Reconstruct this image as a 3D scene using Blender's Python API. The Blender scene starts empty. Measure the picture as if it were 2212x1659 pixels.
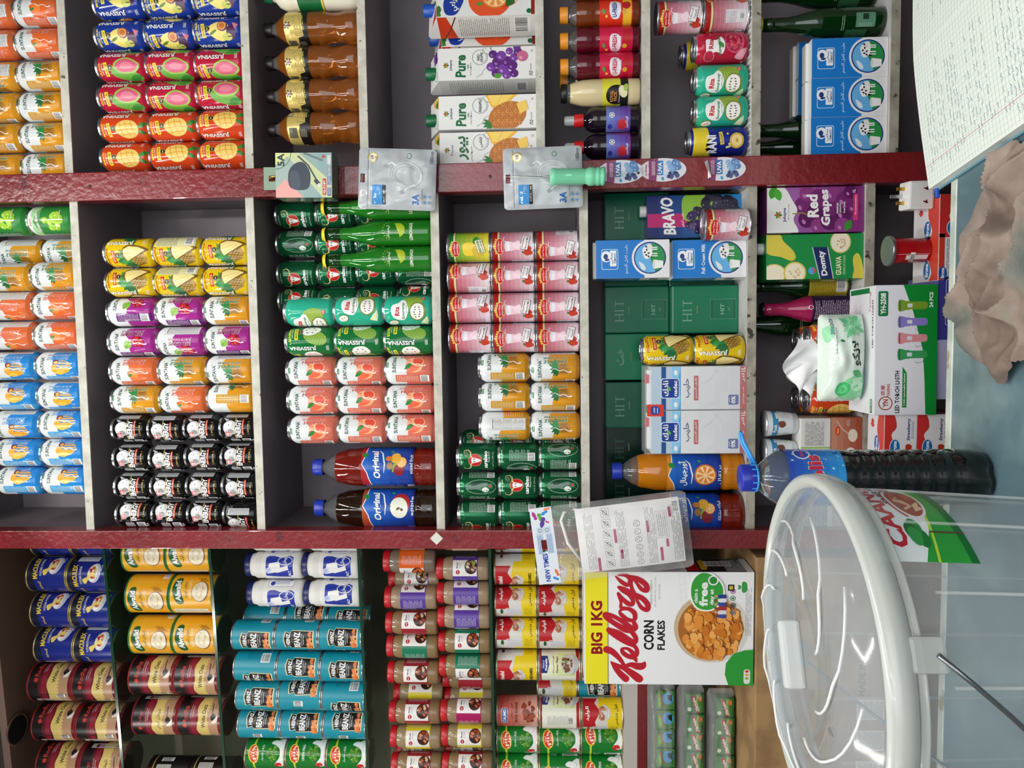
import bpy, bmesh, math, random
from math import sin, cos, pi, radians, atan2
from mathutils import Vector, Matrix
random.seed(7)
S = bpy.context.scene
COL = S.collection

# ---------------------------------------------------------------- camera
F_PX = 1661.0                      # focal length in pixels of the 2212 px wide frame
EYE = Vector((0.0, -1.68, 1.55))
PITCH, YAW, ROLL = radians(2.867), radians(-3.945), radians(-0.601)
_f = Vector((sin(YAW)*cos(PITCH), cos(YAW)*cos(PITCH), sin(PITCH)))
_r = Vector((cos(YAW), -sin(YAW), 0.0))
_u = _r.cross(_f)
RGT = cos(ROLL)*_r + sin(ROLL)*_u          # the room's right as the phone was held (the photo is turned on its side)
UP = -sin(ROLL)*_r + cos(ROLL)*_u
FWD = _f
cam_d = bpy.data.cameras.new('camera')
cam = bpy.data.objects.new('camera', cam_d)
COL.objects.link(cam)
cam_d.sensor_fit = 'HORIZONTAL'; cam_d.sensor_width = 36.0
cam_d.lens = F_PX/2212*36.0
cam_d.clip_start = 0.02
m = Matrix((( -UP.x, RGT.x, -FWD.x, EYE.x), (-UP.y, RGT.y, -FWD.y, EYE.y), (-UP.z, RGT.z, -FWD.z, EYE.z), (0,0,0,1)))
cam.matrix_world = m
S.camera = cam

# ---------------------------------------------------------------- world, lamps, exposure
w = bpy.data.worlds.new('shop_world'); S.world = w; w.use_nodes = True
w.node_tree.nodes['Background'].inputs[0].default_value = (0.90, 0.95, 1.0, 1)
w.node_tree.nodes['Background'].inputs[1].default_value = 0.42
def tube(name, loc, sx, sy, power, color=(1, .98, .95), aim=None):
    d = bpy.data.lights.new(name, 'AREA'); d.shape = 'RECTANGLE'; d.size = sx; d.size_y = sy
    d.energy = power; d.color = color
    o = bpy.data.objects.new(name, d); COL.objects.link(o); o.location = loc
    if aim is not None:
        o.rotation_euler = (Vector(aim)-Vector(loc)).to_track_quat('-Z', 'Y').to_euler()
    return o
for lx, ly, lp in ((-.34, -1.15, 11), (.30, -1.15, 11), (-.34, -2.5, 7), (.30, -2.5, 7), (-.34, -3.85, 7), (.30, -3.85, 7), (-.34, -5.2, 7), (.30, -5.2, 7)):
    tube('ceiling_tube_lamp', (lx, ly, 3.16), 0.036, 1.22, lp, (1, .985, .96))
tube('ceiling_tube_lamp', (-1.55, -.95, 3.16), 0.12, 1.2, 13, (1, .97, .92))
tube('front_fill_light', (0.5, -4.0, 2.2), 2.6, 1.8, 26, (0.93, 0.97, 1.0), (0, 0, 1.4))  # soft area lamp added behind the camera to fill the shelf fronts
S.view_settings.view_transform = 'Standard'; S.view_settings.look = 'None'
S.view_settings.gamma = 1.0; S.view_settings.use_curve_mapping = False
S.view_settings.exposure = 0.50
S.cycles.max_bounces = 10; S.cycles.transparent_max_bounces = 16
S.cycles.use_denoising = True

# ---------------------------------------------------------------- photo pixel -> place
def ray(px, py):
    return FWD + RGT*((829.5-py)/F_PX) + UP*(-(px-1106)/F_PX)
def at(px, py, Y):                 # the point seen at a pixel on the upright plane at depth Y
    d = ray(px, py); return EYE + d*((Y-EYE.y)/d.y)
def atz(px, py, z):                # ... on the level plane at height z
    d = ray(px, py); return EYE + d*((z-EYE.z)/d.z)
def Xat(py, Y, z):
    x = 0.0
    for _ in range(4):
        v = Vector((x, Y, z))-EYE
        q = 829.5-F_PX*(v.dot(RGT)/v.dot(FWD))
        x += (q-py)*(v.dot(FWD))/F_PX
    return x

# ---------------------------------------------------------------- materials
def lin(h):
    h = h.lstrip('#'); c = [int(h[i:i+2], 16)/255 for i in (0, 2, 4)]
    return tuple(x/12.92 if x <= .04045 else ((x+.055)/1.055)**2.4 for x in c)
_mats = {}
def M(col, rough=.30, metal=0.0, coat=0.0, trans=0.0, alpha=1.0, ior=1.45, sss=0.0, spec=.5):
    k = (col, rough, metal, coat, trans, alpha, ior, sss, spec)
    if k in _mats: return _mats[k]
    mt = bpy.data.materials.new('surface_'+col.strip('#')); mt.use_nodes = True
    b = mt.node_tree.nodes['Principled BSDF']; i = b.inputs
    i['Base Color'].default_value = (*lin(col), 1); i['Roughness'].default_value = rough
    i['Metallic'].default_value = metal; i['Coat Weight'].default_value = coat; i['Coat Roughness'].default_value = .06
    i['Transmission Weight'].default_value = trans; i['Alpha'].default_value = alpha; i['IOR'].default_value = ior
    i['Specular IOR Level'].default_value = spec
    if sss: i['Subsurface Weight'].default_value = sss; i['Subsurface Radius'].default_value = (.01, .01, .01)
    _mats[k] = mt; return mt
def noise_mat(name, c1, c2, scale=8, rough=.5, rough2=None, bump=0.0, bscale=60, thr=(.4, .6), metal=0, coat=0, c3=None, c3scale=40, c3thr=(.62, .68), stretch=(1, 1, 1), trans=0):
    mt = bpy.data.materials.new(name); mt.use_nodes = True; nt = mt.node_tree; N = nt.nodes; L = nt.links
    b = N['Principled BSDF']; tc = N.new('ShaderNodeTexCoord'); mp = N.new('ShaderNodeMapping')
    mp.inputs['Scale'].default_value = stretch
    L.new(tc.outputs['Object'], mp.inputs[0])
    def noise(sc, det=5):
        n = N.new('ShaderNodeTexNoise'); n.inputs['Scale'].default_value = sc; n.inputs['Detail'].default_value = det
        L.new(mp.outputs[0], n.inputs['Vector']); return n
    n = noise(scale); r = N.new('ShaderNodeValToRGB')
    r.color_ramp.elements[0].position = thr[0]; r.color_ramp.elements[1].position = thr[1]
    r.color_ramp.elements[0].color = (*lin(c1), 1); r.color_ramp.elements[1].color = (*lin(c2), 1)
    L.new(n.outputs['Fac'], r.inputs[0]); out = r.outputs[0]
    if c3:
        n3 = noise(c3scale, 3); r3 = N.new('ShaderNodeValToRGB')
        r3.color_ramp.elements[0].position, r3.color_ramp.elements[1].position = c3thr
        L.new(n3.outputs['Fac'], r3.inputs[0]); mx = N.new('ShaderNodeMix'); mx.data_type = 'RGBA'
        L.new(r3.outputs[0], mx.inputs[0]); L.new(out, mx.inputs[6]); mx.inputs[7].default_value = (*lin(c3), 1)
        out = mx.outputs[2]
    L.new(out, b.inputs['Base Color'])
    b.inputs['Roughness'].default_value = rough; b.inputs['Metallic'].default_value = metal
    b.inputs['Coat Weight'].default_value = coat; b.inputs['Transmission Weight'].default_value = trans
    if rough2 is not None:
        mr = N.new('ShaderNodeMapRange'); n2 = noise(scale*.7); L.new(n2.outputs['Fac'], mr.inputs[0])
        mr.inputs[1].default_value = .35; mr.inputs[2].default_value = .65
        mr.inputs[3].default_value = rough; mr.inputs[4].default_value = rough2; L.new(mr.outputs[0], b.inputs['Roughness'])
    if bump:
        bn = noise(bscale, 4); bp = N.new('ShaderNodeBump'); bp.inputs['Strength'].default_value = bump
        bp.inputs['Distance'].default_value = .002
        L.new(bn.outputs['Fac'], bp.inputs['Height']); L.new(bp.outputs[0], b.inputs['Normal'])
    return mt

SILVER = M('#c4c6c8', .22, .95)
CLEAR = M('#e8eef0', .06, 0, .3, .92)
WRAP = M('#f4f6f6', .12, 0, 0, 0, .16, spec=.8)

# ---------------------------------------------------------------- Arabic letters joined as they are written
_A = {'ا':(0xFE8D,2),'ب':(0xFE8F,4),'ة':(0xFE93,2),'ت':(0xFE95,4),'ث':(0xFE99,4),'ج':(0xFE9D,4),'ح':(0xFEA1,4),'خ':(0xFEA5,4),'د':(0xFEA9,2),
'ذ':(0xFEAB,2),'ر':(0xFEAD,2),'ز':(0xFEAF,2),'س':(0xFEB1,4),'ش':(0xFEB5,4),'ص':(0xFEB9,4),'ض':(0xFEBD,4),'ط':(0xFEC1,4),'ظ':(0xFEC5,4),
'ع':(0xFEC9,4),'غ':(0xFECD,4),'ف':(0xFED1,4),'ق':(0xFED5,4),'ك':(0xFED9,4),'ل':(0xFEDD,4),'م':(0xFEE1,4),'ن':(0xFEE5,4),'ه':(0xFEE9,4),
'و':(0xFEED,2),'ى':(0xFEEF,2),'ي':(0xFEF1,4),'آ':(0xFE81,2),'أ':(0xFE83,2),'إ':(0xFE87,2),'ئ':(0xFE89,4),'ء':(0xFE80,1),'\u0001':(0xFEFB,2)}
def ar(s):
    s = s.replace('لا', '\u0001'); out = []
    for i, c in enumerate(s):
        if c not in _A: out.append(c); continue
        b, n = _A[c]
        prev = i > 0 and s[i-1] in _A and _A[s[i-1]][1] == 4
        nxt = i+1 < len(s) and s[i+1] in _A and s[i+1] != 'ء' and n == 4
        if n == 1: f = 0
        elif prev and nxt: f = 3
        elif nxt: f = 2
        elif prev: f = 1
        else: f = 0
        out.append(chr(b+f))
    return ''.join(reversed(out))

# ---------------------------------------------------------------- printed artwork: flat shapes in millimetres
_txt = {}
def text_mesh(s, bold):
    bold = min(bold, .036 if len(s) > 1 and ord(s[0]) < 1000 else .03); k = (s, bold)
    if k not in _txt:
        c = bpy.data.curves.new('lettering', 'FONT'); c.body = s; c.resolution_u = 2 if len(s) < 14 else 1; c.offset = bold
        o = bpy.data.objects.new('lettering', c); me = bpy.data.meshes.new_from_object(o)
        V = [(v.co.x, v.co.y) for v in me.vertices]; P = [tuple(p.vertices) for p in me.polygons]
        bpy.data.meshes.remove(me); bpy.data.objects.remove(o); bpy.data.curves.remove(c)
        x0 = min(v[0] for v in V); x1 = max(v[0] for v in V); y0 = min(v[1] for v in V); y1 = max(v[1] for v in V)
        _txt[k] = ([((x-(x0+x1)/2)/(y1-y0), (y-(y0+y1)/2)/(y1-y0)) for x, y in V], P, (x1-x0)/(y1-y0))
    return _txt[k]
class Art:
    def __init__(s): s.V = []; s.F = []; s.B = []; s.off = Matrix.Identity(3); s.stack = []
    def add(s, V, F, mat):
        b = len(s.V); Q = [s.off @ Vector((x, y, 1)) for x, y in V]
        bb = (min(p.x for p in Q), max(p.x for p in Q), min(p.y for p in Q), max(p.y for p in Q)); z = 1
        for c in s.B:
            if c[4]+(.05 if c[5] is mat else 1) > z and c[0] < bb[1] and bb[0] < c[1] and c[2] < bb[3] and bb[2] < c[3]: z = c[4]+(.05 if c[5] is mat else 1)
        s.B.append((*bb, z, mat))
        for p in Q: s.V.append((p.x, p.y, z))
        for f in F: s.F.append((tuple(i+b for i in f), mat))
    def poly(s, pts, mat): s.add(pts, [tuple(range(len(pts)))], mat)
    def rect(s, x, y, w, h, mat, rot=0, sh=0):
        c, q = cos(radians(rot)), sin(radians(rot))
        s.poly([(x+c*(a+sh*b)-q*b, y+q*(a+sh*b)+c*b) for a, b in ((-w/2, -h/2), (w/2, -h/2), (w/2, h/2), (-w/2, h/2))], mat)
    def rrect(s, x, y, w, h, r, mat, rot=0):
        c, q = cos(radians(rot)), sin(radians(rot)); P = []
        for cx, cy, a0 in ((w/2-r, h/2-r, 0), (-w/2+r, h/2-r, 90), (-w/2+r, -h/2+r, 180), (w/2-r, -h/2+r, 270)):
            for k in range(4):
                a = radians(a0+30*k); P.append((cx+r*cos(a), cy+r*sin(a)))
        s.poly([(x+c*a-q*b, y+q*a+c*b) for a, b in P], mat)
    def ell(s, x, y, a, b, mat, rot=0, n=18, a0=0, a1=360):
        c, q = cos(radians(rot)), sin(radians(rot)); full = a1-a0 >= 360
        P = [(a*cos(radians(a0+(a1-a0)*k/(n if full else n-1))), b*sin(radians(a0+(a1-a0)*k/(n if full else n-1)))) for k in range(n)]
        s.poly([(x+c*u-q*v, y+q*u+c*v) for u, v in P], mat)
    def ring(s, x, y, a, b, t, mat, rot=0, n=22, a0=0, a1=360):
        c, q = cos(radians(rot)), sin(radians(rot)); V = []; F = []
        for k in range(n+1):
            g = radians(a0+(a1-a0)*k/n)
            for u, v in ((a*cos(g), b*sin(g)), ((a-t)*cos(g), (b-t)*sin(g))): V.append((x+c*u-q*v, y+q*u+c*v))
        for k in range(n): F.append((2*k, 2*k+2, 2*k+3, 2*k+1))
        s.add(V, F, mat)
    def line(s, pts, t, mat):
        V = []; F = []
        for i, (x, y) in enumerate(pts):
            a = pts[max(0, i-1)]; b = pts[min(len(pts)-1, i+1)]; dx, dy = b[0]-a[0], b[1]-a[1]; l = math.hypot(dx, dy) or 1
            tt = t[i] if isinstance(t, (list, tuple)) else t
            V += [(x-dy/l*tt/2, y+dx/l*tt/2), (x+dy/l*tt/2, y-dx/l*tt/2)]
        for i in range(len(pts)-1): F.append((2*i, 2*i+1, 2*i+3, 2*i+2))
        s.add(V, F, mat)
    def text(s, t, x, y, h, mat, rot=0, w=None, bold=.02, sh=0):
        V, P, asp = text_mesh(t, bold); sx = h if w is None else w/asp
        c, q = cos(radians(rot)), sin(radians(rot))
        s.add([(x+c*(u*sx+sh*v*h)-q*v*h, y+q*(u*sx+sh*v*h)+c*v*h) for u, v in V], P, mat)
    def otext(s, t, x, y, h, mat, mat2, rot=0, w=None, bold=.02, sh=0, o=.05):
        s.text(t, x, y, h*1.08, mat2, rot, None if w is None else w*1.03, bold+o, sh); s.text(t, x, y, h, mat, rot, w, bold, sh)
    def lines(s, x, y, w, h, n, mat, t=.7, rot=0, ragged=.35):
        rnd = random.Random(int(x*7+y*13+w)); c, q = cos(radians(rot)), sin(radians(rot)); V = []; F = []
        for i in range(n):
            v = h/2-h*(i+.5)/n; u = -w/2
            end = w/2-(rnd.random()*ragged*w if i % 4 == 3 else rnd.random()*.06*w)
            while u < end:
                e = min(end, u+w*(.08+.2*rnd.random())); b = len(V)
                for a, d in ((u, v-t/2), (e, v-t/2), (e, v+t/2), (u, v+t/2)): V.append((x+c*a-q*d, y+q*a+c*d))
                F.append((b, b+1, b+2, b+3)); u = e+w*.03
        if V: s.add(V, F, mat)
    def barcode(s, x, y, w, h, rot=0, bg='#f2f2f0', fg='#202020'):
        s.rect(x, y, w, h, M(bg), rot); rnd = random.Random(int(x+y*3)); c, q = cos(radians(rot)), sin(radians(rot)); V = []; F = []
        u = -w*.44
        while u < w*.42:
            t = w*(.012+.03*rnd.random()); b = len(V)
            for a, d in ((u, -h*.32), (u+t, -h*.32), (u+t, h*.42), (u, h*.42)): V.append((x+c*a-q*d, y+q*a+c*d))
            F.append((b, b+1, b+2, b+3)); u += t+w*(.015+.03*rnd.random())
        s.add(V, F, M(fg))
    def stroke(s, pts, mat, n=4):
        P = []; m_ = len(pts)
        for i in range(m_-1):
            p0, p1, p2, p3 = pts[max(0, i-1)], pts[i], pts[i+1], pts[min(m_-1, i+2)]
            for k in range(n):
                t = k/n; P.append(tuple(.5*((2*p1[d])+(-p0[d]+p2[d])*t+(2*p0[d]-5*p1[d]+4*p2[d]-p3[d])*t*t+(-p0[d]+3*p1[d]-3*p2[d]+p3[d])*t**3) for d in (0, 1, 2)))
        P.append(pts[-1]); s.line([(p[0], p[1]) for p in P], [p[2] for p in P], mat)
        for p in P: s.ell(p[0], p[1], p[2]/2, p[2]/2, mat, 0, 10)
    def leaf(s, x, y, l, w, rot, mat, vein=None):
        c, q = cos(radians(rot)), sin(radians(rot)); P = []
        for k in range(7): P.append((l*k/6, w/2*sin(pi*k/6)**.8 if k not in (0, 6) else 0))
        for k in range(5, 0, -1): P.append((l*k/6, -w/2*sin(pi*k/6)**.8))
        s.poly([(x+c*a-q*b, y+q*a+c*b) for a, b in P], mat)
        if vein: s.line([(x, y), (x+c*l*.9, y+q*l*.9)], w*.06, vein)
    def star(s, x, y, r, mat, rot=0):
        s.poly([(x+(r if k % 2 == 0 else r*.42)*cos(radians(90+36*k+rot)), y+(r if k % 2 == 0 else r*.42)*sin(radians(90+36*k+rot))) for k in range(10)], mat)
    def blob(s, pts, mat, n=4):        # closed smooth outline through points
        P = []; m_ = len(pts)
        for i in range(m_):
            p0, p1, p2, p3 = pts[i-1], pts[i], pts[(i+1) % m_], pts[(i+2) % m_]
            for k in range(n):
                t = k/n
                P.append(tuple(.5*((2*p1[d])+(-p0[d]+p2[d])*t+(2*p0[d]-5*p1[d]+4*p2[d]-p3[d])*t*t+(-p0[d]+3*p1[d]-3*p2[d]+p3[d])*t**3) for d in (0, 1)))
        s.poly(P, mat)
    def bands(s, x, w, y0, y1, c0, c1, n=8, rough=.3):
        a = [int(c0[i:i+2], 16) for i in (1, 3, 5)]; b = [int(c1[i:i+2], 16) for i in (1, 3, 5)]
        for k in range(n):
            t = (k+.5)/n; cc = '#%02x%02x%02x' % tuple(int(a[i]+(b[i]-a[i])*t) for i in range(3))
            s.rect(x, y0+(y1-y0)*(k+.5)/n, w, (y1-y0)/n*1.02, M(cc, rough))
    def shift(s, x=0, y=0, rot=0, sc=1):
        c, q = cos(radians(rot))*sc, sin(radians(rot))*sc
        s.off = Matrix(((c, -q, x), (q, c, y), (0, 0, 1)))
    def push(s, x=0, y=0, rot=0, sc=1):
        s.stack.append(s.off.copy()); c, q = cos(radians(rot))*sc, sin(radians(rot))*sc
        s.off = s.off @ Matrix(((c, -q, x), (q, c, y), (0, 0, 1)))
    def pop(s): s.off = s.stack.pop()

EPS = .00006
def art_bm(art, xcuts, ycuts, clip=None):
    bm = bmesh.new(); mats = []; fm = []
    vs = [bm.verts.new(v) for v in art.V]
    for f, mt in art.F:
        if len(set(f)) < 3: continue
        try: fc = bm.faces.new([vs[i] for i in f])
        except ValueError: continue
        if mt not in mats: mats.append(mt)
        fc.material_index = mats.index(mt)
    big = [f for f in bm.faces if len(f.verts) > 3]
    if big: bmesh.ops.triangulate(bm, faces=big)
    bm.normal_update()
    for f in bm.faces:
        if f.normal.z < 0: f.normal_flip()
    if clip:
        for co, no in (((clip[0], 0, 0), (-1, 0, 0)), ((clip[1], 0, 0), (1, 0, 0)), ((0, clip[2], 0), (0, -1, 0)), ((0, clip[3], 0), (0, 1, 0))):
            bmesh.ops.bisect_plane(bm, geom=bm.verts[:]+bm.edges[:]+bm.faces[:], dist=1e-5, plane_co=co, plane_no=no, clear_outer=True)
    for x in xcuts: bmesh.ops.bisect_plane(bm, geom=bm.verts[:]+bm.edges[:]+bm.faces[:], dist=1e-5, plane_co=(x, 0, 0), plane_no=(1, 0, 0))
    for y in ycuts: bmesh.ops.bisect_plane(bm, geom=bm.verts[:]+bm.edges[:]+bm.faces[:], dist=1e-5, plane_co=(0, y, 0), plane_no=(0, 1, 0))
    return bm, mats

class Mesh:
    """collects vertices, faces and their materials; build() returns one mesh datablock"""
    def __init__(s): s.V = []; s.F = []; s.mi = []; s.mats = []; s.sm = []; s.N = []
    def mid(s, mt):
        if mt not in s.mats: s.mats.append(mt)
        return s.mats.index(mt)
    def add(s, V, F, mt, smooth=False, N=None):
        b = len(s.V); s.V += [tuple(v) for v in V]; s.N += (N or [(0, 0, 0)]*len(V)); i = s.mid(mt)
        for f in F: s.F.append(tuple(k+b for k in f)); s.mi.append(i); s.sm.append(smooth)
    def box(s, x0, x1, y0, y1, z0, z1, mt):
        s.add([(x, y, z) for z in (z0, z1) for y in (y0, y1) for x in (x0, x1)],
              [(0, 2, 3, 1), (4, 5, 7, 6), (0, 1, 5, 4), (2, 6, 7, 3), (0, 4, 6, 2), (1, 3, 7, 5)], mt)
    def bbox(s, x0, x1, y0, y1, z0, z1, mt, b=.002, seg=2):
        bm = bmesh.new(); bmesh.ops.create_cube(bm, size=1)
        for v in bm.verts: v.co = ((x0+x1)/2+v.co.x*(x1-x0), (y0+y1)/2+v.co.y*(y1-y0), (z0+z1)/2+v.co.z*(z1-z0))
        bmesh.ops.bevel(bm, geom=bm.edges[:], offset=b, segments=seg, affect='EDGES', profile=.6)
        s.from_bm(bm, mt)
    def from_bm(s, bm, mt, smooth=False):
        bm.verts.index_update()
        s.add([v.co.copy() for v in bm.verts], [tuple(v.index for v in f.verts) for f in bm.faces], mt, smooth); bm.free()
    def lathe(s, prof, mats, n=36, cx=0, cy=0, cap0=True, cap1=True, fn=None):
        """prof [(r, z)] in metres bottom to top; mats one per segment or a single one. A repeated point makes a crease."""
        if not isinstance(mats, (list, tuple)): mats = [mats]*(len(prof)-1)
        rings = []
        for r, z in prof:
            b = len(s.V)
            for k in range(n):
                a = 2*pi*k/n; rr = r if fn is None else fn(r, z, a)
                s.V.append((cx+rr*sin(a), cy-rr*cos(a), z)); s.N.append((0, 0, 0))
            rings.append(b)
        for i in range(len(prof)-1):
            if prof[i] == prof[i+1]: continue
            m_ = s.mid(mats[i])
            for k in range(n):
                a, b = rings[i], rings[i+1]; k2 = (k+1) % n
                s.F.append((a+k, a+k2, b+k2, b+k)); s.mi.append(m_); s.sm.append(True)
        if cap0 and prof[0][0] > 1e-5:
            s.F.append(tuple(rings[0]+k for k in range(n-1, -1, -1))); s.mi.append(s.mid(mats[0])); s.sm.append(False)
        if cap1 and prof[-1][0] > 1e-5:
            s.F.append(tuple(rings[-1]+k for k in range(n))); s.mi.append(s.mid(mats[-1])); s.sm.append(False)
    def wrap(s, art, prof, n=36, lo=None, hi=None, rr=None, lift=0.0):
        """artwork (mm) onto the lathe profile (metres); x runs round the side at radius rr, 0 at the front"""
        rr = rr or max(r for r, z in prof); st = 2*pi*rr*1000/n; W = pi*rr*1000
        ys = sorted({round(z*1000, 4) for r, z in prof})
        lo = ys[0] if lo is None else lo; hi = ys[-1] if hi is None else hi
        cuts = [k*st for k in range(-n, n+1) if abs(k*st) < 1.6*W]
        bm, mats = art_bm(art, cuts, [y for y in ys if lo < y < hi], (-1.6*W, 1.6*W, lo, hi))
        P = sorted(set(prof), key=lambda p: p[1])
        def R(z):
            for (r0, z0), (r1, z1) in zip(P, P[1:]):
                if z0-1e-7 <= z <= z1+1e-7 and z1 > z0: return r0+(r1-r0)*(z-z0)/(z1-z0), (r1-r0)/(z1-z0)
            return (P[0][0], 0) if z < P[0][1] else (P[-1][0], 0)
        b = len(s.V); mid = [s.mid(m_) for m_ in mats]; bm.verts.index_update()
        for v in bm.verts:
            a = v.co.x/1000/rr; z = v.co.y/1000; r, dr = R(z); r += v.co.z*EPS+lift+.00008
            s.V.append((r*sin(a), -r*cos(a), z)); q = math.hypot(1, dr); s.N.append((sin(a)/q, -cos(a)/q, -dr/q))
        for f in bm.faces: s.F.append(tuple(v.index+b for v in f.verts)); s.mi.append(mid[f.material_index]); s.sm.append(True)
        bm.free()
    def flat(s, art, mtx, clip=None, e=EPS, fn=None, xc=(), yc=()):
        """artwork (mm) laid on a plane: x right, y up, away from the surface = +z of mtx"""
        bm, mats = art_bm(art, xc, yc, clip); b = len(s.V); mid = [s.mid(m_) for m_ in mats]; bm.verts.index_update()
        for v in bm.verts:
            p = Vector((v.co.x/1000, v.co.y/1000, v.co.z*e+.00008))
            if fn: p = Vector(fn(p))
            s.V.append(tuple(mtx @ p)); s.N.append((0, 0, 0))
        for f in bm.faces: s.F.append(tuple(v.index+b for v in f.verts)); s.mi.append(mid[f.material_index]); s.sm.append(bool(fn))
        bm.free()
    def tube(s, pts, r, mt, n=8, closed=False):
        P = [Vector(p) for p in pts]; m_ = len(P); b = len(s.V); up = Vector((0, 0, 1))
        for i, p in enumerate(P):
            a = P[(i-1) % m_] if closed else P[max(0, i-1)]; c = P[(i+1) % m_] if closed else P[min(m_-1, i+1)]
            t = (c-a).normalized(); u = t.cross(up)
            if u.length < .05: u = t.cross(Vector((1, 0, 0)))
            u.normalize(); v = t.cross(u); rr = r[i] if isinstance(r, (list, tuple)) else r
            for k in range(n):
                g = 2*pi*k/n; s.V.append(tuple(p+u*rr*cos(g)+v*rr*sin(g))); s.N.append((0, 0, 0))
        mi = s.mid(mt)
        for i in range(m_ if closed else m_-1):
            for k in range(n):
                q = ((i+1) % m_)*n; s.F.append((b+i*n+k, b+q+k, b+q+(k+1) % n, b+i*n+(k+1) % n)); s.mi.append(mi); s.sm.append(True)
        if not closed:
            s.F.append(tuple(b+k for k in range(n))); s.mi.append(mi); s.sm.append(False)
            s.F.append(tuple(b+(m_-1)*n+k for k in range(n-1, -1, -1))); s.mi.append(mi); s.sm.append(False)
    def build(s, name):
        me = bpy.data.meshes.new(name); me.from_pydata(s.V, [], s.F)
        for m_ in s.mats: me.materials.append(m_)
        me.polygons.foreach_set('material_index', s.mi); me.polygons.foreach_set('use_smooth', s.sm)
        me.update()
        if any(n != (0, 0, 0) for n in s.N):
            me.normals_split_custom_set_from_vertices([Vector(n) for n in s.N])
        return me
FRONT = lambda y, x=0, z=0: Matrix(((1, 0, 0, x), (0, 0, -1, y), (0, 1, 0, z), (0, 0, 0, 1)))         # faces -Y
LEFTF = lambda x, y=0, z=0: Matrix(((0, 0, -1, x), (-1, 0, 0, y), (0, 1, 0, z), (0, 0, 0, 1)))        # faces -X
RIGHTF = lambda x, y=0, z=0: Matrix(((0, 0, 1, x), (1, 0, 0, y), (0, 1, 0, z), (0, 0, 0, 1)))         # faces +X
TOPF = lambda z, x=0, y=0: Matrix(((1, 0, 0, x), (0, 1, 0, y), (0, 0, 1, z), (0, 0, 0, 1)))

# ---------------------------------------------------------------- things
def link(name, data, parent=None):
    o = bpy.data.objects.new(name, data); COL.objects.link(o)
    if parent: o.parent = parent
    return o
def thing(name, label, cat, loc=(0, 0, 0), rz=0.0, group=None):
    o = link(name, None); o.location = loc; o.rotation_euler = (0, 0, rz); o.empty_display_size = .02
    o['label'] = label; o['category'] = cat
    if group: o['group'] = group
    return o
def tag(o, label, cat, group=None, kind=None):
    if label: o['label'] = label; o['category'] = cat
    if group: o['group'] = group
    if kind: o['kind'] = kind
    return o
KINDS = {}          # kind -> (thing name, category, [(part, mesh, [(sub-part, mesh)])])
def define(kind, name, cat, parts): KINDS[kind] = (name, cat, parts)
ROUND = []
def place(kind, loc, rz, label, group=None):
    name, cat, parts = KINDS[kind]
    o = place_(kind, loc, rz, label, group)
    if cat in ('can', 'tin', 'bottle', 'jar', 'cup'):
        V = [v.co for p in parts for v in p[1].vertices if p[0] != 'carry_handle']
        ROUND.append([o, max(math.hypot(v.x, v.y) for v in V), loc[2]+.008, loc[2]+max(v.z for v in V)-.008])
    return o
def settle():
    """nudges neighbouring round packs apart by the millimetre or so that their measured places overlap"""
    for it in range(40):
        moved = False
        for i, (a, ra, a0, a1) in enumerate(ROUND):
            for b, rb, b0, b1 in ROUND[i+1:]:
                if a0 > b1 or b0 > a1: continue
                dx, dy = b.location.x-a.location.x, b.location.y-a.location.y; d = math.hypot(dx, dy); need = ra+rb+.0003
                if d < need-1e-5 and d > 1e-6:
                    k = (need-d)/2/d; a.location.x -= dx*k; a.location.y -= dy*k; b.location.x += dx*k; b.location.y += dy*k; moved = True
        if not moved: break
def place_(kind, loc, rz, label, group=None):
    name, cat, parts = KINDS[kind]
    if len(parts) == 1 and parts[0][0] is None:
        o = link(name, parts[0][1]); o.location = loc; o.rotation_euler = (0, 0, rz); return tag(o, label, cat, group)
    t = thing(name, label, cat, loc, rz, group)
    for pn, me, subs in parts:
        p = link(pn, me, t)
        for sn, sm in subs: link(sn, sm, p)
    return t
def face_cam(X, Y): return -atan2(X, Y-EYE.y)

# ================================================================ printed fruit and marks
def pineapple(a, x, y, s=1.0, rot=0, body='#b88430', eye='#7a4e18'):
    a.ell(x, y, 11*s, 15*s, M(body), rot, 16)
    c, q = cos(radians(rot)), sin(radians(rot))
    P = lambda u, v: (x+c*u-q*v, y+q*u+c*v)
    for i in range(-2, 3):
        a.line([P(i*4.5*s-6*s, -13*s*.75), P(i*4.5*s+6*s, 13*s*.75)] if abs(i) < 2 else [P(i*4*s-2*s, -6*s), P(i*4*s+2*s, 6*s)], .9*s, M(eye))
        a.line([P(i*4.5*s+6*s, -13*s*.75), P(i*4.5*s-6*s, 13*s*.75)] if abs(i) < 2 else [P(i*4*s+2*s, -6*s), P(i*4*s-2*s, 6*s)], .9*s, M(eye))
    for k, g in enumerate((165, 20, 145, 40, 120, 62, 92)):
        p = P(0, 10*s); a.leaf(p[0], p[1], (18+5*(k % 2))*s, 6*s, rot+g, M('#2f8a45' if k % 2 else '#1f6a38'))
def pslice(a, x, y, s=1.0, rot=0):
    a.push(x, y, rot, s); a.blob([(-3, 15), (12, 12), (16, -2), (10, -14), (-2, -16), (-12, -4)], M('#8a6a20'))
    a.blob([(-8, 12), (6, 14), (13, 0), (6, -13), (-6, -10), (-15, 0)], M('#f4dc80'))
    a.line([(-13, 1), (12, 6)], .8, M('#d9b85a')); a.line([(-12, -1), (9, -6)], .8, M('#d9b85a')); a.pop()
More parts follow.
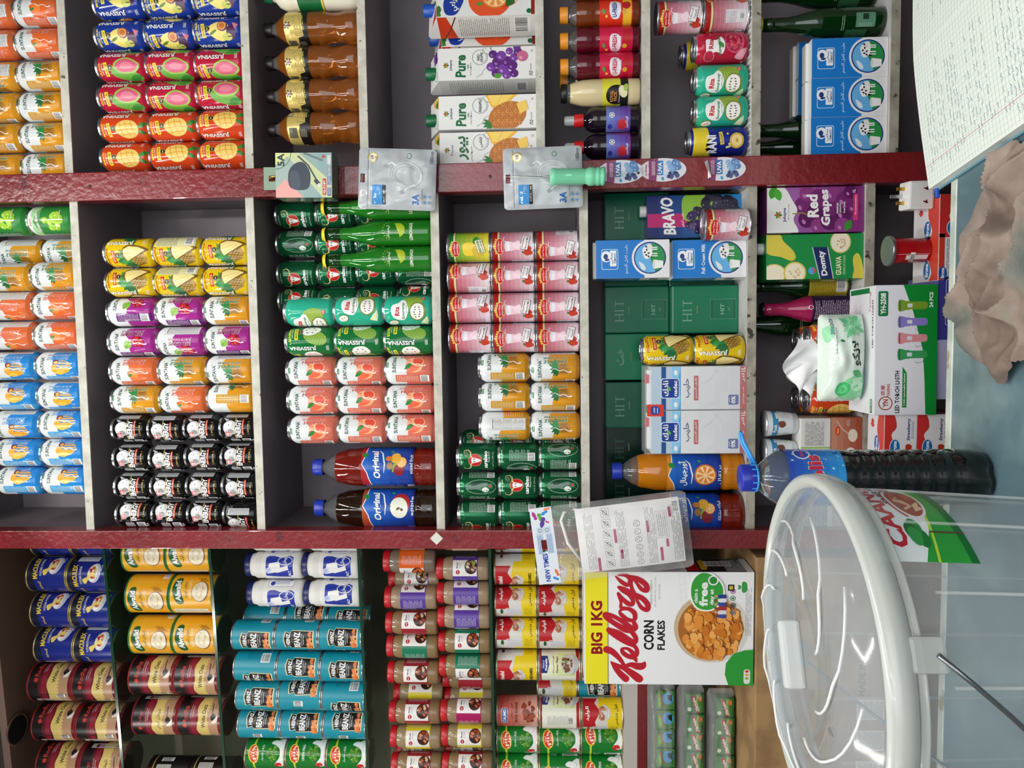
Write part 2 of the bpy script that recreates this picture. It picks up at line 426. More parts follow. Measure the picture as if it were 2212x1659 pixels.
def orange_half(a, x, y, r, rind='#e8641c', flesh='#f09030'):
    a.ell(x, y, r, r, M(rind), 0, 22); a.ell(x, y, r*.86, r*.86, M('#ffd9a0'), 0, 20)
    for k in range(8):
        g = radians(45*k+10); g2 = radians(45*k+38)
        a.poly([(x+r*.1*cos((g+g2)/2), y+r*.1*sin((g+g2)/2)), (x+r*.76*cos(g), y+r*.76*sin(g)), (x+r*.8*cos((g+g2)/2), y+r*.8*sin((g+g2)/2)), (x+r*.76*cos(g2), y+r*.76*sin(g2))], M(flesh))
def grapes(a, x, y, r, n, sx, sy, cols=('#5a2470', '#7a3c98', '#4a1c5c'), seed=3, hi='#b888cc'):
    rnd = random.Random(seed)
    for k in range(n):
        u = rnd.uniform(-1, 1); v = rnd.uniform(-1, 1)
        if u*u+v*v > 1: u *= .6; v *= .6
        px, py = x+u*sx, y+v*sy; rr = r*rnd.uniform(.85, 1.15)
        a.ell(px, py, rr, rr, M(cols[k % len(cols)], .13), 0, 12); a.ell(px-rr*.3, py+rr*.35, rr*.28, rr*.2, M(hi, .13), 30, 8)
def mango(a, x, y, s=1.0):
    a.blob([(x-4*s, y+20*s), (x+10*s, y+17*s), (x+17*s, y+2*s), (x+13*s, y-15*s), (x, y-22*s), (x-13*s, y-14*s), (x-17*s, y+4*s)], M('#f3cc6c'))
    for g in (-1, 0, 1):
        a.line([(x-13*s, y+g*11*s-4*s), (x, y+g*11*s), (x+14*s, y+g*10*s+3*s)], 1.2*s, M('#d9962e'))
        a.line([(x+g*9*s-2*s, y+17*s-abs(g)*4*s), (x+g*9*s+1*s, y), (x+g*8*s, y-18*s+abs(g)*5*s)], 1.2*s, M('#d9962e'))
    a.leaf(x+2*s, y-20*s, 20*s, 8*s, -60, M('#3f8a34')); a.leaf(x-2*s, y-20*s, 16*s, 7*s, -120, M('#2f7a2c'))
def soursop_half(a, x, y, s=1.0, rot=0):
    a.push(x, y, rot, s)
    a.blob([(-15, 0), (-8, 12), (6, 12), (16, 4), (14, -8), (0, -12), (-12, -9)], M('#7a8c30'))
    a.blob([(-13.5, 0), (-7, 10.5), (5, 10.5), (14, 3.5), (12.5, -7), (0, -10.5), (-11, -7.5)], M('#f3f1e4'))
    a.line([(-11, 0), (12, 0)], .7, M('#d8d6c0'))
    for i in range(4):
        a.ell(-7+i*4.6, 4.6, 1.7, .8, M('#2a241c'), 60, 8); a.ell(-7+i*4.6, -4.4, 1.7, .8, M('#2a241c'), -60, 8)
    a.pop()
def soursop(a, x, y, rx, ry, rot=0, c='#9ab848'):
    a.ell(x, y, rx, ry, M(c), rot, 20); cq, sq = cos(radians(rot)), sin(radians(rot)); V = []; Fs = []
    for i in range(-3, 4):
        for j in range(-4, 5):
            u, v = i*rx*.26+(j % 2)*rx*.13, j*ry*.21
            if (u/rx)**2+(v/ry)**2 < .85:
                b = len(V); V += [(x+cq*p-sq*q, y+sq*p+cq*q) for p, q in ((u-.8, v-.8), (u+.8, v-.8), (u, v+1.3))]; Fs.append((b, b+1, b+2))
    a.add(V, Fs, M('#4a6a20'))
def berries(a, x, y, s=1.0, c='#c8402c'):
    a.blob([(x-9*s, y+2*s), (x-2*s, y+8*s), (x+4*s, y+3*s), (x+2*s, y-7*s), (x-5*s, y-10*s)], M(c))
    a.blob([(x+2*s, y+6*s), (x+10*s, y+6*s), (x+12*s, y-2*s), (x+6*s, y-8*s), (x+1*s, y-2*s)], M('#b83424'))
    for g in (60, 100, 140): a.leaf(x-1*s, y+7*s, 5*s, 2*s, g, M('#3c7a34'))
def beans(a, x, y, sx, sy, n, cols, r=3.0, seed=5):
    rnd = random.Random(seed)
    for k in range(n):
        u, v = rnd.uniform(-1, 1), rnd.uniform(-1, 1)
        if u*u+v*v > 1: u *= .65; v *= .65
        a.ell(x+u*sx, y+v*sy, r*rnd.uniform(.9, 1.3), r*.72, M(cols[k % len(cols)]), rnd.uniform(0, 180), 9)
def bowl(a, x, y, w, rot=0, col='#f0eeec', content=None):
    a.push(x, y, rot); a.poly([(w/2*cos(g), w*.42*sin(g)) for g in [pi+pi*k/12 for k in range(13)]], M(col))
    a.ell(0, 0, w/2, w*.2, M('#d8d4d0'), 0, 18)
    if content: content(a)
    a.pop()

# ================================================================ drink cans and tins
def lid_mesh(r, z, tab=True, mt=None, deep=.0035):
    s = Mesh(); mt = mt or SILVER
    s.lathe([(r-.0004, z-deep-.001), (r, z-.001), (r, z), (r-.0012, z), (r-.0024, z-deep), (r-.0024, z-deep), (.0001, z-deep)], mt, 28, cap0=False, cap1=False)
    me = s.build('lid'); subs = []
    if tab:
        s = Mesh(); zz = z-deep
        pts = [(.0055*cos(g), -.001+.010*sin(g), zz+.0011) for g in [2*pi*k/12 for k in range(12)]]
        s.tube(pts, .0011, mt, 6, True); s.box(-.003, .003, -.004, .004, zz+.0002, zz+.0014, mt)
        subs.append(('pull_tab', s.build('pull_tab')))
    return ('lid', me, subs)
def alu_can(kind, base, art, H=.115, r=.0322, rough=.3, metal=0.0, name='drink_can', body_extra=None, neck='#b9bcc0'):
    k = H/.115; q = r/.033
    prof = [(.0225*q, .003), (.0245*q, 0), (.0262*q, .0016), (.0262*q, .0016), (.0318*q, .008), (.033*q, .0115), (.033*q, H-.0195), (.0320*q, H-.0145), (.0270*q, H-.0070), (.0262*q, H-.0050), (.0254*q, H-.002)]
    mats = [SILVER, SILVER, SILVER, base, base, base, base, base, M(neck, .3, .9), M(neck, .3, .9)]
    s = Mesh(); s.lathe(prof, mats, 36, cap1=False); s.wrap(art, prof[3:9], 36, prof[3][1]*1000+.2, (H-.0071)*1000, r)
    define(kind, name, 'can', [('can_body', s.build('can_body'), []), lid_mesh(.0268*q, H)])
def steel_can(kind, art, H, r, base, name='food_tin', rim=None, cat='tin', tab=False, ribs=False, n=36, end=None):
    rim = rim or SILVER
    prof = [(r*.97, .0003), (r+.0008, .0006), (r+.0008, .003), (r-.0003, .0042), (r-.0003, .0042), (r-.0003, H-.0045), (r-.0003, H-.0045), (r-.0003, H-.004)]
    s = Mesh(); s.lathe(prof, [rim, rim, rim, base, base, base, base], n, cap1=False)
    s.wrap(art, [(r-.0003, .0042), (r-.0003, H-.0045)], n, 4.3, (H-.0046)*1000, r)
    t = Mesh(); t.lathe([(r-.0003, H-.0042), (r+.0008, H-.0032), (r+.0008, H-.0004), (r-.0006, H), (r-.002, H-.0035), (r-.002, H-.0035), (r*.8, H-.0035), (r*.78, H-.0043), (.0001, H-.0043)], end or rim, n, cap0=False, cap1=False)
    subs = []
    if tab:
        u = Mesh(); u.tube([(.007*cos(g), r*.35+.010*sin(g), H-.003) for g in [2*pi*k/12 for k in range(12)]], .0010, rim, 6, True); subs = [('pull_tab', u.build('pull_tab'))]
    define(kind, name, cat, [('tin_body', s.build('tin_body'), []), ('lid', t.build('lid'), subs)])
W = M('#f0f0ee', .2)

# ---- white-topped juice cans with a fruit and a splash
def suntana(kind, col, dark, flav, fruit, tcol, white='#e2e6e5'):
    a = Art(); C = M(col, .13); D = M(dark, .13)
    top = [(-104, 60)]
    for x, y in ((-70, 62), (-50, 64), (-34, 58), (-22, 62), (-12, 60), (-4, 56), (2, 56), (8, 62), (18, 70), (30, 70), (44, 62), (60, 60), (104, 60)): top.append((x, y))
    a.add([(x, 0) for x, y in top]+top, [(i, i+1, len(top)+i+1, len(top)+i) for i in range(len(top)-1)], C)
    a.rect(0, 111, 208, 9, M('#d9dedd', .13)); fruit(a)
    a.stroke([(-2, 66, .6), (2, 56, 1.4), (-3, 46, 1.6), (-1, 36, 1.4), (-6, 27, 1.6), (-5, 20, 3)], W, 3)
    a.rect(-2, 105, 14, 6, M('#2f7a50'), 0, .13); a.text('100% Natural', -2, 105, 2.4, W, 0, 10)
    a.text('SUNTANA', 0, 89, 8.6, M('#1f4a3a'), 0, 41, .03); a.text('TM', 22, 94, 1.6, M('#1f4a3a'))
    a.otext(flav, 17, 55, 7.6, M(tcol), W, 90, min(50, 8.2*len(flav)), .02, .2, .06); a.otext('JUICE DRINK', 27, 55, 7.0, M(tcol), W, 90, 54, .01, .2, .05)
    a.text('Net Content: 325 ml', 14, 14, 2.4, M(tcol), 0, 20, .0)
    a.rrect(-36, 46, 20, 82, 2, D); a.lines(-36, 60, 17, 48, 13, M('#f0e6d0' if dark != '#e0a020' else '#8a6a20'), .8); a.barcode(-36, 22, 18, 20)
    a.rrect(52, 50, 28, 80, 1, W); a.rrect(52, 50, 27, 79, 1, M('#333333')); a.rrect(52, 50, 26, 78, 1, W); a.lines(52, 49, 24, 72, 24, M('#3a3a3a'), 1.0); a.text('Nutrition Facts', 52, 84, 3, M('#222222'), 0, 20)
    a.lines(78, 46, 18, 60, 12, W, .8); a.barcode(96, 30, 14, 30)
    alu_can(kind, M(white, .13), a)
def f_orange(a):
    a.ell(-4, 48, 19, 19, M('#ef6a22'), 0, 24); a.ell(-9, 52, 9, 10, M('#f58a3c'), 0, 16); a.leaf(-13, 66, 12, 6, -60, M('#3a8a3c'))
    a.poly([(-1, 66), (8, 70), (3, 60)], M('#f4f4f2'))
def f_pine(a):
    a.ell(2, 58, 9, 11, M('#f4f6f4'), 0, 16); pineapple(a, 1, 38, 1.05, 0)
def f_redg(a):
    a.leaf(-16, 70, 24, 18, -35, M('#8cb848'), M('#5a8a2c')); grapes(a, -1, 42, 6, 14, 11, 12, ('#a01c2c', '#c02c3c', '#8a1424'), 4, '#e88a90')
def f_trop(a):
    a.blob([(-14, 66), (-2, 68), (6, 60), (12, 46), (8, 28), (-4, 22), (-16, 32), (-20, 50)], M('#f4a92a')); a.blob([(-18, 62), (-10, 52), (-14, 38), (-22, 48)], M('#f8c44c'))
    a.ell(8, 58, 6, 7, M('#6a1c4a'), 20); a.ell(7, 57, 3.4, 4.4, M('#f0b040'), 20)
def f_peach(a):
    a.ell(-2, 44, 19, 20, M('#f6b07c'), 0, 22); a.ell(-7, 48, 12, 16, M('#ee6a48'), 15, 18); a.ell(5, 38, 12, 15, M('#f8c090'), -20, 18); a.ell(6, 37, 9, 12, M('#e4523c'), -20, 18)
    a.leaf(-14, 66, 22, 9, -50, M('#2c8a3e'), M('#1c6a2c'))
def f_white(a):
    grapes(a, 2, 48, 7, 22, 22, 20, ('#a8d840', '#c0e860', '#8cc030'), 9, '#f0ffc0')
suntana('orange_drink', '#e4703e', '#d8603a', 'ORANGE', f_orange, '#d84a1c')
suntana('pineapple_drink', '#e29c26', '#d09a2c', 'PINEAPPLE', f_pine, '#2a7a4a')
suntana('red_grape_drink', '#aa3092', '#6a2c80', 'RED GRAPE', f_redg, '#8a1c4c')
suntana('tropical_drink', '#2c8cd8', '#48a8e0', 'TROPICAL FRUIT', f_trop, '#5a9ad0')
suntana('peach_drink', '#e47a66', '#e0705c', 'PEACH', f_peach, '#c84a40')
def green_grape():
    a = Art(); a.rect(0, 40, 208, 80, M('#2e8a3a')); a.poly([(-104, 80), (-104, 60), (-40, 76), (0, 92), (40, 76), (104, 60), (104, 80), (60, 96), (-60, 96)], M('#a8dca0'))
    f_white(a); a.rrect(-2, 99, 30, 9, 4, M('#dfeee0')); a.text('Foco', -2, 99, 6, M('#c82c3c'), 0, 16)
    a.text('White Grape', -3, 82, 8, W, 8, 44, .03, .13); a.text('Juice Drink', 14, 30, 4, W, 0, 24); a.rrect(-40, 50, 18, 60, 1, M('#1e6a2c')); a.lines(-40, 50, 15, 56, 14, W, .8); a.barcode(60, 30, 18, 24)
    alu_can('white_grape_drink', M('#e6f0e8', .13), a)
green_grape()

# ---- fully coloured fruit cans with the name running upward
def jussvina(kind, col, flav, fcol, ban, btxt, bcol, fruit, jcol='#f6f6f4'):
    a = Art()
    for dx in (0, 67.4, -67.4):
        a.shift(dx); ox = a
        a.shift(dx, -8, 0, 1.17) if fruit is not j_mango else None; a.off = a.off; fruit(a, dx); a.shift(dx)
        a.text(flav, 0, 101.5, 6.6, M(fcol), 4, min(42, 5.8*len(flav)), .03); a.text('JUICE DRINK', 1, 94.5, 3.8, W if ban != '#c8301c' else M('#c87a10'), 4, 25, .01)
        a.shift(dx); a.rrect(0, 86.5, 30, 8, 1, M(ban), 5); a.text(btxt, 0, 86.5, 4.6, M(bcol), 5, 23, .02)
        a.ell(4, 77, 6, 6, M('#cfae5c'), 0, 16); a.ell(4, 77, 5.2, 5.2, M('#1c2418'), 0, 16); a.text('NFC', 4, 77, 3, M('#e8dca0'), 0, 6)
    a.shift()
    for x in (33.7, -33.7):
        a.text('JUSSVINA', x+.9, 71, 12, M('#00000'+'0' if col != '#e6c41c' else '#a88a10'), 90, 62, .015); a.text('JUSSVINA', x, 72, 12, M(jcol), 90, 62, .03)
        a.lines(x, 16, 12, 7, 3, M(jcol), .9)
    a.rrect(101.2, 55, 30, 92, 1, M('#e0dca8' if ban == '#c8301c' else '#c8ccc0')); 
    a.lines(101.2, 75, 26, 48, 14, M('#4a4a3a'), .9); a.barcode(101.2, 24, 22, 20)
    alu_can(kind, M(col, .13), a)
def j_mixed(a, dx):
    a.blob([(-6, 70), (6, 70), (16, 52), (10, 34), (-8, 30), (-20, 48)], M('#f0dc78')); a.leaf(-8, 70, 18, 5, -60, M('#5a7a20'))
    a.ell(8, 44, 10, 10, M('#5a2c60')); a.ell(8, 45, 8, 8, M('#e8a060')); a.ell(8, 45, 5, 5, M('#c87830')); a.ell(-4, 28, 13, 9, M('#4a2450')); a.ell(-12, 36, 7, 9, M('#c8cc60')); a.poly([(0, 20), (14, 26), (10, 14)], M('#d88090'))
def j_guava(a, dx):
    a.blob([(-14, 66), (0, 72), (8, 60), (-4, 28), (-20, 14), (-26, 36)], M('#6aac40')); a.leaf(-2, 70, 16, 8, 60, M('#4a9838')); a.leaf(-22, 40, 26, 14, -70, M('#3c8a34'))
    a.blob([(4, 66), (16, 60), (22, 40), (8, 16), (-6, 26), (-8, 52)], M('#9ac850')); a.blob([(4, 63), (14, 57), (19, 40), (8, 20), (-3, 28), (-5, 50)], M('#d8607e')); a.blob([(5, 54), (11, 50), (13, 40), (7, 28), (1, 34), (1, 48)], M('#e8849a'))
def j_mango(a, dx): mango(a, 1, 46, 1.22)
def j_pine(a, dx):
    a.push(-7, 34, 25); pineapple(a, 0, 0, 1.25, 0, '#b08c34', '#6a4c14'); a.pop()
    for g in (40, 65, 90, 115, 140, 160): a.leaf(-1, 56, 21, 6, g, M('#2c7a38' if g % 2 else '#3f9a4c'))
    pslice_at(a, dx, 9, 40)
def pslice_at(a, dx, x, y):
    a.blob([(x-16, y+16), (x+4, y+24), (x+15, y+8), (x+8, y-24), (x, y-22)], M('#7a5a1c')); a.poly([(x-17, y+15), (x-6, y+20), (x+6, y+21), (x+12, y+10), (x+10, y-8), (x+4, y-22)], M('#f4e098')); a.line([(x-13, y+14), (x+4, y-14)], .9, M('#d8b85c')); a.line([(x-4, y+17), (x+5, y-10)], .9, M('#d8b85c'))
def j_sour(a, dx):
    soursop(a, -8, 44, 14, 24, -20, '#8cb44c')
    a.blob([(4, 70), (18, 64), (20, 44), (8, 34), (-2, 46), (-4, 62)], M('#f2f4ea'))
    for u, v in ((2, 60), (8, 62), (14, 58), (2, 50), (8, 44), (14, 48)): a.ell(u, v, 2.1, .9, M('#283020'), 70, 8)
jussvina('mixed_fruit_drink', '#1e3c9a', 'MIXED FRUIT', '#f4e43c', '#f4dc3c', 'NUOC TRAI CAY', '#30301c', j_mixed)
jussvina('guava_drink', '#b8203c', 'GUAVA', '#f4d83c', '#f4dc3c', 'NUOC OI', '#7a2c10', j_guava)
jussvina('mango_drink', '#d2451f', 'MANGO', '#f8dc4c', '#f4dc3c', 'NUOC XOAI', '#7a2c10', j_mango)
jussvina('pineapple_juice_drink', '#e6c41c', 'PINEAPPLE', '#a83418', '#c8301c', 'NUOC DUA', '#f8e8a0', j_pine)
jussvina('soursop_juice_drink', '#157038', 'SOURSOP', '#dce83c', '#e4e43c', 'MANG CAU', '#284a10', j_sour)

# ---- soursop and pomegranate cans
def rita(kind, base, pome=False):
    a = Art()
    for dx in (0, 101.2):
        a.shift(dx)
        if not pome:
            soursop(a, 26, 46, 17, 24, 10); a.shift(dx)
            a.blob([(-14, 84), (0, 92), (16, 90), (22, 76), (30, 68), (26, 60), (8, 54), (-8, 58), (-18, 66)], M('#f3f5f0'))
            a.text('Rita', 3, 79, 11, M('#c8202c'), 0, 20, .05); a.text('Soursop', 4, 65, 8, M('#1e7a4c'), 0, 38, .03); a.text('juice drink', 8, 58, 3, M('#3a7a5a'), 0, 20)
            a.shift(dx)
            for (x, y, sc) in ((2, 34, 1.15),):
                a.blob([(x-22, y+2), (x-10, y+17), (x+10, y+16), (x+22, y+2), (x+16, y-14), (x, y-18), (x-14, y-14)], M('#7a8430')); a.blob([(x-19, y+2), (x-9, y+14), (x+9, y+13.5), (x+19, y+2), (x+14, y-11), (x, y-14), (x-12, y-11)], M('#f5f3e8'))
                for k in range(5): a.ell(x-12+k*5.5, y+7-abs(k-2)*1.3, 2.4, 1.1, M('#241e18'), 70+k*8, 8); a.ell(x-11+k*5.2, y-6+abs(k-2)*1.2, 2.4, 1.1, M('#241e18'), -70-k*8, 8)
            a.ell(-26, 88, 9, 12, M('#6a7c30'), 15, 16); a.ell(-26.6, 88.5, 7.6, 10.5, M('#f3f1e4'), 15, 16); a.ell(-27, 91, 2, .8, M('#2a241c'), 60, 8); a.ell(-25, 86, 2, .8, M('#2a241c'), 60, 8)
            a.poly([(-30, 30), (-18, 22), (-8, 12), (-20, 10), (-34, 14)], M('#e6eec0')); a.rect(34, 22, 9, 7, M('#d82c28')); a.lines(34, 22, 8, 5, 2, W, .9)
        else:
            a.blob([(-18, 88), (2, 92), (14, 90), (12, 70), (20, 60), (4, 52), (-16, 56), (-12, 70)], M('#f3f0ee')); a.text('Rita', 4, 81, 10, M('#b81c30'), 0, 20, .05); a.text('Pomegranate', 2, 63, 9, M('#1e6a3c'), 8, 42, .03)
            a.ell(-22, 84, 13, 11, M('#e890a0'), 0, 18); a.ell(-22, 84, 11.5, 9.6, M('#c02c4c'), 0, 18)
            a.ell(10, 32, 26, 20, M('#c85070'), 10, 22); a.ell(10, 33, 22, 17, M('#a01c3c'), 10, 20); grapes(a, 10, 33, 3.2, 30, 17, 12, ('#c8304c', '#a81838', '#e05068'), 6, '#f0a0b0')
            a.leaf(-4, 54, 16, 8, 40, M('#3c8a3c')); a.blob([(-24, 30), (-10, 20), (-6, 6), (-20, 10), (-30, 16)], M('#e8a0b0')); a.ell(-40, 12, 4, 3, M('#d8a0a8'))
    a.shift(); alu_can(kind, M(base, .13), a)
rita('soursop_drink', '#2fb090'); rita('pomegranate_drink', '#b81c3c', True)
def rani():
    a = Art(); a.rect(0, 105, 208, 22, M('#e8d02c')); a.poly([(-104, 96), (-60, 88), (-30, 78), (-10, 92), (20, 84), (104, 92), (104, 110), (-104, 110)], M('#ecd438'))
    a.text('RANI', -2, 78, 20, W, 6, 40, .05, .1); a.rrect(12, 58, 28, 8, 1, M('#ecd438'), 8); a.text('FLOAT', 12, 58, 5, M('#1c2c7a'), 8, 22)
    for k in range(14): a.rrect(-8+(k*7) % 34, 46-(k*5) % 22, 4.4, 4.4, 1, M('#e8d88a'), k*20)
    a.ell(6, 26, 17, 15, M('#d8b048'), 0, 22); a.ell(6, 26, 13, 11, M('#ecd890'), 0, 20); a.ell(6, 26, 4, 3.4, M('#c89a3c'), 0, 12); a.lines(-44, 40, 22, 60, 14, M('#8a96c8'), 1); a.barcode(-44, 20, 18, 18)
    alu_can('blue_drink', M('#1a2a8a', .25, .13), a, .128, .0305)
rani()
# ---- black energy cans
def energy():
    a = Art()
    for dx in (0, 95.8):
        a.shift(dx)
        a.blob([(-14, 60), (-6, 70), (8, 72), (18, 64), (20, 54), (12, 44), (2, 46), (-6, 42), (-12, 50)], M('#c9cbcc')); a.blob([(2, 66), (12, 68), (18, 60), (14, 52), (4, 56)], M('#ececec')); a.blob([(-12, 58), (-4, 62), (0, 54), (-8, 48)], M('#8e9092')); a.poly([(18, 66), (28, 74), (22, 60)], M('#b8babc')); a.ell(9, 60, 1.6, 1.1, M('#202020'), 0, 8)
        a.rect(-12, 62, 13, 12, M('#e0e0e0'), 6); a.rect(-12, 62, 11.6, 10.6, M('#c01c24'), 6); a.text('RED', -12, 63, 4.6, W, 6, 9, .03); a.text('MAX', -12, 58.6, 2.4, W, 6, 7)
        a.rect(0, 46, 62, 1.2, M('#d8b45c')); a.otext('ENERGY', 0, 38, 12.5, M('#f2f2f2'), M('#080808'), 0, 44, .04, 0, .04)
        a.rect(4, 28, 38, 4.6, M('#c02c20'), 0); a.text('MIND OF FREEDOM', 4, 28, 2.6, M('#f0c890'), 0, 32); a.text('( 250 ML )', 2, 15, 4.6, M('#d0b060'), 0, 30, .01); a.ell(-24, 54, 3, 5, M('#3c3e40'), 30, 10); a.ell(-22, 70, 3, 4, M('#55585a'), 30, 10)
        a.shift(dx); a.lines(40, 68, 20, 16, 6, M('#a8aaac'), .9); a.rrect(36, 45, 15, 48, 1, M('#b8babc')); a.lines(36, 45, 13, 45, 14, M('#2c2c2c'), .9)
    a.shift(); a.rrect(-34.5, 50, 15, 20, 1, M('#b8babc')); a.lines(-34.5, 50, 13, 17, 6, M('#3a3a3a'), .8); a.barcode(-34.5, 24, 17, 20); a.text('FDA', -34.5, 10, 5, W, 0, 12, .04)
    alu_can('energy_drink', M('#0c0c0e', .16), a, .0875, .0305)
energy()
def carabao():
    a = Art(); g = M('#145a38', .3, .35)
    for dx in (0,):
        a.ell(0, 52, 15, 15, M('#e0a060'), 0, 24); a.ell(0, 52, 14, 14, M('#c81c24'), 0, 24)
        for s_ in (1, -1):
            a.line([(s_*3, 56), (s_*10, 62), (s_*18, 62), (s_*24, 68), (s_*22, 76), (s_*16, 77)], [3, 3.4, 3, 2.4, 1.6, .5], M('#d8c488'))
        a.blob([(-6, 58), (0, 61), (6, 58), (5, 50), (2, 40), (-2, 40), (-5, 50)], M('#f2f2ee')); a.ell(-2.8, 54, 1.3, 1.8, M('#601010'), 0, 8); a.ell(2.8, 54, 1.3, 1.8, M('#601010'), 0, 8)
        for k in range(8): a.line([(14+2*cos(k*.785), 72+2*sin(k*.785)), (14+6*cos(k*.785), 72+6*sin(k*.785))], .5, M('#f4f0d0'))
    a.otext('carabao', 0, 29, 9, M('#f4f4f4'), M('#0c3a20'), 0, 42, .04, 0, .05); a.text('Energy Drink', 8, 21, 3.4, W, 0, 24, .01); a.text('8.5 fl oz. (250 mL)', 2, 12, 3, W, 0, 34, .0); a.text('Energy Drink', 0, 84, 3.6, M('#d8e8dc'), 0, 28)
    for x in (60, -62):
        a.lines(x, 45, 26, 46, 14, M('#c8dccc'), 1); a.barcode(x-4, 18, 18, 16); a.text('Energy Drink', x, 84, 3.6, M('#d8e8dc'), 0, 28)
    for x in (96.7,):
        a.ring(x, 40, 17, 34, 1.2, M('#a8b8a8')); a.blob([(x-5, 70), (x+4, 72), (x+5, 50), (x+10, 30), (x+4, 22), (x-2, 40), (x-8, 24), (x-10, 30), (x-5, 50)], M('#6c8478')); a.ell(x-6, 30, 6, 8, M('#e6eee8'), 0, 12); a.rrect(x+2, 20, 11, 11, 1, M('#1c6a40')); a.ell(x+2, 20, 3, 3, M('#c82c2c'), 0, 10)
        a.blob([(x+4, 62), (x+12, 58), (x+10, 44), (x+4, 50)], M('#0c3a28'))
    alu_can('green_energy_drink', M('#12603a', .22, .45), a, .0955, .0308)
carabao()
# ---- flavoured milk tins
def sevens(kind, hi, lo, band, banana=False):
    a = Art(); a.bands(0, 206, 4, 94, '#e8dce4' if not banana else '#e8d83c', '#b84458' if not banana else '#5c9a30', 9)
    a.rect(0, 88, 206, 15, M(band)); a.rect(0, 79, 206, 4, M('#e8d8a0')); a.rect(0, 76.4, 206, 1.2, M('#2c7a4c')); 
    for dx, en in ((0, True), (101.8, False)):
        a.shift(dx)
        for k in range(7): a.star(-15+5*k, 88-abs(k-3)*1.3, 3.2 if k != 3 else 4.6, M('#f4d84c'))
        a.shift(dx); a.ell(0, 76, 18, 9.6, M('#f0e0b0'), 0, 20); a.ell(0, 76, 17, 8.8, M('#c81c24'), 0, 20); a.text(ar('سبعة نجوم'), 0, 78.5, 5, W, 0, 24, .02); a.text('SEVEN STARS', 0, 72, 3, W, 0, 24, .02)
        if not banana:
            a.line([(6, 60), (14, 68), (22, 66)], 1.3, M('#f6f2f4')); a.poly([(-11, 63), (11, 63), (8, 38), (-8, 38)], M('#ece8f0')); a.poly([(-9.2, 54), (9.2, 54), (8, 38), (-8, 38)], M('#f0c8d4')); a.ell(0, 63, 11, 2.4, M('#dcd6e0'), 0, 14); a.blob([(-6, 40), (2, 48), (8, 44), (12, 34), (2, 30), (-8, 32)], M('#f4d8e0'))
            berries(a, -12, 16, 1.1)
        else:
            a.blob([(-12, 58), (10, 60), (14, 44), (8, 30), (-10, 32), (-16, 44)], M('#f0d040')); a.blob([(-20, 30), (-8, 40), (6, 36), (0, 20), (-14, 16)], M('#d8b840')); a.leaf(10, 36, 20, 12, -20, M('#3c8a34')); a.leaf(14, 20, 14, 9, 40, M('#4c9a3c'))
        a.shift(dx+3, 18, -12 if not banana else 18)
        a.rect(4, 4, 31, 17, M('#402c30')); a.rect(4, 4, 29.4, 15.4, M('#f2eef0') if not banana else M('#f0ecc8'))
        if banana: a.text('BANANA', 4, 6.5, 6, M('#2c6a2c'), 0, 27, .03); a.text('FLAVOURED MILK', 4, 0, 3.4, M('#5a3c2c'), 0, 26)
        elif en: a.text('Strawberry', 4, 8, 4.6, M('#6a1c2c'), 0, 25, .02); a.text('Flavoured Milk', 4, 1, 4.6, M('#6a1c2c'), 0, 26, .02)
        else: a.text(ar('حليب بنكهة'), 4, 8, 5, M('#5a1420'), 0, 24, .02); a.text(ar('الفراولة'), 4, 0, 5.4, M('#5a1420'), 0, 18, .02)
    a.shift()
    for x in (52, -50): a.lines(x, 42, 28, 56, 13, M('#8a5a68' if not banana else '#4a6a28'), .8)
    a.rrect(-50, 30, 26, 42, 1, M('#e4dfe4')); a.lines(-50, 40, 23, 24, 8, M('#8a8890'), .8); a.barcode(-50, 16, 12, 12)
    steel_can(kind, a, .0965, .0324, M('#d4a0b0'), 'milk_tin', tab=True)
sevens('strawberry_milk', 0, 0, '#a8201c'); sevens('banana_milk', 0, 0, '#1e6a34', True)
# ---- custard, oats, beans, peas
def tin_custard():
    a = Art()
    for dx in (0, 139.8):
        a.shift(dx); a.rect(0, 95, 139, 20, M('#141830')); a.text('MACULEX', 0, 83, 13, M('#e8c83c'), 4, 60, .05); a.text('CUSTARD POWDER', 2, 68, 6, M('#f0f0ee'), 4, 48, .01)
        a.ell(8, 32, 26, 17, M('#c8ccd8'), -10, 20); a.ell(8, 35, 23, 12, M('#f0ece8'), -10, 18); beans(a, 8, 36, 17, 8, 18, ('#b83424', '#c85038', '#e8c060'), 4); a.shift(dx); a.blob([(-20, 58), (-8, 62), (-2, 50), (8, 42), (2, 38), (-8, 46), (-18, 52)], M('#f0d468')); a.blob([(-4, 46), (6, 46), (10, 32), (4, 30)], M('#f4dc80')); a.text('Maculex', 22, 14, 4, M('#c8d0e8'), 0, 18)
        a.rrect(52, 58, 22, 56, 1, M('#dfe2ea')); a.lines(52, 58, 19, 50, 8, M('#8088a0'), 1)
        a.text(ar('كسترد'), -50, 70, 10, M('#e8c83c'), 0, 28, .03)
    a.shift(); steel_can('custard_tin', a, .1075, .0455, M('#1c2a86', .25), rim=M('#b8a868', .3, .8))
tin_custard()
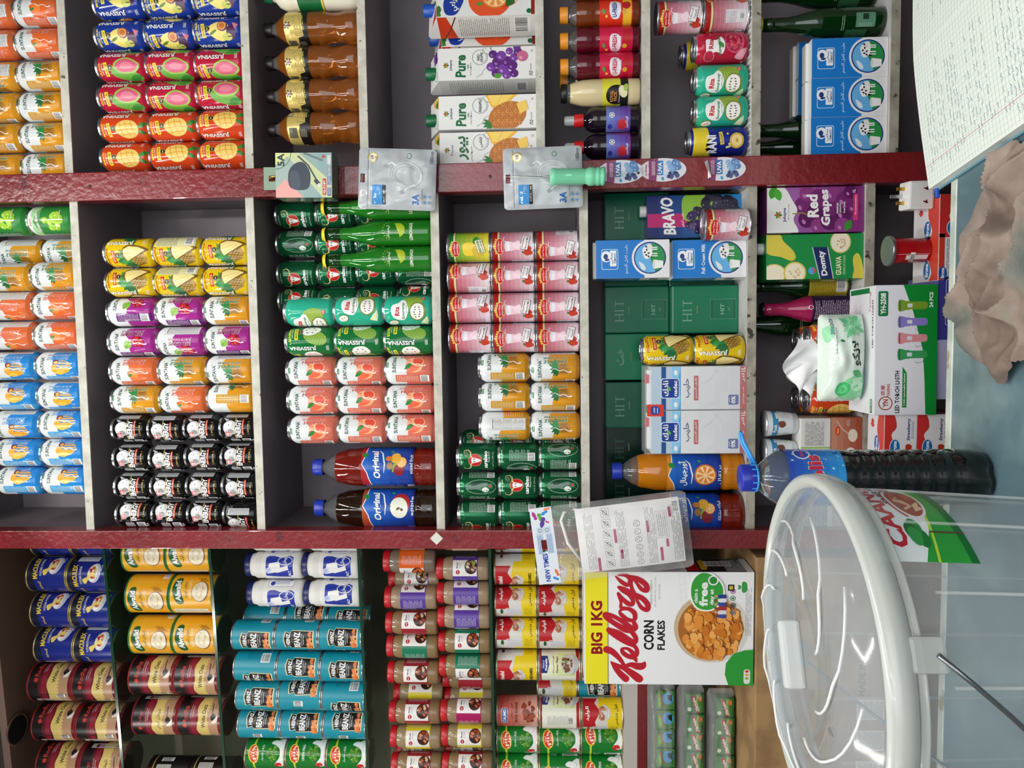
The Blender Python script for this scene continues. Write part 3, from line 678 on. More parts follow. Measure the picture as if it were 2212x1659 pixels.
def tin_oats():
    a = Art(); a.rect(0, 104, 320, 34, M('#1c1214')); a.rect(0, 78, 320, 22, M('#8a1c30')); a.rect(0, 86, 320, 8, M('#5a1420'))
    a.add([(-160+i*8, 34) for i in range(41)]+[(-160+i*8, 64+2.4*sin(i*.9)) for i in range(41)], [(i, i+1, 42+i, 41+i) for i in range(40)], M('#d8c070')); a.rect(0, 24, 320, 28, M('#b48c6a'))
    for dx, en in ((0, 1), (155.5, 0)):
        a.shift(dx)
        for k in range(6): a.leaf(-24, 97, 7, 4, k*60, M('#c83c2c'))
        if en: a.text('Rodha', 6, 97, 12, M('#c84438'), 0, 42, .02); a.text('White Oats', 0, 48, 11, M('#2c2014'), 0, 60, .02)
        else: a.text(ar('روضة'), 4, 97, 12, M('#c84438'), 0, 32, .02); a.text(ar('شوفان ابيض'), 0, 48, 12, M('#2c2014'), 0, 54, .01)
        a.text('Carefully selected and', 12, 82, 3, M('#e0d0c8'), 0, 34); a.text('Guaranteed finest', 12, 77, 3, M('#e0d0c8'), 0, 28)
        a.ell(-2, 22, 9, 7, M('#201818'), 0, 14); a.line([(6, 24), (34, 27)], 2.4, M('#201818')); a.blob([(-16, 26), (-4, 16), (2, 10), (-14, 12)], M('#ece4d8')); a.text('white oats', 30, 19, 3, M('#5a3c2c'), 0, 20); a.rrect(77, 60, 40, 90, 1, M('#2a2426')); a.rrect(66, 60, 16, 84, 1, M('#d0ccc8')); a.lines(66, 60, 14, 80, 16, M('#4a4444'), 1); a.barcode(88, 30, 12, 24)
    a.shift(); steel_can('white_oats_tin', a, .1215, .0495, M('#6a1c28', .22), rim=M('#8a2024', .35, .13))
tin_oats()
def tin_alwalid():
    a = Art(); a.bands(0, 320, 4, 112, '#e8a41c', '#f0b428', 3)
    for dx in (0, 155.5):
        a.shift(dx); a.blob([(-34, 92), (0, 107), (32, 102), (34, 86), (4, 86), (-30, 74)], M('#1c5a2c')); a.text('Alwalid', 0, 92, 15, W, 8, 54, .05, .15); a.text(ar('شوفان الوليد'), 3, 72, 9, M('#3a6a3c'), 8, 44, .01)
        a.shift(dx); a.text('WHITE OATS', 3, 60, 7, M('#f4dcb0'), 6, 50, .02); a.ell(-2, 33, 27, 22, M('#7a4a20'), 0, 22); a.ell(-2, 34, 25, 20, M('#e8dcc0'), 0, 22); beans(a, -2, 36, 19, 12, 26, ('#d8c8a0', '#e4d8b8', '#ccb888'), 3)
        for k in range(3): a.line([(22+k*5, 10+k*6), (30+k*2, 40)], .9, M('#a8701c')); [a.leaf(25+k*4+j, 18+k*5+j*5, 6, 2.4, 60+(j % 2)*50, M('#a8701c')) for j in range(4)]
        a.poly([(62, 26), (92, 26), (86, 18), (92, 10), (62, 10)], M('#f2f0ea')); a.lines(76, 18, 18, 10, 3, M('#5a5a50'), 1); a.rrect(-62, 60, 22, 90, 1, M('#e8e2d0')); a.lines(-62, 60, 19, 84, 16, M('#8a7a50'), 1)
    a.shift(); steel_can('golden_oats_tin', a, .1165, .0495, M('#eeaa20', .13), rim=M('#2e7a3c', .3, .13))
tin_alwalid()
def tin_heinz():
    a = Art()
    for dx in (0, 130):
        a.shift(dx)
        o = lambda k: [(-19*k-2, 84+(k-1)*30), (4, 88+(k-1)*30), (19*k+2, 84+(k-1)*30), (17*k, 72), (24*k, 68), (22*k, 14-(k-1)*40), (-22*k, 14-(k-1)*40), (-24*k, 68), (-17*k, 72)]
        a.poly(o(1.08), M('#e8d8a8')); a.poly(o(1.0), M('#181818')); a.text('HEINZ', 1, 77, 10, W, 0, 31, .04); a.text('BEANZ', 0, 54, 16, W, 0, 42, .05); a.text('EST 1869', 0, 66.4, 2.4, M('#d8b070'), 0, 12); a.text('Baked Beans in a deliciously', 0, 42, 2.8, W, 0, 34); a.text('rich tomato sauce', 0, 37.5, 2.8, W, 0, 26)
        beans(a, -4, 21, 24, 6, 16, ('#e88a4c', '#d8743c', '#f0a46c'), 5.6, 8)
    a.shift(); a.lines(74, 60, 26, 40, 8, M('#0c5a68'), 1); a.barcode(66, 30, 24, 28, 90); a.text('415g', 94, 20, 6, W, 0, 14); a.lines(-72, 66, 22, 30, 8, M('#0a5460'), .9); a.barcode(-48, 60, 16, 24, 0)
    steel_can('baked_beans_tin', a, .1145, .0382, M('#1490a4', .35))
tin_heinz()
def tin_peas():
    a = Art()
    for dx, en in ((0, 1), (121, 0)):
        a.shift(dx); a.line([(-60, 84), (60, 84)], 5, M('#c8dc3c')); a.ell(-3, 84, 25, 14, M('#f0c83c'), 6, 22); a.ell(-3, 84, 22, 11.4, M('#d83c24'), 6, 20); a.ell(-3, 80, 20, 8, M('#f8e8c0'), 6, 18); a.text('Linda', -3, 80, 10, M('#c8241c'), 6, 34, .05); a.text(ar('ليندا'), -3, 91, 4, W, 6, 14, .02)
        a.shift(dx)
        a.text('GREEN PEAS' if en else ar('بازلاء خضراء'), 0, 60, 6.6, W, 0, 40, .02)
        a.blob([(-34, 4), (-30, 26), (-10, 14), (10, 16), (24, 30), (40, 4)], M('#e8ece8')); grapes(a, 0, 34, 4.6, 34, 19, 14, ('#4c8a2c', '#68a840', '#3c741f'), 7, '#a8d070'); a.blob([(24, 40), (34, 30), (28, 12), (18, 18)], M('#f0f2f0')); a.blob([(-40, 24), (-28, 28), (-26, 12), (-38, 10)], M('#c82c24')); a.barcode(60, 28, 18, 40); a.lines(60, 70, 18, 16, 5, W, .9)
    a.shift(); steel_can('green_peas_tin', a, .1095, .0385, M('#167a2c', .13), rim=M('#b8b090', .3, .85))
tin_peas()
def foul(kind, flip=False):
    a = Art(); yel, red = M('#e8cc20'), M('#b81c24')
    a.rect(0, 20, 260, 36, yel)
    for dx, en in ((0, 0), (122, 1)):
        a.shift(dx); a.poly([(-60, 38), (60, 38), (60, 58), (22, 66), (0, 44), (-28, 40)], yel); a.poly([(-36, 108), (48, 108), (48, 66), (30, 74), (8, 60), (-18, 74), (-36, 70)], red)
        a.text('Alwalid' if en else ar('الوليد'), 3, 92, 11, W, 0, 36, .03, .1 if en else 0)
        bowl(a, 4, 52, 44, -8, '#ccc8c8', lambda q: beans(q, 0, 3, 17, 9, 20, ('#b8785c', '#a86448', '#d09878'), 4.2, 11)); a.text('EXTRA LARGE', 4, 38, 3, M('#f6f6f4'), -8, 24)
        a.shift(dx)
        if en: a.text('FOUL MEDAMES', 0, 18, 8, M('#1c1c18'), 0, 60, .04)
        else: a.text(ar('فول مدمس'), 0, 19, 12, M('#1c1c18'), 0, 54, .01)
        a.rrect(-44, 60, 22, 40, 1, M('#dcdce0')); a.lines(-44, 60, 20, 36, 10, M('#9098a0'), .8); a.ell(-44, 90, 8, 4, M('#1c5a34'), 0, 12); a.lines(-44, 24, 24, 20, 6, M('#8a7a20'), .9)
    a.shift(); steel_can(kind, a, .1085, .0388, M('#d9d6ce'), rim=M('#b8b090', .3, .85))
foul('beans_tin')
def fiorella():
    a = Art(); a.rect(0, 8, 260, 8, M('#a81c24')); a.rect(0, 104, 260, 8, M('#a81c24'))
    for dx in (0, 122):
        a.shift(dx); a.bands(0, 60, 14, 98, '#c8d87c', '#f0f0e4', 6)
        a.poly([(-22, 100), (22, 100), (22, 84), (0, 80), (-22, 86)], M('#24367c')); a.text('Fiorella', 0, 88, 6, W, 0, 30, .04); a.text(ar('فيوريلا'), 0, 95, 4, W, 0, 20); a.text(ar('فول مدمس سادة'), 0, 70, 5.4, M('#7a2c1c'), 0, 44); a.text('Feves Plain', 0, 60, 5.6, M('#7a2c1c'), 0, 40, .03)
        bowl(a, 2, 28, 56, 0, '#b8b8b8', lambda q: (q.ell(0, 6, 25, 17, M('#c8c4c0'), 0, 20), beans(q, 0, 7, 19, 12, 26, ('#7a4428', '#8c5030', '#6a3820'), 4, 12), beans(q, 4, 9, 6, 4, 4, ('#6a9a3c',), 3, 2)))
        a.shift(dx+60, 52); a.rrect(0, 0, 30, 76, 1, M('#e8e8dc')); a.lines(0, 8, 26, 54, 15, M('#6a6a60'), .9); a.barcode(0, -26, 20, 16)
    a.shift(); steel_can('fava_beans_tin', a, .1085, .0388, M('#e8e8d8'), rim=M('#c0b8a0', .3, .85))
fiorella()
def california():
    a = Art(); a.bands(0, 260, 4, 106, '#d8a898', '#a83830', 7)
    for dx in (0, 122):
        a.shift(dx); a.rrect(-8, 88, 40, 16, 6, M('#e8e8f0'), 0); a.rrect(-8, 88, 38, 14, 5, M('#1c4a8c'), 0); a.text('CALIMO', -8, 88, 8, W, 0, 32, .03); a.text(ar('فول عريض'), 4, 70, 6, M('#3c2420'), 0, 38); a.text('FAVA BEANS', 0, 58, 8, M('#4a1c18'), 0, 54, .03); beans(a, 0, 28, 26, 18, 30, ('#8a4030', '#a05038', '#7a3426'), 6, 13)
    a.shift(); steel_can('broad_beans_tin', a, .1095, .0388, M('#c07868'), rim=M('#b0a890', .3, .85))
california()
def black_tin():
    a = Art(); a.rect(0, 60, 280, 90, M('#1c1816')); a.rect(0, 100, 280, 3, M('#b09050')); a.rrect(-10, 70, 34, 40, 2, M('#c8c4bc')); a.lines(-10, 70, 30, 36, 9, M('#3a3430'), 1); a.barcode(24, 66, 14, 34); a.star(60, 70, 9, W); a.lines(90, 40, 26, 50, 12, M('#b08048'), 1)
    steel_can('black_tin', a, .115, .047, M('#1a1614', .25), rim=M('#2c2824', .3, .6))
black_tin()

# ================================================================ bottles and jars
def ridged(r, amp, n): return lambda rr, z, a: rr+(amp if int(a/(2*pi)*n*2+.5) % 2 else 0)
def cap_mesh(r, z0, z1, col, name='cap', rough=.35, n=48, amp=.0003):
    s = Mesh(); s.lathe([(r, z0), (r, z1-.0016), (r-.0012, z1), (.0001, z1)], M(col, rough), n, cap0=False, cap1=False, fn=lambda rr, z, a: rr+(amp if int(round(a/(2*pi)*n)) % 2 and rr > r*.97 else 0))
    return s.build(name)
def bottle(kind, name, prof, level, liq, clear, cap, label=None, extra=None, n=32, fn=None, cat='bottle', on=None):
    pr = []; mt = []
    for p, q in zip(prof, prof[1:]):
        pr.append(p); mt.append(liq if p[1] < level-1e-6 else clear)
        if p[1] < level < q[1]:
            t = (level-p[1])/(q[1]-p[1]); pr.append((p[0]+(q[0]-p[0])*t, level)); mt.append(clear)
    pr.append(prof[-1])
    s = Mesh(); s.lathe(pr, mt, n, fn=fn)
    if on: s.wrap(on, prof, n)
    parts = [('bottle_body', s.build('bottle_body'), [])]
    if cap: parts.append(('cap', cap_mesh(*cap), []))
    if label:
        z0, z1, art, base, rr = label
        P = [p for p in prof if z0 < p[1] < z1]
        def R(z):
            for (r0, a0), (r1, a1) in zip(prof, prof[1:]):
                if a0 <= z <= a1 and a1 > a0: return r0+(r1-r0)*(z-a0)/(a1-a0)
            return prof[-1][0]
        lp = [(R(z0)+.0005, z0)]+[(r+.0005, z) for r, z in P]+[(R(z1)+.0005, z1)]
        t = Mesh(); t.lathe(lp, base, n, cap0=False, cap1=False); t.wrap(art, lp, n, z0*1000+.05, z1*1000-.05, rr)
        parts.append(('label', t.build('label'), []))
    if extra: parts += extra
    define(kind, name, cat, parts)
AMBER = M('#c8762c', .06, 0, .4, .72); BROWN = M('#54240c', .06, 0, .4, .25)
def reca():
    a = Art(); a.rect(0, 124, 240, 26, M('#1a1614')); a.rect(0, 150, 240, 30, M('#d8c070', .25, .3))
    for dx in (0, 109.3):
        a.shift(dx); a.poly([(-30, 140), (26, 142), (30, 126), (-24, 122)], M('#d8c070', .25, .3)); a.otext('RECA', 0, 134, 14, M('#c8b060'), M('#141010'), 6, 46, .04, .12, .07)
        a.text('NEW MALT DRINK', 4, 122, 3.6, M('#d8d860'), 6, 32, .01)
        for k in range(6): a.leaf(-2, 156, 9, 4, k*60+20, M('#2a2a34'))
        a.ell(-2, 156, 5, 5, M('#c8c0b8'), 0, 12); a.ell(-2, 153, 2, 2, M('#b8303c'), 0, 8)
        a.shift(dx); a.rrect(-46, 150, 22, 18, 1, M('#3a342c')); a.lines(-46, 150, 20, 16, 6, M('#a8a080'), .7); a.rrect(-46, 127, 20, 18, 1, M('#2a2622')); a.lines(-46, 127, 17, 14, 4, M('#c8c0a0'), 1)
    a.shift()
    pr = [(.024, .002), (.030, 0), (.0340, .006), (.0348, .016), (.0345, .028), (.0345, .030), (.0315, .044), (.0315, .062), (.0318, .064), (.0352, .082), (.0348, .092), (.0348, .112), (.0348, .150), (.0335, .160), (.029, .170), (.018, .184), (.0125, .192), (.0125, .200)]
    fn = lambda r, z, t: r*(1-.07*max(0, cos(5*t))) if z < .012 else (r-.0009*(1+sin(6*t)) if .05 < z < .075 else r)
    bottle('malt_bottle', 'drink_bottle', pr, .186, AMBER, CLEAR, (.0150, .198, .216, '#1c1a1a'), (.112, .164, a, M('#d8c070', .25, .3), .0348), fn=fn, n=40)
reca()
def milk_drink():
    a = Art(); a.rect(0, 105, 240, 54, M('#186a38')); a.blob([(-20, 120), (0, 130), (20, 118), (14, 92), (-10, 88)], M('#7ac03c')); a.text('Al Rawda', 0, 108, 12, M('#c82c3c'), 0, 40, .03); a.text('Laban', 0, 92, 8, W, 0, 24); a.rect(0, 80, 240, 4, M('#e8d040'))
    pr = [(.024, .002), (.030, 0), (.035, .008), (.036, .02), (.036, .07), (.036, .135), (.034, .145), (.035, .150), (.033, .16), (.033, .165), (.026, .18), (.014, .19), (.0135, .2)]
    bottle('white_milk_bottle', 'drink_bottle', pr, 1, M('#e6e2cc', .3), W, (.016, .196, .214, '#2a7a4c'), (.077, .134, a, M('#186a38'), .036))
milk_drink()
def ufresh(kind, liq, c1, c2, tcol):
    a = Art(); a.rect(0, 52, 170, 66, M(c1)); a.rect(0, 28, 170, 18, M(c2))
    for dx in (0, 82.3):
        a.shift(dx); a.blob([(-18, 60), (0, 66), (18, 62), (16, 46), (0, 42), (-18, 46)], M('#e8e6f0')); a.otext('U-FRESH', 0, 55, 10, M(tcol), W, 0, 32, .04, 0, .06); a.text('juice drink', 4, 42, 3, W, 0, 20)
        a.ell(8, 30, 9, 9, M('#b81c24'), 0, 14); a.ell(-6, 34, 5, 5, M('#d8a030'), 0, 12); a.ell(-14, 72, 3, 3, M('#e8c040'), 0, 8); a.leaf(-10, 76, 12, 7, 20, M('#4c9a3c'))
    a.shift(); pr = [(.020, .001), (.024, 0), (.0262, .004), (.0262, .016), (.0262, .088), (.0245, .092), (.0255, .098), (.0265, .11), (.0262, .128), (.0235, .140), (.017, .147), (.0148, .151), (.0148, .157)]
    bottle(kind, 'juice_bottle', pr, .135, liq, CLEAR, (.0170, .1535, .171, '#e8962c'), (.017, .087, a, M(c1), .0262), n=28)
ufresh('apple_bottle', M('#8a3c14', .06, 0, .4, .4), '#d8341c', '#e8b82c', '#1c2c8a'); ufresh('berry_bottle', M('#6a0c20', .06, 0, .4, .3), '#d01c48', '#c01838', '#c81c40')
def royal():
    a = Art(); a.rect(0, 54, 180, 56, M('#e0d83c')); a.rect(0, 34, 180, 18, M('#1a1a16')); a.ell(-2, 52, 22, 22, M('#1a1a16'), 0, 22); a.text('ROYAL', -4, 62, 7, M('#d88a3c'), 0, 24, .03); a.text('PACK', -4, 54, 7, M('#d88a3c'), 0, 20, .03); a.ell(6, 38, 13, 9, M('#e8e0b8'), 20, 14); a.ell(14, 32, 8, 5, M('#a8c050'), -10, 12); a.text('Royal guava', -8, 46, 2.6, W, 0, 20)
    pr = [(.022, .001), (.026, 0), (.028, .004), (.0282, .02), (.0282, .085), (.0285, .1), (.027, .125), (.021, .148), (.018, .155), (.018, .160)]
    bottle('guava_nectar_bottle', 'juice_bottle', pr, .15, M('#d8c89a', .12, 0, .5), CLEAR, (.0195, .158, .170, '#181816'), (.027, .082, a, M('#1a1a16'), .0282), n=28)
royal()
def sport(kind, base):
    a = Art(); a.rect(0, 50, 180, 60, M(base)); a.bands(0, 60, 24, 76, '#6a3c9c', '#6c88d0', 5); a.ell(10, 62, 6, 6, M('#e8e8f0'), 0, 14)
    for k in range(5): a.ell(10+3.4*cos(k*1.256), 62+3.4*sin(k*1.256), 1.3, 1.3, M('#242434'), 0, 6)
    a.ell(-10, 40, 12, 10, M('#c83040'), 0, 14); a.text(ar('فيتامين'), -6, 30, 7, W, 0, 24, .02); a.ell(-14, 66, 6, 5, M('#2c3c9a'), 0, 10); a.lines(44, 50, 20, 46, 10, W, .8)
    pr = [(.022, .001), (.025, 0), (.0275, .006), (.0265, .014), (.0275, .022), (.0275, .074), (.026, .080), (.0275, .092), (.0265, .104), (.021, .114), (.013, .119), (.0125, .124)]
    s = Mesh(); s.lathe([(.0105, .141), (.0105, .158), (.0085, .163), (.0001, .1635)], M('#e0e0e4', .15, 0, .5, .5), 20, cap0=False, cap1=False)
    bottle(kind, 'juice_bottle', pr, 1, M('#180c1c', .08, 0, .5), CLEAR, (.0135, .1215, .142, '#c81c20'), (.022, .074, a, M(base), .0275), [('spout_cover', s.build('spout_cover'), [])], n=28)
sport('sports_bottle', '#5a489c'); sport('pink_sports_bottle', '#8c2c70')
GREENG = M('#238a22', .05, 0, .5, .35); DGREEN = M('#08300e', .05, 0, .6, .2)
def lemonade():
    a = Art(); a.ell(4, 74, 15, 15, M('#a8c020'), 0, 22, 200, 380); a.ring(4, 74, 16.5, 16.5, 1.2, M('#c8d83c'), 0, 18, 195, 385)
    for g in (225, 255, 285, 315, 345): a.line([(4, 74), (4+13*cos(radians(g)), 74+13*sin(radians(g)))], .7, M('#d8e060'))
    a.text(ar('ليموناد'), 0, 94, 9, M('#dce8c8'), 0, 28, .01); a.text('LEMONADE', 0, 44, 7.4, M('#d8e4c8'), 0, 40, .03)
    for k in range(9): g = radians(20+k*18); a.line([(4+19*cos(g), 88+16*sin(g)), (4+23*cos(g), 88+20*sin(g))], 1, M('#c8d83c'))
    a.lines(60, 70, 26, 60, 12, M('#d8e4c8'), .9)
    pr = [(.022, .001), (.026, 0), (.0285, .004), (.0285, .01), (.0285, .118), (.0275, .13), (.022, .150), (.0165, .172), (.0138, .19), (.0132, .215), (.0132, .216), (.0142, .219), (.0132, .223), (.0128, .24)]
    s = Mesh(); s.lathe([(.0158, .2385), (.0155, .241), (.0135, .246), (.0001, .2465)], M('#e8d024', .35), 42, cap0=False, cap1=False, fn=lambda r, z, t: r+(.0009*cos(21*t) if z < .24 else 0))
    bottle('lemonade_bottle', 'drink_bottle', pr, .205, GREENG, M('#0c4414', .05, 0, .6, .4), None, None, [('crown_cap', s.build('crown_cap'), [])], on=a)
    b = Art(); b.rrect(6, 44, 30, 40, 2, M('#5c8c74')); b.rrect(12, 44, 12, 12, 1, M('#1c3c2c')); b.lines(-4, 44, 8, 30, 8, M('#b8d0c0'), .9); b.rrect(-24, 60, 20, 44, 1, M('#2c5c3c')); b.lines(0, 90, 30, 8, 2, M('#c8d8c8'), .9)
    pr2 = [(r*1.06, z*1.06) for r, z in pr]; s = Mesh(); s.lathe([(.0168, .253), (.0165, .2555), (.0145, .261), (.0001, .2615)], M('#b8a81c', .35), 42, cap0=False, cap1=False, fn=lambda r, z, t: r+(.0009*cos(21*t) if z < .254 else 0))
    bottle('dark_green_bottle', 'drink_bottle', pr2, 1, DGREEN, DGREEN, None, None, [('crown_cap', s.build('crown_cap'), [])], on=b)
    pr3 = [(r*1.02, z*.84) for r, z in pr]; c = Art(); c.rect(0, 54, 190, 96, M('#30183c')); c.lines(0, 60, 46, 74, 20, M('#d8d0dc'), 1); c.ring(6, 106, 5, 5, 1, W); s = Mesh(); s.lathe([(.0155, .2005), (.0152, .203), (.0132, .2075), (.0001, .208)], M('#201c1e', .25, .5), 42, cap0=False, cap1=False, fn=lambda r, z, t: r+(.0008*cos(21*t) if z < .202 else 0))
    bottle('purple_bottle', 'drink_bottle', pr3, 1, M('#a01850', .08, 0, .5, .15), M('#a01850', .08, 0, .5, .15), None, None, [('crown_cap', s.build('crown_cap'), [])], on=c)
    d = Art(); d.rect(0, 50, 200, 84, M('#b8a02c')); d.lines(0, 60, 44, 56, 16, M('#4a3c18'), .9); d.barcode(0, 22, 30, 22)
    bottle('yellow_label_bottle', 'drink_bottle', pr3, 1, DGREEN, DGREEN, (.0145, .196, .212, '#1c2018'), (.008, .092, d, M('#b8a02c'), .029))
lemonade()
def origina(kind, liq, word, wordar, fruit, top, grape=False):
    a = Art(); a.bands(0, 282, 40, 176, '#16308a', '#1c6ac8', 6)
    for dx in (0, 136.6):
        a.shift(dx); a.poly([(-69, 176), (69, 176), (69, 158), (20, 160), (0, 168), (-20, 156), (-69, 146)], M(top)); a.line([(-69, 146), (-20, 156), (0, 168), (20, 160), (69, 158)], 2, W)
        a.leaf(18, 154, 16, 12, 60, M('#2c8a3c'), M('#1c6a2c'))
        if wordar: a.otext(ar(wordar), 4, 136, 20, W, M('#142c7a'), 0, 58, .03, 0, .03)
        else: a.otext('Original', 0, 134, 20, W, M('#142c7a'), 6, 66, .035, .2, .03)
        a.line([(-20, 118), (0, 116), (26, 122), (34, 130)], [1, 3, 3, 1], W)
        fruit(a); a.text(word if not wordar else ar(word), 0, 56, 9, W, 0, 44, .01); a.rrect(16, 46, 26, 5, 2, M('#4cb04c')); a.leaf(30, 96, 9, 6, 70, M('#3c9a4c'))
        a.rrect(69, 106, 34, 128, 1, M('#28286a')); a.lines(69, 120, 28, 86, 20, M('#c8c8e0'), .9); a.barcode(69, 58, 26, 20)
    a.shift()
    pr = [(.030, .001), (.038, 0), (.0425, .006), (.0435, .016), (.042, .022), (.0435, .03), (.0435, .042), (.0415, .046), (.0418, .05), (.0435, .054), (.0435, .058), (.0435, .172), (.0435, .178), (.0425, .192), (.0405, .208), (.036, .226), (.0285, .245), (.019, .258), (.0145, .263), (.0145, .272)]
    fn = lambda r, z, t: r+.0009*sin(6*t+z*180) if .18 < z < .25 else r
    bottle(kind, 'juice_bottle', pr, .232, liq, CLEAR, (.0185, .2665, .2885, '#2438a8'), (.052, .170, a, M('#1c4a9c'), .0435), n=40, fn=fn)
def o_mix(a):
    beans(a, -2, 92, 14, 9, 16, ('#a8b83c', '#8ca834'), 5, 4); a.ell(-14, 84, 13, 12, M('#8a1c30'), 0, 18); orange_half(a, 4, 78, 12, '#e88a24', '#f0b050'); a.ell(14, 90, 12, 11, M('#e8b03c'), 10, 16); a.ell(-4, 104, 8, 7, M('#a87c40'), 0, 14); a.ell(12, 106, 6, 8, M('#d87c2c'), 0, 12)
def o_apple(a):
    a.ell(6, 82, 24, 20, M('#b0242c'), 0, 22); a.ell(-4, 86, 24, 20, M('#e8ecd8'), 10, 22); a.ell(-6, 88, 3, 5, M('#6a4420'), 30, 10); a.ell(-8, 80, 3, 4, M('#6a4420'), -30, 10); a.line([(-2, 104), (6, 112)], 1.4, M('#5a3c20'))
def o_orange(a): a.push(0, 88, -20); orange_half(a, 0, 0, 24, '#d86a24', '#e08a40'); a.pop()
origina('mixed_fruit_bottle', M('#741a10', .06, 0, .4, .12), 'mixed fruit', None, o_mix, '#a8242c')
origina('apple_juice_bottle', M('#241408', .05, 0, .5, .12), 'apple', None, o_apple, '#b0482c')
origina('orange_juice_bottle', M('#c8780c', .06, 0, .4, .1), 'برتقال', 'أورجينال', o_orange, '#e08c24')
origina('mixed_bottle_arabic', M('#741a10', .06, 0, .4, .12), 'فواكه مشكلة', 'أورجينال', o_mix, '#a8242c')
def water():
    a = Art(); a.bands(0, 260, 204, 288, '#2c9adc', '#2a48b0', 7); a.otext('Solis', 2, 246, 20, M('#c8283c'), W, 8, 56, .04, .1, .06)
    a.ell(34, 262, 12, 12, M('#e8ecf4'), 0, 20); a.ell(34, 262, 10, 10, M('#2c4cb0'), 0, 20); a.text('Solis', 34, 262, 5, M('#e85060'), 0, 14)
    rnd = random.Random(3)
    for k in range(60): a.ell(rnd.uniform(-120, 120), rnd.uniform(208, 285), rnd.uniform(.5, 2.2), rnd.uniform(.5, 2.2), M('#a8d8f4'), 0, 7)
    a.text('2L', 36, 214, 6, M('#1c3c8a'), 0, 8)
    pr = [(.026, .002), (.034, 0), (.0395, .010), (.0405, .024), (.0405, .05), (.038, .055), (.0405, .060)]
    z = .075
    while z < .195: pr += [(.0402, z), (.0375, z+.006), (.0402, z+.012)]; z += .021
    pr += [(.0402, .200), (.0402, .204), (.0402, .286), (.0385, .292), (.030, .305), (.019, .317), (.0165, .320), (.0165, .327)]
    fn = lambda r, z, t: r*(1-.10*max(0, cos(5*t))) if z < .02 else r
    h = Mesh(); h.lathe([(.0168, .3205), (.0205, .3205), (.0205, .3235), (.0168, .3235), (.0168, .3205)], M('#3c9ae8', .35), 32, cap0=False, cap1=False)
    pts = [(.020, 0, .322), (.034, 0, .328), (.052, 0, .336), (.064, .0, .338), (.068, .006, .338), (.064, .011, .338), (.052, .012, .336), (.034, .012, .328), (.018, .010, .322)]
    h.tube([(x, y-.006, z) for x, y, z in pts], .0024, M('#3c9ae8', .35), 8)
    for k in range(12): g = 2*pi*k/12; h.box(.0195*sin(g)-.001, .0195*sin(g)+.001, .0195*cos(g)-.001, .0195*cos(g)+.001, .3235, .330, M('#3c9ae8', .35))
    bottle('dark_liquid_bottle', 'plastic_bottle', pr, .205, M('#0a0c0e', .05, 0, .6), M('#c8d4d8', .06, 0, .3, .9, ior=1.2), (.0195, .3245, .3445, '#2430a0'), (.206, .284, a, M('#2a60c0'), .0402), [('carry_handle', h.build('carry_handle'), [])], n=40, fn=fn)
water()
def salt():
    b = M('#2438a0'); a = Art()
    for dx in (0, 111.5):
        a.shift(dx-2, -12, 0, 1.14); a.poly([(-22, 92), (26, 96), (26, 26), (-26, 26)], M('#e8e8ec')); a.poly([(-22, 90), (22, 90), (26, 84), (26, 72), (22, 60), (26, 36), (22, 28), (-26, 28), (-26, 60)], b); a.poly([(-16, 86), (8, 82), (12, 60), (-2, 56), (-12, 66)], W); a.ell(-8, 84, 7, 7, M('#c8d0f0'), 0, 14)
        for u, v in ((-10, 86), (-7, 83), (-5, 87)): a.ell(u, v, 1, 1, b, 0, 6)
        a.poly([(-14, 66), (-4, 66), (4, 40), (-6, 38)], W); a.ring(14, 46, 10, 17, 1.6, W); a.text(ar('ريحان'), 14, 47, 10, W, 0, 15, .03); a.text('SALT', -16, 36, 6, W, 0, 14, .03); a.poly([(-26, 36), (-18, 28), (-26, 28)], W)
        a.shift(dx+55); a.rrect(0, 58, 36, 66, 3, b); a.rrect(0, 58, 34.6, 64.6, 3, W); a.ell(-8, 80, 7, 6, b, 0, 12); a.lines(2, 56, 26, 40, 12, M('#3a4cae'), .9); a.barcode(8, 34, 16, 12, 0, '#f4f4f2', '#2438a0')
    a.shift(); wm = M('#e2e1dc', .45)
    pr = [(.031, 0), (.034, .003), (.0355, .010), (.0355, .100), (.034, .108), (.0335, .110), (.0345, .113), (.0335, .116), (.0345, .119), (.0335, .122), (.0345, .125), (.0325, .130), (.030, .134), (.029, .146)]
    pr = [(r, z*.945) for r, z in pr]; s = Mesh(); s.lathe(pr, wm, 32); s.wrap(a, [(.0355, .010), (.0355, .094)], 32, 11, 94, .0355)
    define('salt_bottle', 'salt_bottle', 'bottle', [('bottle_body', s.build('bottle_body'), []), ('cap', cap_mesh(.0305, .1345, .149, '#1c2460'), [])])
salt()
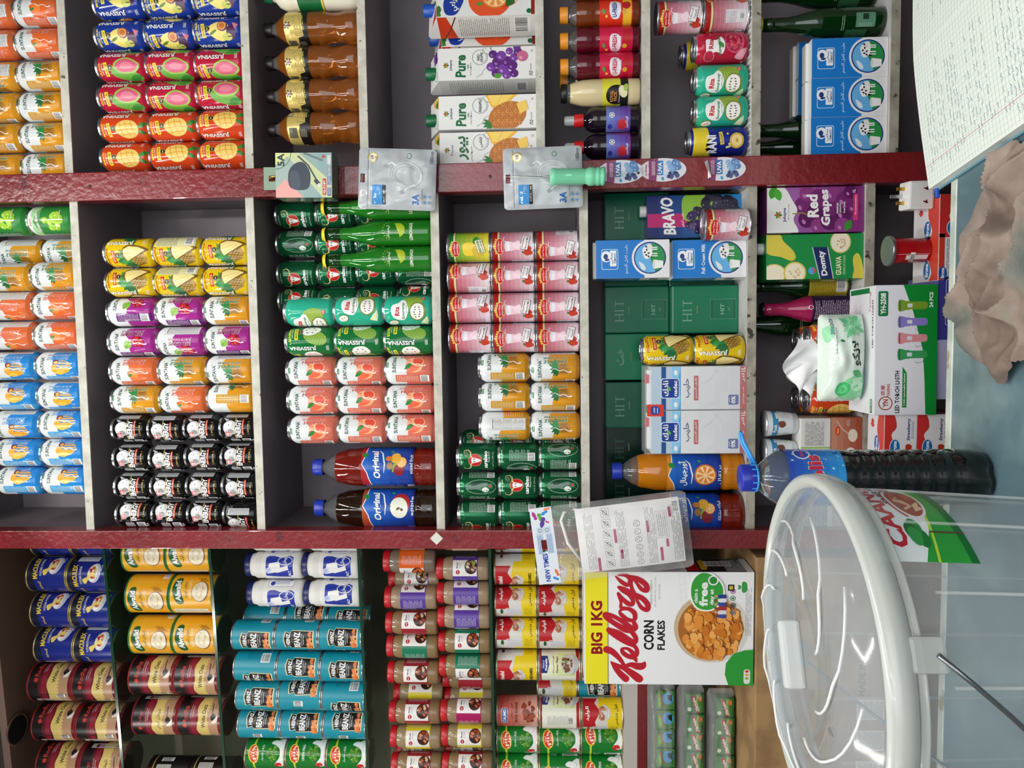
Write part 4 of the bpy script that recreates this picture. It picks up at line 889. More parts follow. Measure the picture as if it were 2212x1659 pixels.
def jar(kind, fill, lab, food, dark=False, baya=False):
    a = Art(); bg = M(lab); a.rect(0, 60, 190, 64, bg)
    if not baya:
        for dx in (0, 94):
            a.shift(dx); a.rect(2, 60, 42, 60, M('#ece8e4')); a.rect(2, 80, 42, 22, M('#f0eeec')); a.ell(6, 45, 19, 16, M('#3c2018'), 0, 18); beans(a, 6, 45, 15, 12, 16, food, 4, 15); a.ell(-8, 78, 6, 5, M('#b81c28'), 0, 14); a.text('EAST', -8, 78, 2.6, W, 0, 9); a.text('Masala', 9, 80, 4, M('#3a2c28'), 0, 15); a.lines(9, 73, 16, 6, 2, M('#5a4c48'), .7); a.shift(dx+44); a.lines(0, 60, 24, 50, 14, M('#e8e8e8'), .8)
    else:
        for dx in (0, 94): a.shift(dx); a.blob([(-26, 88), (-6, 92), (14, 88), (24, 70), (16, 40), (-10, 34), (-24, 44)], M('#d8381c')); a.text('BAYARA', -4, 76, 9, W, 0, 34, .04); a.rrect(-4, 62, 34, 8, 1, M('#e87c2c')); a.text('VEGETABLE SPICE', -4, 62, 4, W, 0, 30); a.ell(6, 46, 10, 9, M('#e8b080'), 0, 14); a.star(-14, 88, 5, M('#f0c050'))
    a.shift(); f = M(fill, .55, 0, .7)
    pr = [(.026, 0), (.0285, .002), (.030, .007), (.030, .030), (.030, .100), (.0285, .110), (.0255, .117), (.0245, .120), (.0245, .124)]
    bottle(kind, 'spice_jar', pr, 1, f, f, (.0268, .1175, .1345, '#b81c24'), (.028, .092, a, bg, .030), n=28, cat='jar')
MEAT = ('#a8402c', '#8a3020', '#c05a3c', '#d8c0a0'); CHIC = ('#c86a3c', '#b04c28', '#d88850', '#8a3418')
jar('purple_jar', '#9c8468', '#5a3c9c', ('#e8e0d0', '#a87850', '#c89868', '#88a048')); jar('green_jar', '#8a7048', '#1a7a58', CHIC); jar('magenta_jar', '#8c7456', '#a8185c', MEAT); jar('yellow_jar', '#94805c', '#d8cc30', CHIC); jar('red_jar', '#8a6c48', '#9c2430', MEAT)
jar('red_orange_jar', '#8a5a40', '#c8a890', MEAT, baya=True); jar('orange_jar', '#786858', '#e0601c', ('#e0601c',))

# ================================================================ cartons and boxes
def box_kind(kind, name, cat, w, d, h, base, front=None, left=None, right=None, top=None, slope=0.0, cap=None, bevel=.0012, flap=None, part='carton_body', extra=None, back=None):
    s = Mesh()
    if slope:
        x, y = w/2, d/2; zf = h-slope
        s.add([(-x, -y, 0), (x, -y, 0), (x, y, 0), (-x, y, 0), (-x, -y, zf), (x, -y, zf), (x, y*.75, h), (-x, y*.75, h), (x, y, h-.004), (-x, y, h-.004)],
              [(0, 3, 2, 1), (0, 1, 5, 4), (4, 5, 6, 7), (7, 6, 8, 9), (9, 8, 2, 3), (1, 2, 8, 6, 5), (0, 4, 7, 9, 3)], base)
    else: s.bbox(-w/2, w/2, -d/2, d/2, 0, h, base, bevel, 2)
    cl = (-w*500+.3, w*500-.3, .3, (h-slope)*1000-.3)
    if front: s.flat(front, FRONT(-d/2), cl)
    if back: s.flat(back, Matrix(((-1, 0, 0, 0), (0, 0, 1, d/2), (0, 1, 0, 0), (0, 0, 0, 1))), cl)
    cs = (-d*500+.3, d*500-.3, .3, (h-slope)*1000-.3)
    if left: s.flat(left, LEFTF(-w/2), cs)
    if right: s.flat(right, RIGHTF(w/2), cs)
    if top:
        if slope:
            ln = math.hypot(d*.875, slope); sa, ca = slope/ln, d*.875/ln
            s.flat(top, Matrix(((1, 0, 0, 0), (0, ca, -sa, -d/2), (0, sa, ca, h-slope), (0, 0, 0, 1))), (-w*500+.3, w*500-.3, .3, ln*1000-.3))
        else: s.flat(top, TOPF(h), (-w*500+1, w*500-1, -d*500+1, d*500-1))
    parts = [(part, s.build(part), [])]
    if cap:
        cx, cy, cr, ch, cc = cap[:5]; t = Mesh(); zc = h-.003 if not slope else h-slope*.5
        t.lathe([(cr, 0), (cr, ch-.001), (cr-.001, ch), (.0001, ch)], M(cc, .35), 24, cap0=False, cap1=False)
        if slope: t.V = [(x+cx, y-.004, z+zc-.006) for x, y, z in t.V]
        else: t.V = [(x+cx, y+cy, z+zc) for x, y, z in t.V]
        parts.append(('cap', t.build('cap'), []))
    if flap:
        t = Mesh(); n_ = 8
        for i in range(1): t.bbox(-w/2+.001, w/2-.001, -.006, d/2-.004, h-.001, h+flap, M('#e4e4e0'), .003, 2)
        parts.append(('top_fold', t.build('top_fold'), []))
    if extra: parts += extra
    define(kind, name, cat, parts)
WHT = M('#e9e9e6', .35)
def juh_logo(a, x, y, s, t='Juhayna'):
    for k, c in enumerate(('#3c8a3c', '#c84828', '#3c8a3c', '#d8a02c', '#2c7a34', '#c87828')): a.leaf(x, y+8*s, 7*s, 3.6*s, 60*k+30, M(c))
    a.text(t, x, y-3*s, 6.5*s, M('#2c3474'), 0, 24*s, .03)
def pure(kind, fl, grape=False, arab=False):
    a = Art(); juh_logo(a, -2, 186, 1.0, ar('جهينة') if arab else 'Juhayna')
    if arab: a.text(ar('بيور'), 2, 158, 24, M('#1c6a3c'), 0, 52, .04); a.text(ar('عصير طبيعي'), -10, 140, 5, M('#3c4440'), 0, 34)
    else: a.text('Pure', -4, 162, 23, M('#1c6a3c'), 0, 50, .04, .06); a.text('100%', -6, 146, 4, M('#2c3430'), 0, 10); a.text('natural juice', -12, 140, 4.6, M('#2c3430'), 0, 28, .0)
    a.ring(14, 120, 17, 17, .9, M('#2c4c3c')); a.ring(14, 120, 14, 14, .6, M('#2c4c3c'), 0, 20, 200, 340)
    if arab: a.text(ar('اناناس'), 14, 120, 8, M('#1c3c2c'), 0, 22, .03)
    elif grape: a.text('RED', 14, 123.5, 5.5, M('#1c3c2c'), 0, 14, .03); a.text('GRAPES', 14, 116.5, 5.5, M('#1c3c2c'), 0, 22, .03)
    else: a.text('PINEAPPLE', 14, 120, 6, M('#1c3c2c'), 0, 28, .03)
    a.line([(-8, 104), (-14, 112), (-24, 116), (-30, 128)], .8, M('#2c4c3c')); a.ell(-8, 140, 1.5, 1.5, M('#1c3c2c'), 0, 8)
    for k in range(3): a.leaf(20+k*5, 92+k*3, 26, 11, 60-k*25, M('#4c5c54')); a.leaf(20.6+k*5, 92.8+k*3, 24, 9.4, 60-k*25, WHT)
    if grape:
        for (x, y, r, c) in ((-22, 84, 11, 0), (-8, 96, 10, 1), (2, 82, 12, 0), (-14, 70, 12, 1), (4, 62, 11, 0), (16, 74, 11, 1), (20, 92, 9, 0), (-26, 62, 10, 1), (-6, 50, 11, 0), (12, 46, 9, 1), (-24, 46, 9, 0), (26, 56, 8, 1), (24, 38, 9, 0), (14, 28, 12, 2)):
            a.ell(x, y, r, r, M(('#5c2878', '#7a40a0', '#c8688c')[c], .3), 0, 20); a.ell(x-r*.3, y+r*.3, r*.35, r*.25, M(('#9468b4', '#b48ad0', '#e0a0b8')[c], .3), 40, 10)
        a.leaf(-30, 90, 18, 12, -80, M('#5c9a3c')); a.ell(34, 40, 7, 8, M('#6a3490'), 0, 14)
    else:
        a.poly([(36, 108), (10, 96), (8, 72), (36, 40)], M('#f0b83c')); a.poly([(36, 104), (14, 94), (13, 74), (36, 48)], M('#f8d468')); a.line([(36, 72), (16, 84)], 1, M('#e0a838')); 
        a.ell(-10, 62, 30, 42, M('#b8702c'), 20, 24)
        for i in range(-3, 5):
            for j in range(-4, 5):
                x, y = -10+i*10+(j % 2)*5, 62+j*9
                if ((x+10)/26)**2+((y-62)/38)**2 < 1: a.ell(x, y, 4.8, 4.0, M('#d88c44' if (i+j) % 2 else '#c87c38'), 20, 8); a.ell(x, y-1, 1.5, 1.1, M('#7a4418'), 0, 6)
        for g in (60, 85, 110, 140, 165): a.leaf(-26, 96, 20, 6, g, M('#2c7a34'))
        a.poly([(-6, 34), (16, 42), (24, 22), (4, 16)], M('#f4cc5c'))
    a.text('1L', 26, 8, 5, M('#3c4440'), 0, 5); a.text('no', -24, 10, 8, M('#2c3c34'), 0, 10, .01, .2); a.text('SUGAR ADDED', -10, 10, 2.4, M('#2c3c34'), 0, 14) if not arab else a.text(ar('بدون سكر'), -12, 12, 8, M('#2c3c34'), 0, 34)
    L = Art(); L.rect(0, 110, 80, 230, M('#dcdcd8')); L.lines(0, 130, 50, 120, 24, M('#5a6a60'), .8); L.barcode(0, 30, 40, 26)
    T = Art()
    if grape: grapes(T, 22, 24, 8, 7, 10, 12, ('#5c2878', '#7a40a0'), 4)
    else: T.poly([(8, 0), (36, 0), (36, 40), (22, 34)], M('#e8a83c')); T.poly([(14, 4), (36, 4), (36, 34), (24, 28)], M('#f4c860')); [T.leaf(12, 10, 20, 6, g, M('#2c7a34')) for g in (10, 40, -20)]
    for k in range(3): T.leaf(-30, 6, 22, 8, 20+k*25, M('#4c5c54')); T.leaf(-29.5, 6.5, 20, 6.6, 20+k*25, WHT)
    box_kind(kind, 'juice_carton', 'carton', .072, .068, .236, WHT, a, L, L, T, slope=.026, cap=(-.006, 0, .0135, .025, '#14603a'))
pure('pure_pineapple', 0); pure('pure_pineapple_ar', 0, arab=True); pure('pure_grape', 0, grape=True)
def orange_carton():
    a = Art(); a.ell(4, 96, 46, 46, M('#e8582c'), 0, 26); a.ell(22, 70, 40, 44, M('#d8401c'), 0, 24); orange_half(a, 10, 84, 30, '#e87c2c', '#f09848')
    a.blob([(-30, 190), (-6, 196), (20, 188), (30, 166), (10, 152), (-14, 158), (-32, 170)], M('#1c3c9a')); a.text(ar('المراعي'), 0, 172, 20, W, 0, 46, .05); a.leaf(-34, 200, 20, 12, 60, M('#3c8a34')); a.leaf(-30, 206, 22, 12, 0, M('#2c7a2c')); a.leaf(-16, 60, 32, 20, -30, M('#2c6a2c')); a.leaf(-6, 110, 16, 9, 100, M('#4c9a3c')); a.text(ar('برتقال'), 4, 36, 14, W, 0, 36, .03); a.text(ar('عصير'), 4, 18, 7, W, 0, 20); a.ell(-28, 12, 6, 6, M('#1c6a3c'), 0, 12); a.rect(0, 4, 80, 8, M('#8a2420'))
    L = Art(); L.rect(0, 105, 80, 220, M('#e6e2dc')); L.poly([(-36, 214), (36, 214), (36, 190), (-36, 170)], M('#d8401c')); L.line([(-34, 200), (-10, 186), (34, 170)], 3, M('#6a3c20')); L.lines(0, 110, 56, 110, 26, M('#3a3438'), 1); L.barcode(4, 28, 50, 36)
    T = Art(); T.rect(0, 20, 80, 60, M('#e6e2dc')); T.poly([(-36, 0), (0, 0), (-36, 36)], M('#d8401c')); T.line([(-36, 10), (20, 24)], 3, M('#5a3418')); T.leaf(0, 8, 18, 10, 40, M('#2c6a2c'))
    box_kind('orange_carton', 'juice_carton', 'carton', .074, .070, .236, WHT, a, L, L, T, slope=.026, cap=(.004, 0, .0135, .026, '#1c50b0'))
orange_carton()
def red_grapes():
    a = Art(); a.bands(0, 96, 0, 204, '#7a2c70', '#a870b4', 6)
    for k, (x, y, r) in enumerate(((-20, 120, 18), (10, 128, 18), (34, 120, 16), (-6, 100, 20), (24, 96, 19), (-34, 96, 16), (-24, 72, 20), (6, 70, 20), (34, 66, 18), (-8, 44, 18), (20, 42, 18), (-34, 46, 16), (36, 30, 14), (4, 22, 14))):
        a.ell(x, y, r, r, M(('#5c1c58', '#742a6c', '#8a3c80')[k % 3], .3), 0, 22); a.ell(x-r*.3, y+r*.35, r*.3, r*.2, M('#b878b0', .3), 30, 10)
    a.blob([(-50, 206), (50, 206), (50, 170), (20, 150), (0, 140), (-20, 148), (-50, 140)], WHT); juh_logo(a, -10, 170, 1.25); a.text('filling naturally', -4, 158, 3.4, M('#2c3474'), 0, 34, .0)
    a.leaf(24, 196, 30, 18, -20, M('#3c9a2c')); a.leaf(20, 176, 28, 16, 20, M('#4cac34')); a.line([(-8, 150), (-6, 130), (-14, 112)], 2.4, M('#8a8a3c'))
    a.text('Red', 8, 108, 24, W, 4, 48, .06, .1); a.text('Grapes', 4, 80, 24, W, 4, 76, .05, .1); a.text('PREMIUM', 2, 56, 4, W, 0, 22, .02); a.text('QUALITY', 2, 50, 4, W, 0, 20, .02); a.text('Fruit Drink', 4, 42, 4, W, 0, 24); a.rrect(4, 18, 56, 10, 2, M('#c83c74')); a.text('No preservatives', 8, 18, 4, W, 0, 40); a.text('1L', 38, 22, 6, W, 0, 7); a.leaf(-46, 40, 26, 16, -30, M('#3c8a34'))
    L = Art(); L.rect(0, 100, 60, 200, M('#8a4c88')); L.rect(0, 180, 60, 60, WHT)
    box_kind('red_grapes_carton', 'juice_carton', 'carton', .096, .062, .204, M('#7a3470'), a, L, L)
def domty():
    g = M('#1c8a44'); a = Art(); a.rect(0, 102, 96, 204, g)
    a.blob([(48, 204), (48, 176), (34, 168), (14, 148), (-2, 142), (-8, 152), (0, 172), (10, 204)], M('#d8c84c')); a.ell(-36, 188, 22, 26, M('#c8b850'), 0, 20); a.ell(-36, 188, 20, 24, M('#ece4c8'), 0, 20); a.ell(-34, 144, 24, 24, M('#d0c050'), 0, 20); a.ell(-34, 144, 21, 21, M('#efe6c8'), 0, 20); beans(a, -34, 144, 12, 12, 10, ('#d8b888',), 2.6, 7)
    a.ell(30, 48, 24, 22, M('#c8b850'), 0, 20); a.ell(30, 48, 22, 20, M('#ece4c8'), 0, 20); beans(a, 30, 48, 12, 11, 12, ('#c89868',), 2, 9); a.blob([(-48, 22), (-30, 20), (-4, 22), (6, 12), (-10, 4), (-48, 0)], M('#d8c84c'))
    a.poly([(-48, 92), (20, 108), (20, 74), (-48, 62)], M('#c8d0d8')); a.poly([(-48, 90), (20, 106), (20, 76), (-48, 64)], M('#1c2c5c')); a.text('Domty', -14, 84, 16, W, 10, 54, .06, .1); a.ell(-30, 108, 8, 8, M('#4ca0dc'), 0, 14); a.poly([(-38, 108), (-30, 98), (-20, 112), (-30, 104)], M('#e04c2c'))
    a.text('GUAVA', -20, 52, 12, M('#e8e4b8'), 0, 40, .03); a.text('PREMIUM DRINK', -18, 40, 5.4, M('#9ac88c'), 0, 42, .02)
    L = Art(); L.rect(0, 102, 60, 204, M('#167a3a')); L.ell(-10, 60, 16, 16, M('#ece4c8'), 0, 18); L.barcode(4, 150, 30, 30)
    box_kind('guava_carton', 'juice_carton', 'carton', .096, .062, .204, g, a, L, L, cap=(.022, 0, .0125, .017, '#e0e0dc'))
def bravo():
    a = Art(); a.bands(0, 94, 0, 206, '#1c8ac8', '#1c2460', 8); a.rect(-8, 120, 30, 170, M('#b8246c'))
    a.blob([(-10, 120), (20, 130), (48, 120), (48, 60), (0, 70)], M('#8ab83c')); a.leaf(-44, 90, 40, 26, -20, M('#6a9a34')); a.leaf(-40, 60, 30, 20, 10, M('#88b848'))
    grapes(a, -8, 96, 7.5, 26, 24, 22, ('#3c2c54', '#4a3464', '#2c2040'), 5, '#8c84b0'); grapes(a, 16, 64, 10, 26, 28, 34, ('#2a2238', '#383048', '#201a2c'), 8, '#6c6880'); grapes(a, 20, 24, 10, 12, 26, 16, ('#302840', '#241c30'), 2, '#585468')
    a.otext('BRAVO', 2, 160, 28, W, M('#1c2460'), 6, 82, .06, .15, .03); a.text(ar('عنب احمر'), -8, 128, 9, W, 0, 30, .01)
    L = Art(); L.rect(0, 103, 70, 206, M('#24306c'))
    box_kind('dark_grape_carton', 'juice_carton', 'carton', .094, .060, .206, M('#20306c'), a, L, L, cap=(.018, 0, .0125, .016, '#dcdcd8'))
red_grapes(); domty(); bravo()
def milk(kind, eng=False):
    a = Art(); w, h = 82, 158; a.rect(0, 106, 82, 104, M('#1c78c8')); a.rect(0, 22, 82, 64, M('#e4e4e6'))
    a.rrect(0, 128, 44, 36, 4, M('#c8e0f4')); a.rrect(0, 128, 41.6, 33.6, 4, M('#1c78c8')); a.ell(6, 136, 12, 11, M('#eef2f8'), 0, 20); a.rrect(2, 121, 34, 14, 1, M('#eef2f8')); a.ell(6, 137, 6, 5, M('#24407c'), 0, 12); a.leaf(0, 128, 12, 5, 100, M('#24407c')); a.text(ar('يماني'), 2, 123.6, 6, M('#24306c'), 0, 24, .02); a.text('YEMANY', 2, 117, 4.4, M('#24306c'), 0, 24, .02)
    if eng: a.text('Full Cream Milk', 0, 92, 8, W, 0, 64, .02)
    else: a.text(ar('حليب كامل الدسم'), 0, 92, 9, M('#f0eef8'), 0, 62, .0)
    a.ell(2, 42, 39, 39, M('#e8e8ea'), 0, 32); a.ell(2, 42, 34.5, 34.5, M('#1c2c7c'), 0, 32); a.ell(2, 42, 32, 32, M('#68b0e4'), 0, 32); a.ell(2, 42, 32, 32, M('#2c9048'), 0, 22, 200, 352); a.poly([(2, 42), (-28, 30), (33, 38), (2, 12)], M('#2c9048'))
    a.blob([(-22, 60), (-6, 66), (-14, 54), (-24, 52)], M('#dce8f0')); a.poly([(-22, 34), (-2, 34), (-5, 14), (-19, 14)], M('#f0f0ee')); a.ell(-12, 34, 10, 2.6, M('#dcdcdc'), 0, 12)
    a.blob([(2, 54), (20, 58), (28, 48), (24, 38), (8, 38), (0, 46)], M('#f0f0ee')); a.ell(26, 44, 6, 7, M('#e8e4e0'), 0, 12); [a.rect(x, 32, 2.4, 12, M('#f0f0ee')) for x in (6, 11, 20, 24)]
    for x, y in ((8, 50), (14, 53), (12, 45), (19, 49), (26, 50), (5, 45)): a.ell(x, y, 2.6, 1.8, M('#181818'), x*9, 8)
    L = Art(); L.rect(0, 80, 60, 160, M('#e0e0e0')); L.rect(0, 110, 60, 96, M('#2c7cc0')); L.lines(0, 100, 40, 60, 12, W, .9); L.barcode(0, 30, 34, 26)
    box_kind(kind, 'milk_carton', 'carton', .082, .050, .158, M('#dfe1e2', .3), a, L, L, flap=.006)
milk('milk_carton_arabic'); milk('milk_carton_english', True)
def nadec():
    a = Art(); a.bands(0, 94, 0, 205, '#d0d2d8', '#eceeee', 6); a.poly([(-47, 205), (47, 205), (47, 150), (-47, 150)], M('#bcd0e0')); a.rect(0, 178, 94, 10, M('#24508c'), 0); a.rect(0, 150, 94, 18, M('#58a8dc'))
    a.blob([(-47, 148), (-20, 142), (10, 148), (47, 142), (47, 158), (-47, 160)], M('#8cc8ec')); [a.ell(x, 152, 6, 4, W, 0, 12) for x in (-36, 34)]; a.rrect(0, 164, 44, 40, 5, M('#dce4f0')); a.rrect(0, 164, 41, 37, 5, M('#1c3c94')); a.text(ar('نادك'), 0, 174, 13, W, 0, 34, .06); a.text('nadec', 0, 153, 9, W, 0, 34, .03); a.leaf(-6, 163, 12, 6, 30, M('#5cb03c'))
    a.text(ar('حليب'), 0, 128, 16, M('#1c2c7c'), 0, 42, .04); a.rrect(0, 108, 54, 10, 1, M('#c02028')); a.text(ar('قليل الدسم'), 0, 108, 6, W, 0, 44, .01)
    a.line([(-44, 92), (-30, 66), (-4, 48), (28, 42), (46, 50)], [2, 9, 12, 9, 2], M('#d6d7de')); a.line([(8, 96), (22, 74), (40, 62)], [1, 5, 2], M('#cdced6')); a.ell(20, 62, 14, 9, M('#d9dae0'), 30, 16); a.rect(0, 7, 94, 14, M('#b01c28')); a.text('1L', 40, 7, 9, W, 0, 10); a.text(ar('لتر'), 22, 7, 8, W, 0, 18); a.text(ar('حليب طويل الاجل'), -16, 7, 4, W, 0, 38)
    a.rrect(-26, 28, 24, 24, 3, M('#dce4f0')); a.rrect(-26, 28, 22, 22, 3, M('#24409a')); a.text('0%', -26, 28, 9, W, 0, 16, .04); a.text(ar('دسم'), -26, 36, 4, W, 0, 10)
    L = Art(); L.rect(0, 102, 60, 205, M('#dcdee2')); L.rect(0, 7, 60, 14, M('#b01c28'))
    t = Mesh(); t.bbox(-.040, .040, -.012, .014, .204, .212, M('#dcdfe4'), .003); t.bbox(.010, .030, -.014, -.001, .2075, .2165, M('#c02830'), .002)
    box_kind('low_fat_milk_carton', 'milk_carton', 'carton', .094, .060, .205, M('#dfe1e4', .3), a, L, L, extra=[('cap', t.build('cap'), [])])
nadec()
def hit(kind, col, arab=False, window=False, tcol='#7aa890'):
    a = Art(); m_ = M(tcol)
    if arab: a.text(ar('هت'), 0, 112, 16, m_, 0, 38, .01); a.rect(0, 88, 20, 3, M('#6a7c50'))
    else:
        for k, (ch, x, w_) in enumerate((('H', -18, 18), ('I', -2, 4), ('T', 14, 18))):
            if ch == 'H': a.rect(x-7, 114, 2.4, 20, m_); a.rect(x+7, 114, 2.4, 20, m_); a.rect(x, 114, 14, 1.2, m_); [a.rect(x+d, y, 6, .9, m_) for d in (-7, 7) for y in (104.4, 123.6)]
            if ch == 'I': a.rect(x, 114, 2.4, 20, m_); [a.rect(x, y, 6, .9, m_) for y in (104.4, 123.6)]
            if ch == 'T': a.rect(x, 114, 2.4, 20, m_); a.rect(x, 123.4, 17, 1.2, m_); a.rect(x, 104.4, 6, .9, m_)
        a.rect(0, 92, 18, 2.4, M('#6a7c50'))
    if window:
        a.rect(0, 34, 45, 58, M('#5a8c78')); a.rect(0, 34, 43, 56, M('#0e5a40')); a.rect(0, 34, 43, 46, M('#126a4a')); a.text('HIT', 0, 36, 9, m_, 0, 24); a.text(ar('هت'), 0, 22, 4, m_, 0, 8)
    T = Art(); T.rect(0, 0, 100, 50, M('#0c4a34'))
    box_kind(kind, 'carton_box', 'box', .108, .062, .148, M(col, .22), a, T, T, None, bevel=.003, part='box_body')
hit('green_box_latin', '#0f6248'); hit('green_box_window', '#10704e', False, True); hit('green_box_arabic', '#108058', True, True); hit('dark_box', '#0a2c22', False, False, '#2c5c48')

# ---- cereal box
def cereal():
    W_, H_ = 258, 372; a = Art(); a.rect(0, H_/2, W_, H_, M('#ececec', .35))
    a.rect(0, 344, W_, 50, M('#ece024', .35)); a.text('BIG 1KG', 2, 344, 26, M('#8a1418'), 0, 122, .06); a.rect(0, 319, W_, 2, M('#8a8020'))
    red = M('#b81c2c', .35); q = lambda *P: a.stroke([(148-zy/5.722, 339-zx/5.666, w*.185) for zx, zy, w in P], red)
    q((150, 1290, 20), (205, 1370, 60), (270, 1450, 78), (335, 1512, 88)); q((150, 1290, 20), (240, 1340, 50), (310, 1370, 60), (400, 1430, 84), (480, 1495, 100), (505, 1512, 96))
    q((95, 1125, 88), (160, 1150, 80), (240, 1225, 62), (300, 1310, 46), (320, 1365, 46)); q((320, 1345, 40), (400, 1325, 62), (480, 1345, 86), (545, 1340, 84), (572, 1296, 30))
    q((468, 1280, 30), (440, 1230, 62), (365, 1212, 60), (300, 1165, 56), (290, 1115, 36), (360, 1115, 40), (420, 1165, 56), (450, 1205, 60), (478, 1165, 52), (462, 1100, 50), (425, 1065, 50))
    q((425, 1068, 50), (340, 1022, 70), (215, 950, 62), (125, 870, 66), (150, 862, 40), (250, 905, 60), (370, 990, 64), (430, 1030, 76), (462, 985, 60), (435, 925, 60), (395, 880, 50))
    q((425, 885, 40), (330, 860, 76), (180, 770, 62), (90, 690, 72), (85, 655, 50), (190, 690, 52), (330, 780, 60), (410, 850, 80), (458, 830, 62), (440, 775, 54))
    q((425, 745, 44), (350, 725, 52), (285, 670, 50), (258, 625, 30), (300, 590, 40), (375, 590, 50), (440, 640, 60), (450, 710, 54), (425, 745, 44))
    q((330, 580, 44), (275, 570, 40), (275, 500, 34), (258, 440, 40), (240, 385, 34), (290, 450, 44), (350, 510, 60), (410, 530, 54), (425, 480, 52), (380, 400, 60), (300, 345, 62), (245, 305, 32))
    q((250, 300, 30), (330, 335, 50), (430, 400, 66), (540, 450, 64), (608, 535, 66), (600, 600, 56), (530, 570, 50), (485, 500, 36), (455, 430, 30), (400, 400, 40))
    q((210, 165, 18), (280, 235, 48), (350, 275, 52), (395, 250, 50), (385, 190, 56), (330, 150, 44), (245, 148, 24)); q((370, 165, 40), (490, 200, 62), (585, 275, 66), (595, 345, 60), (530, 330, 50), (470, 250, 36), (425, 200, 30), (380, 230, 44)); q((400, 260, 40), (410, 320, 44), (440, 390, 50))
    a.text('CORN', -15, 229, 23, M('#141418'), 0, 68, .08); a.text('FLAKES', -15, 202, 17, M('#141418'), 0, 68, .07)
    for i, t in enumerate(('HIGH IN VITAMIN D', 'NO ARTIFICIAL COLOURS', 'OR FLAVOURS')): a.text(t, 84, 224-i*9, 4.2, M('#8a8c70'), 0, 3.4*len(t)*.95, .0)
    for i in range(7): a.line([(20+i*16, 160), (60+i*14, 80)], .5, M('#d4d4dc')); a.line([(10, 150-i*10), (128, 165-i*12)], .5, M('#d4d4dc'))
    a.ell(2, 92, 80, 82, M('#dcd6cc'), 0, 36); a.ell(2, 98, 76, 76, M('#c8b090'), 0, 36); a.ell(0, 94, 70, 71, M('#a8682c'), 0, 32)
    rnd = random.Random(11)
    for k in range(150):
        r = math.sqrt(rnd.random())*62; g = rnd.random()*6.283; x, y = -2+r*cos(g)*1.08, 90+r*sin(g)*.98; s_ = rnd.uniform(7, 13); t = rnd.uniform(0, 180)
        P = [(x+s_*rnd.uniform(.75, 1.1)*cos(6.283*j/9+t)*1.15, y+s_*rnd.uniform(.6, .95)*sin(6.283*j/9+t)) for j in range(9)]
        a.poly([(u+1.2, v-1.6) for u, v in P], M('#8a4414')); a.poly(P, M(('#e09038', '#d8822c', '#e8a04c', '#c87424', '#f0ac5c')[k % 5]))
    a.poly([(-129, 0), (-129, 54), (-104, 62), (-78, 60), (-56, 44), (-48, 20), (-46, 0)], M('#2f9a38'))
    a.rrect(-108, 14, 34, 14, 6, M('#e4e8dc')); [a.ell(-120+i*8, 14, 3, 4.6, M(c), 0, 10) for i, c in enumerate(('#e8e4d8', '#8ab83c', '#e8a83c', '#c8482c'))]
    a.push(84, 104, 0, 1.05); a.blob([(-36, 20), (-10, 34), (24, 32), (44, 14), (40, -14), (14, -36), (-20, -34), (-40, -10)], M('#f4f4f0')); a.blob([(-33, 18), (-9, 31), (22, 29), (41, 12), (37, -12), (13, -33), (-18, -31), (-37, -9)], M('#3a9c3c'))
    a.text('claim a', -8, 22, 8, W, 0, 30, .02); a.text('free', -4, 6, 18, W, 0, 52, .06); a.text('day at', -10, -12, 10, W, 0, 34, .03); a.ell(26, -14, 11, 11, M('#e8e8e4'), 0, 16); a.ell(26, -14, 8, 8, M('#2c8a3c'), 0, 14); a.pop()
    for i, (x, c) in enumerate(((28, '#5a6a8a'), (44, '#3a3c40'), (60, '#4c8a60'), (76, '#8a3c80'))): a.ring(x+10, 46, 6, 6, 1.6, M(c)); a.ell(x+10, 46, 3, 3, M(c), 0, 10)
    for i, c in enumerate(('#3c4c9a', '#d8dce4', '#a82c34', '#3c4c9a', '#e4e4e8', '#2c3c8a')): a.blob([(26+i*9, 62), (34+i*9, 62), (33+i*9, 78), (27+i*9, 78)], M(c)); a.ell(30+i*9, 83, 3.4, 4, M(('#7a5038', '#c89878')[i % 2]), 0, 10)
    a.rect(94, 50, 14, 14, M('#26282c')); a.rect(94, 50, 8, 8, M('#c8b840')); a.blob([(84, 26), (106, 26), (104, 16), (86, 16)], M('#3a9a44')); a.leaf(95, 28, 9, 5, 60, M('#3a9a44')); a.leaf(95, 28, 9, 5, 120, M('#3a9a44')); a.lines(40, 12, 110, 14, 5, M('#6a6c74'), .6)
    R = Art(); R.rect(0, H_/2, 90, H_, M('#e6e6e6')); R.text("Kellogg's", 0, 300, 20, M('#b81c2c'), 90, 80, .04)
    R.rect(0, 80, 88, 130, M('#30282a')); R.rect(4, 130, 80, 26, M('#c82024')); R.poly([(-30, 112), (30, 112), (38, 100), (0, 92), (-30, 100)], M('#e8b424')); R.barcode(10, 70, 60, 34, 90); R.lines(0, 30, 78, 56, 26, M('#e8e8e8'), .9); R.lines(0, 200, 76, 90, 26, M('#5a5a60'), .8)
    T = Art(); T.rect(0, 0, 256, 88, M('#e4e4e4')); T.text("Kellogg's", 0, 0, 40, M('#b81c2c'), 0, 120, .04)
    box_kind('cereal_box', 'cereal_box', 'box', .258, .090, .372, M('#e8e8e8', .4), a, R, R, T, part='box_body')
cereal()
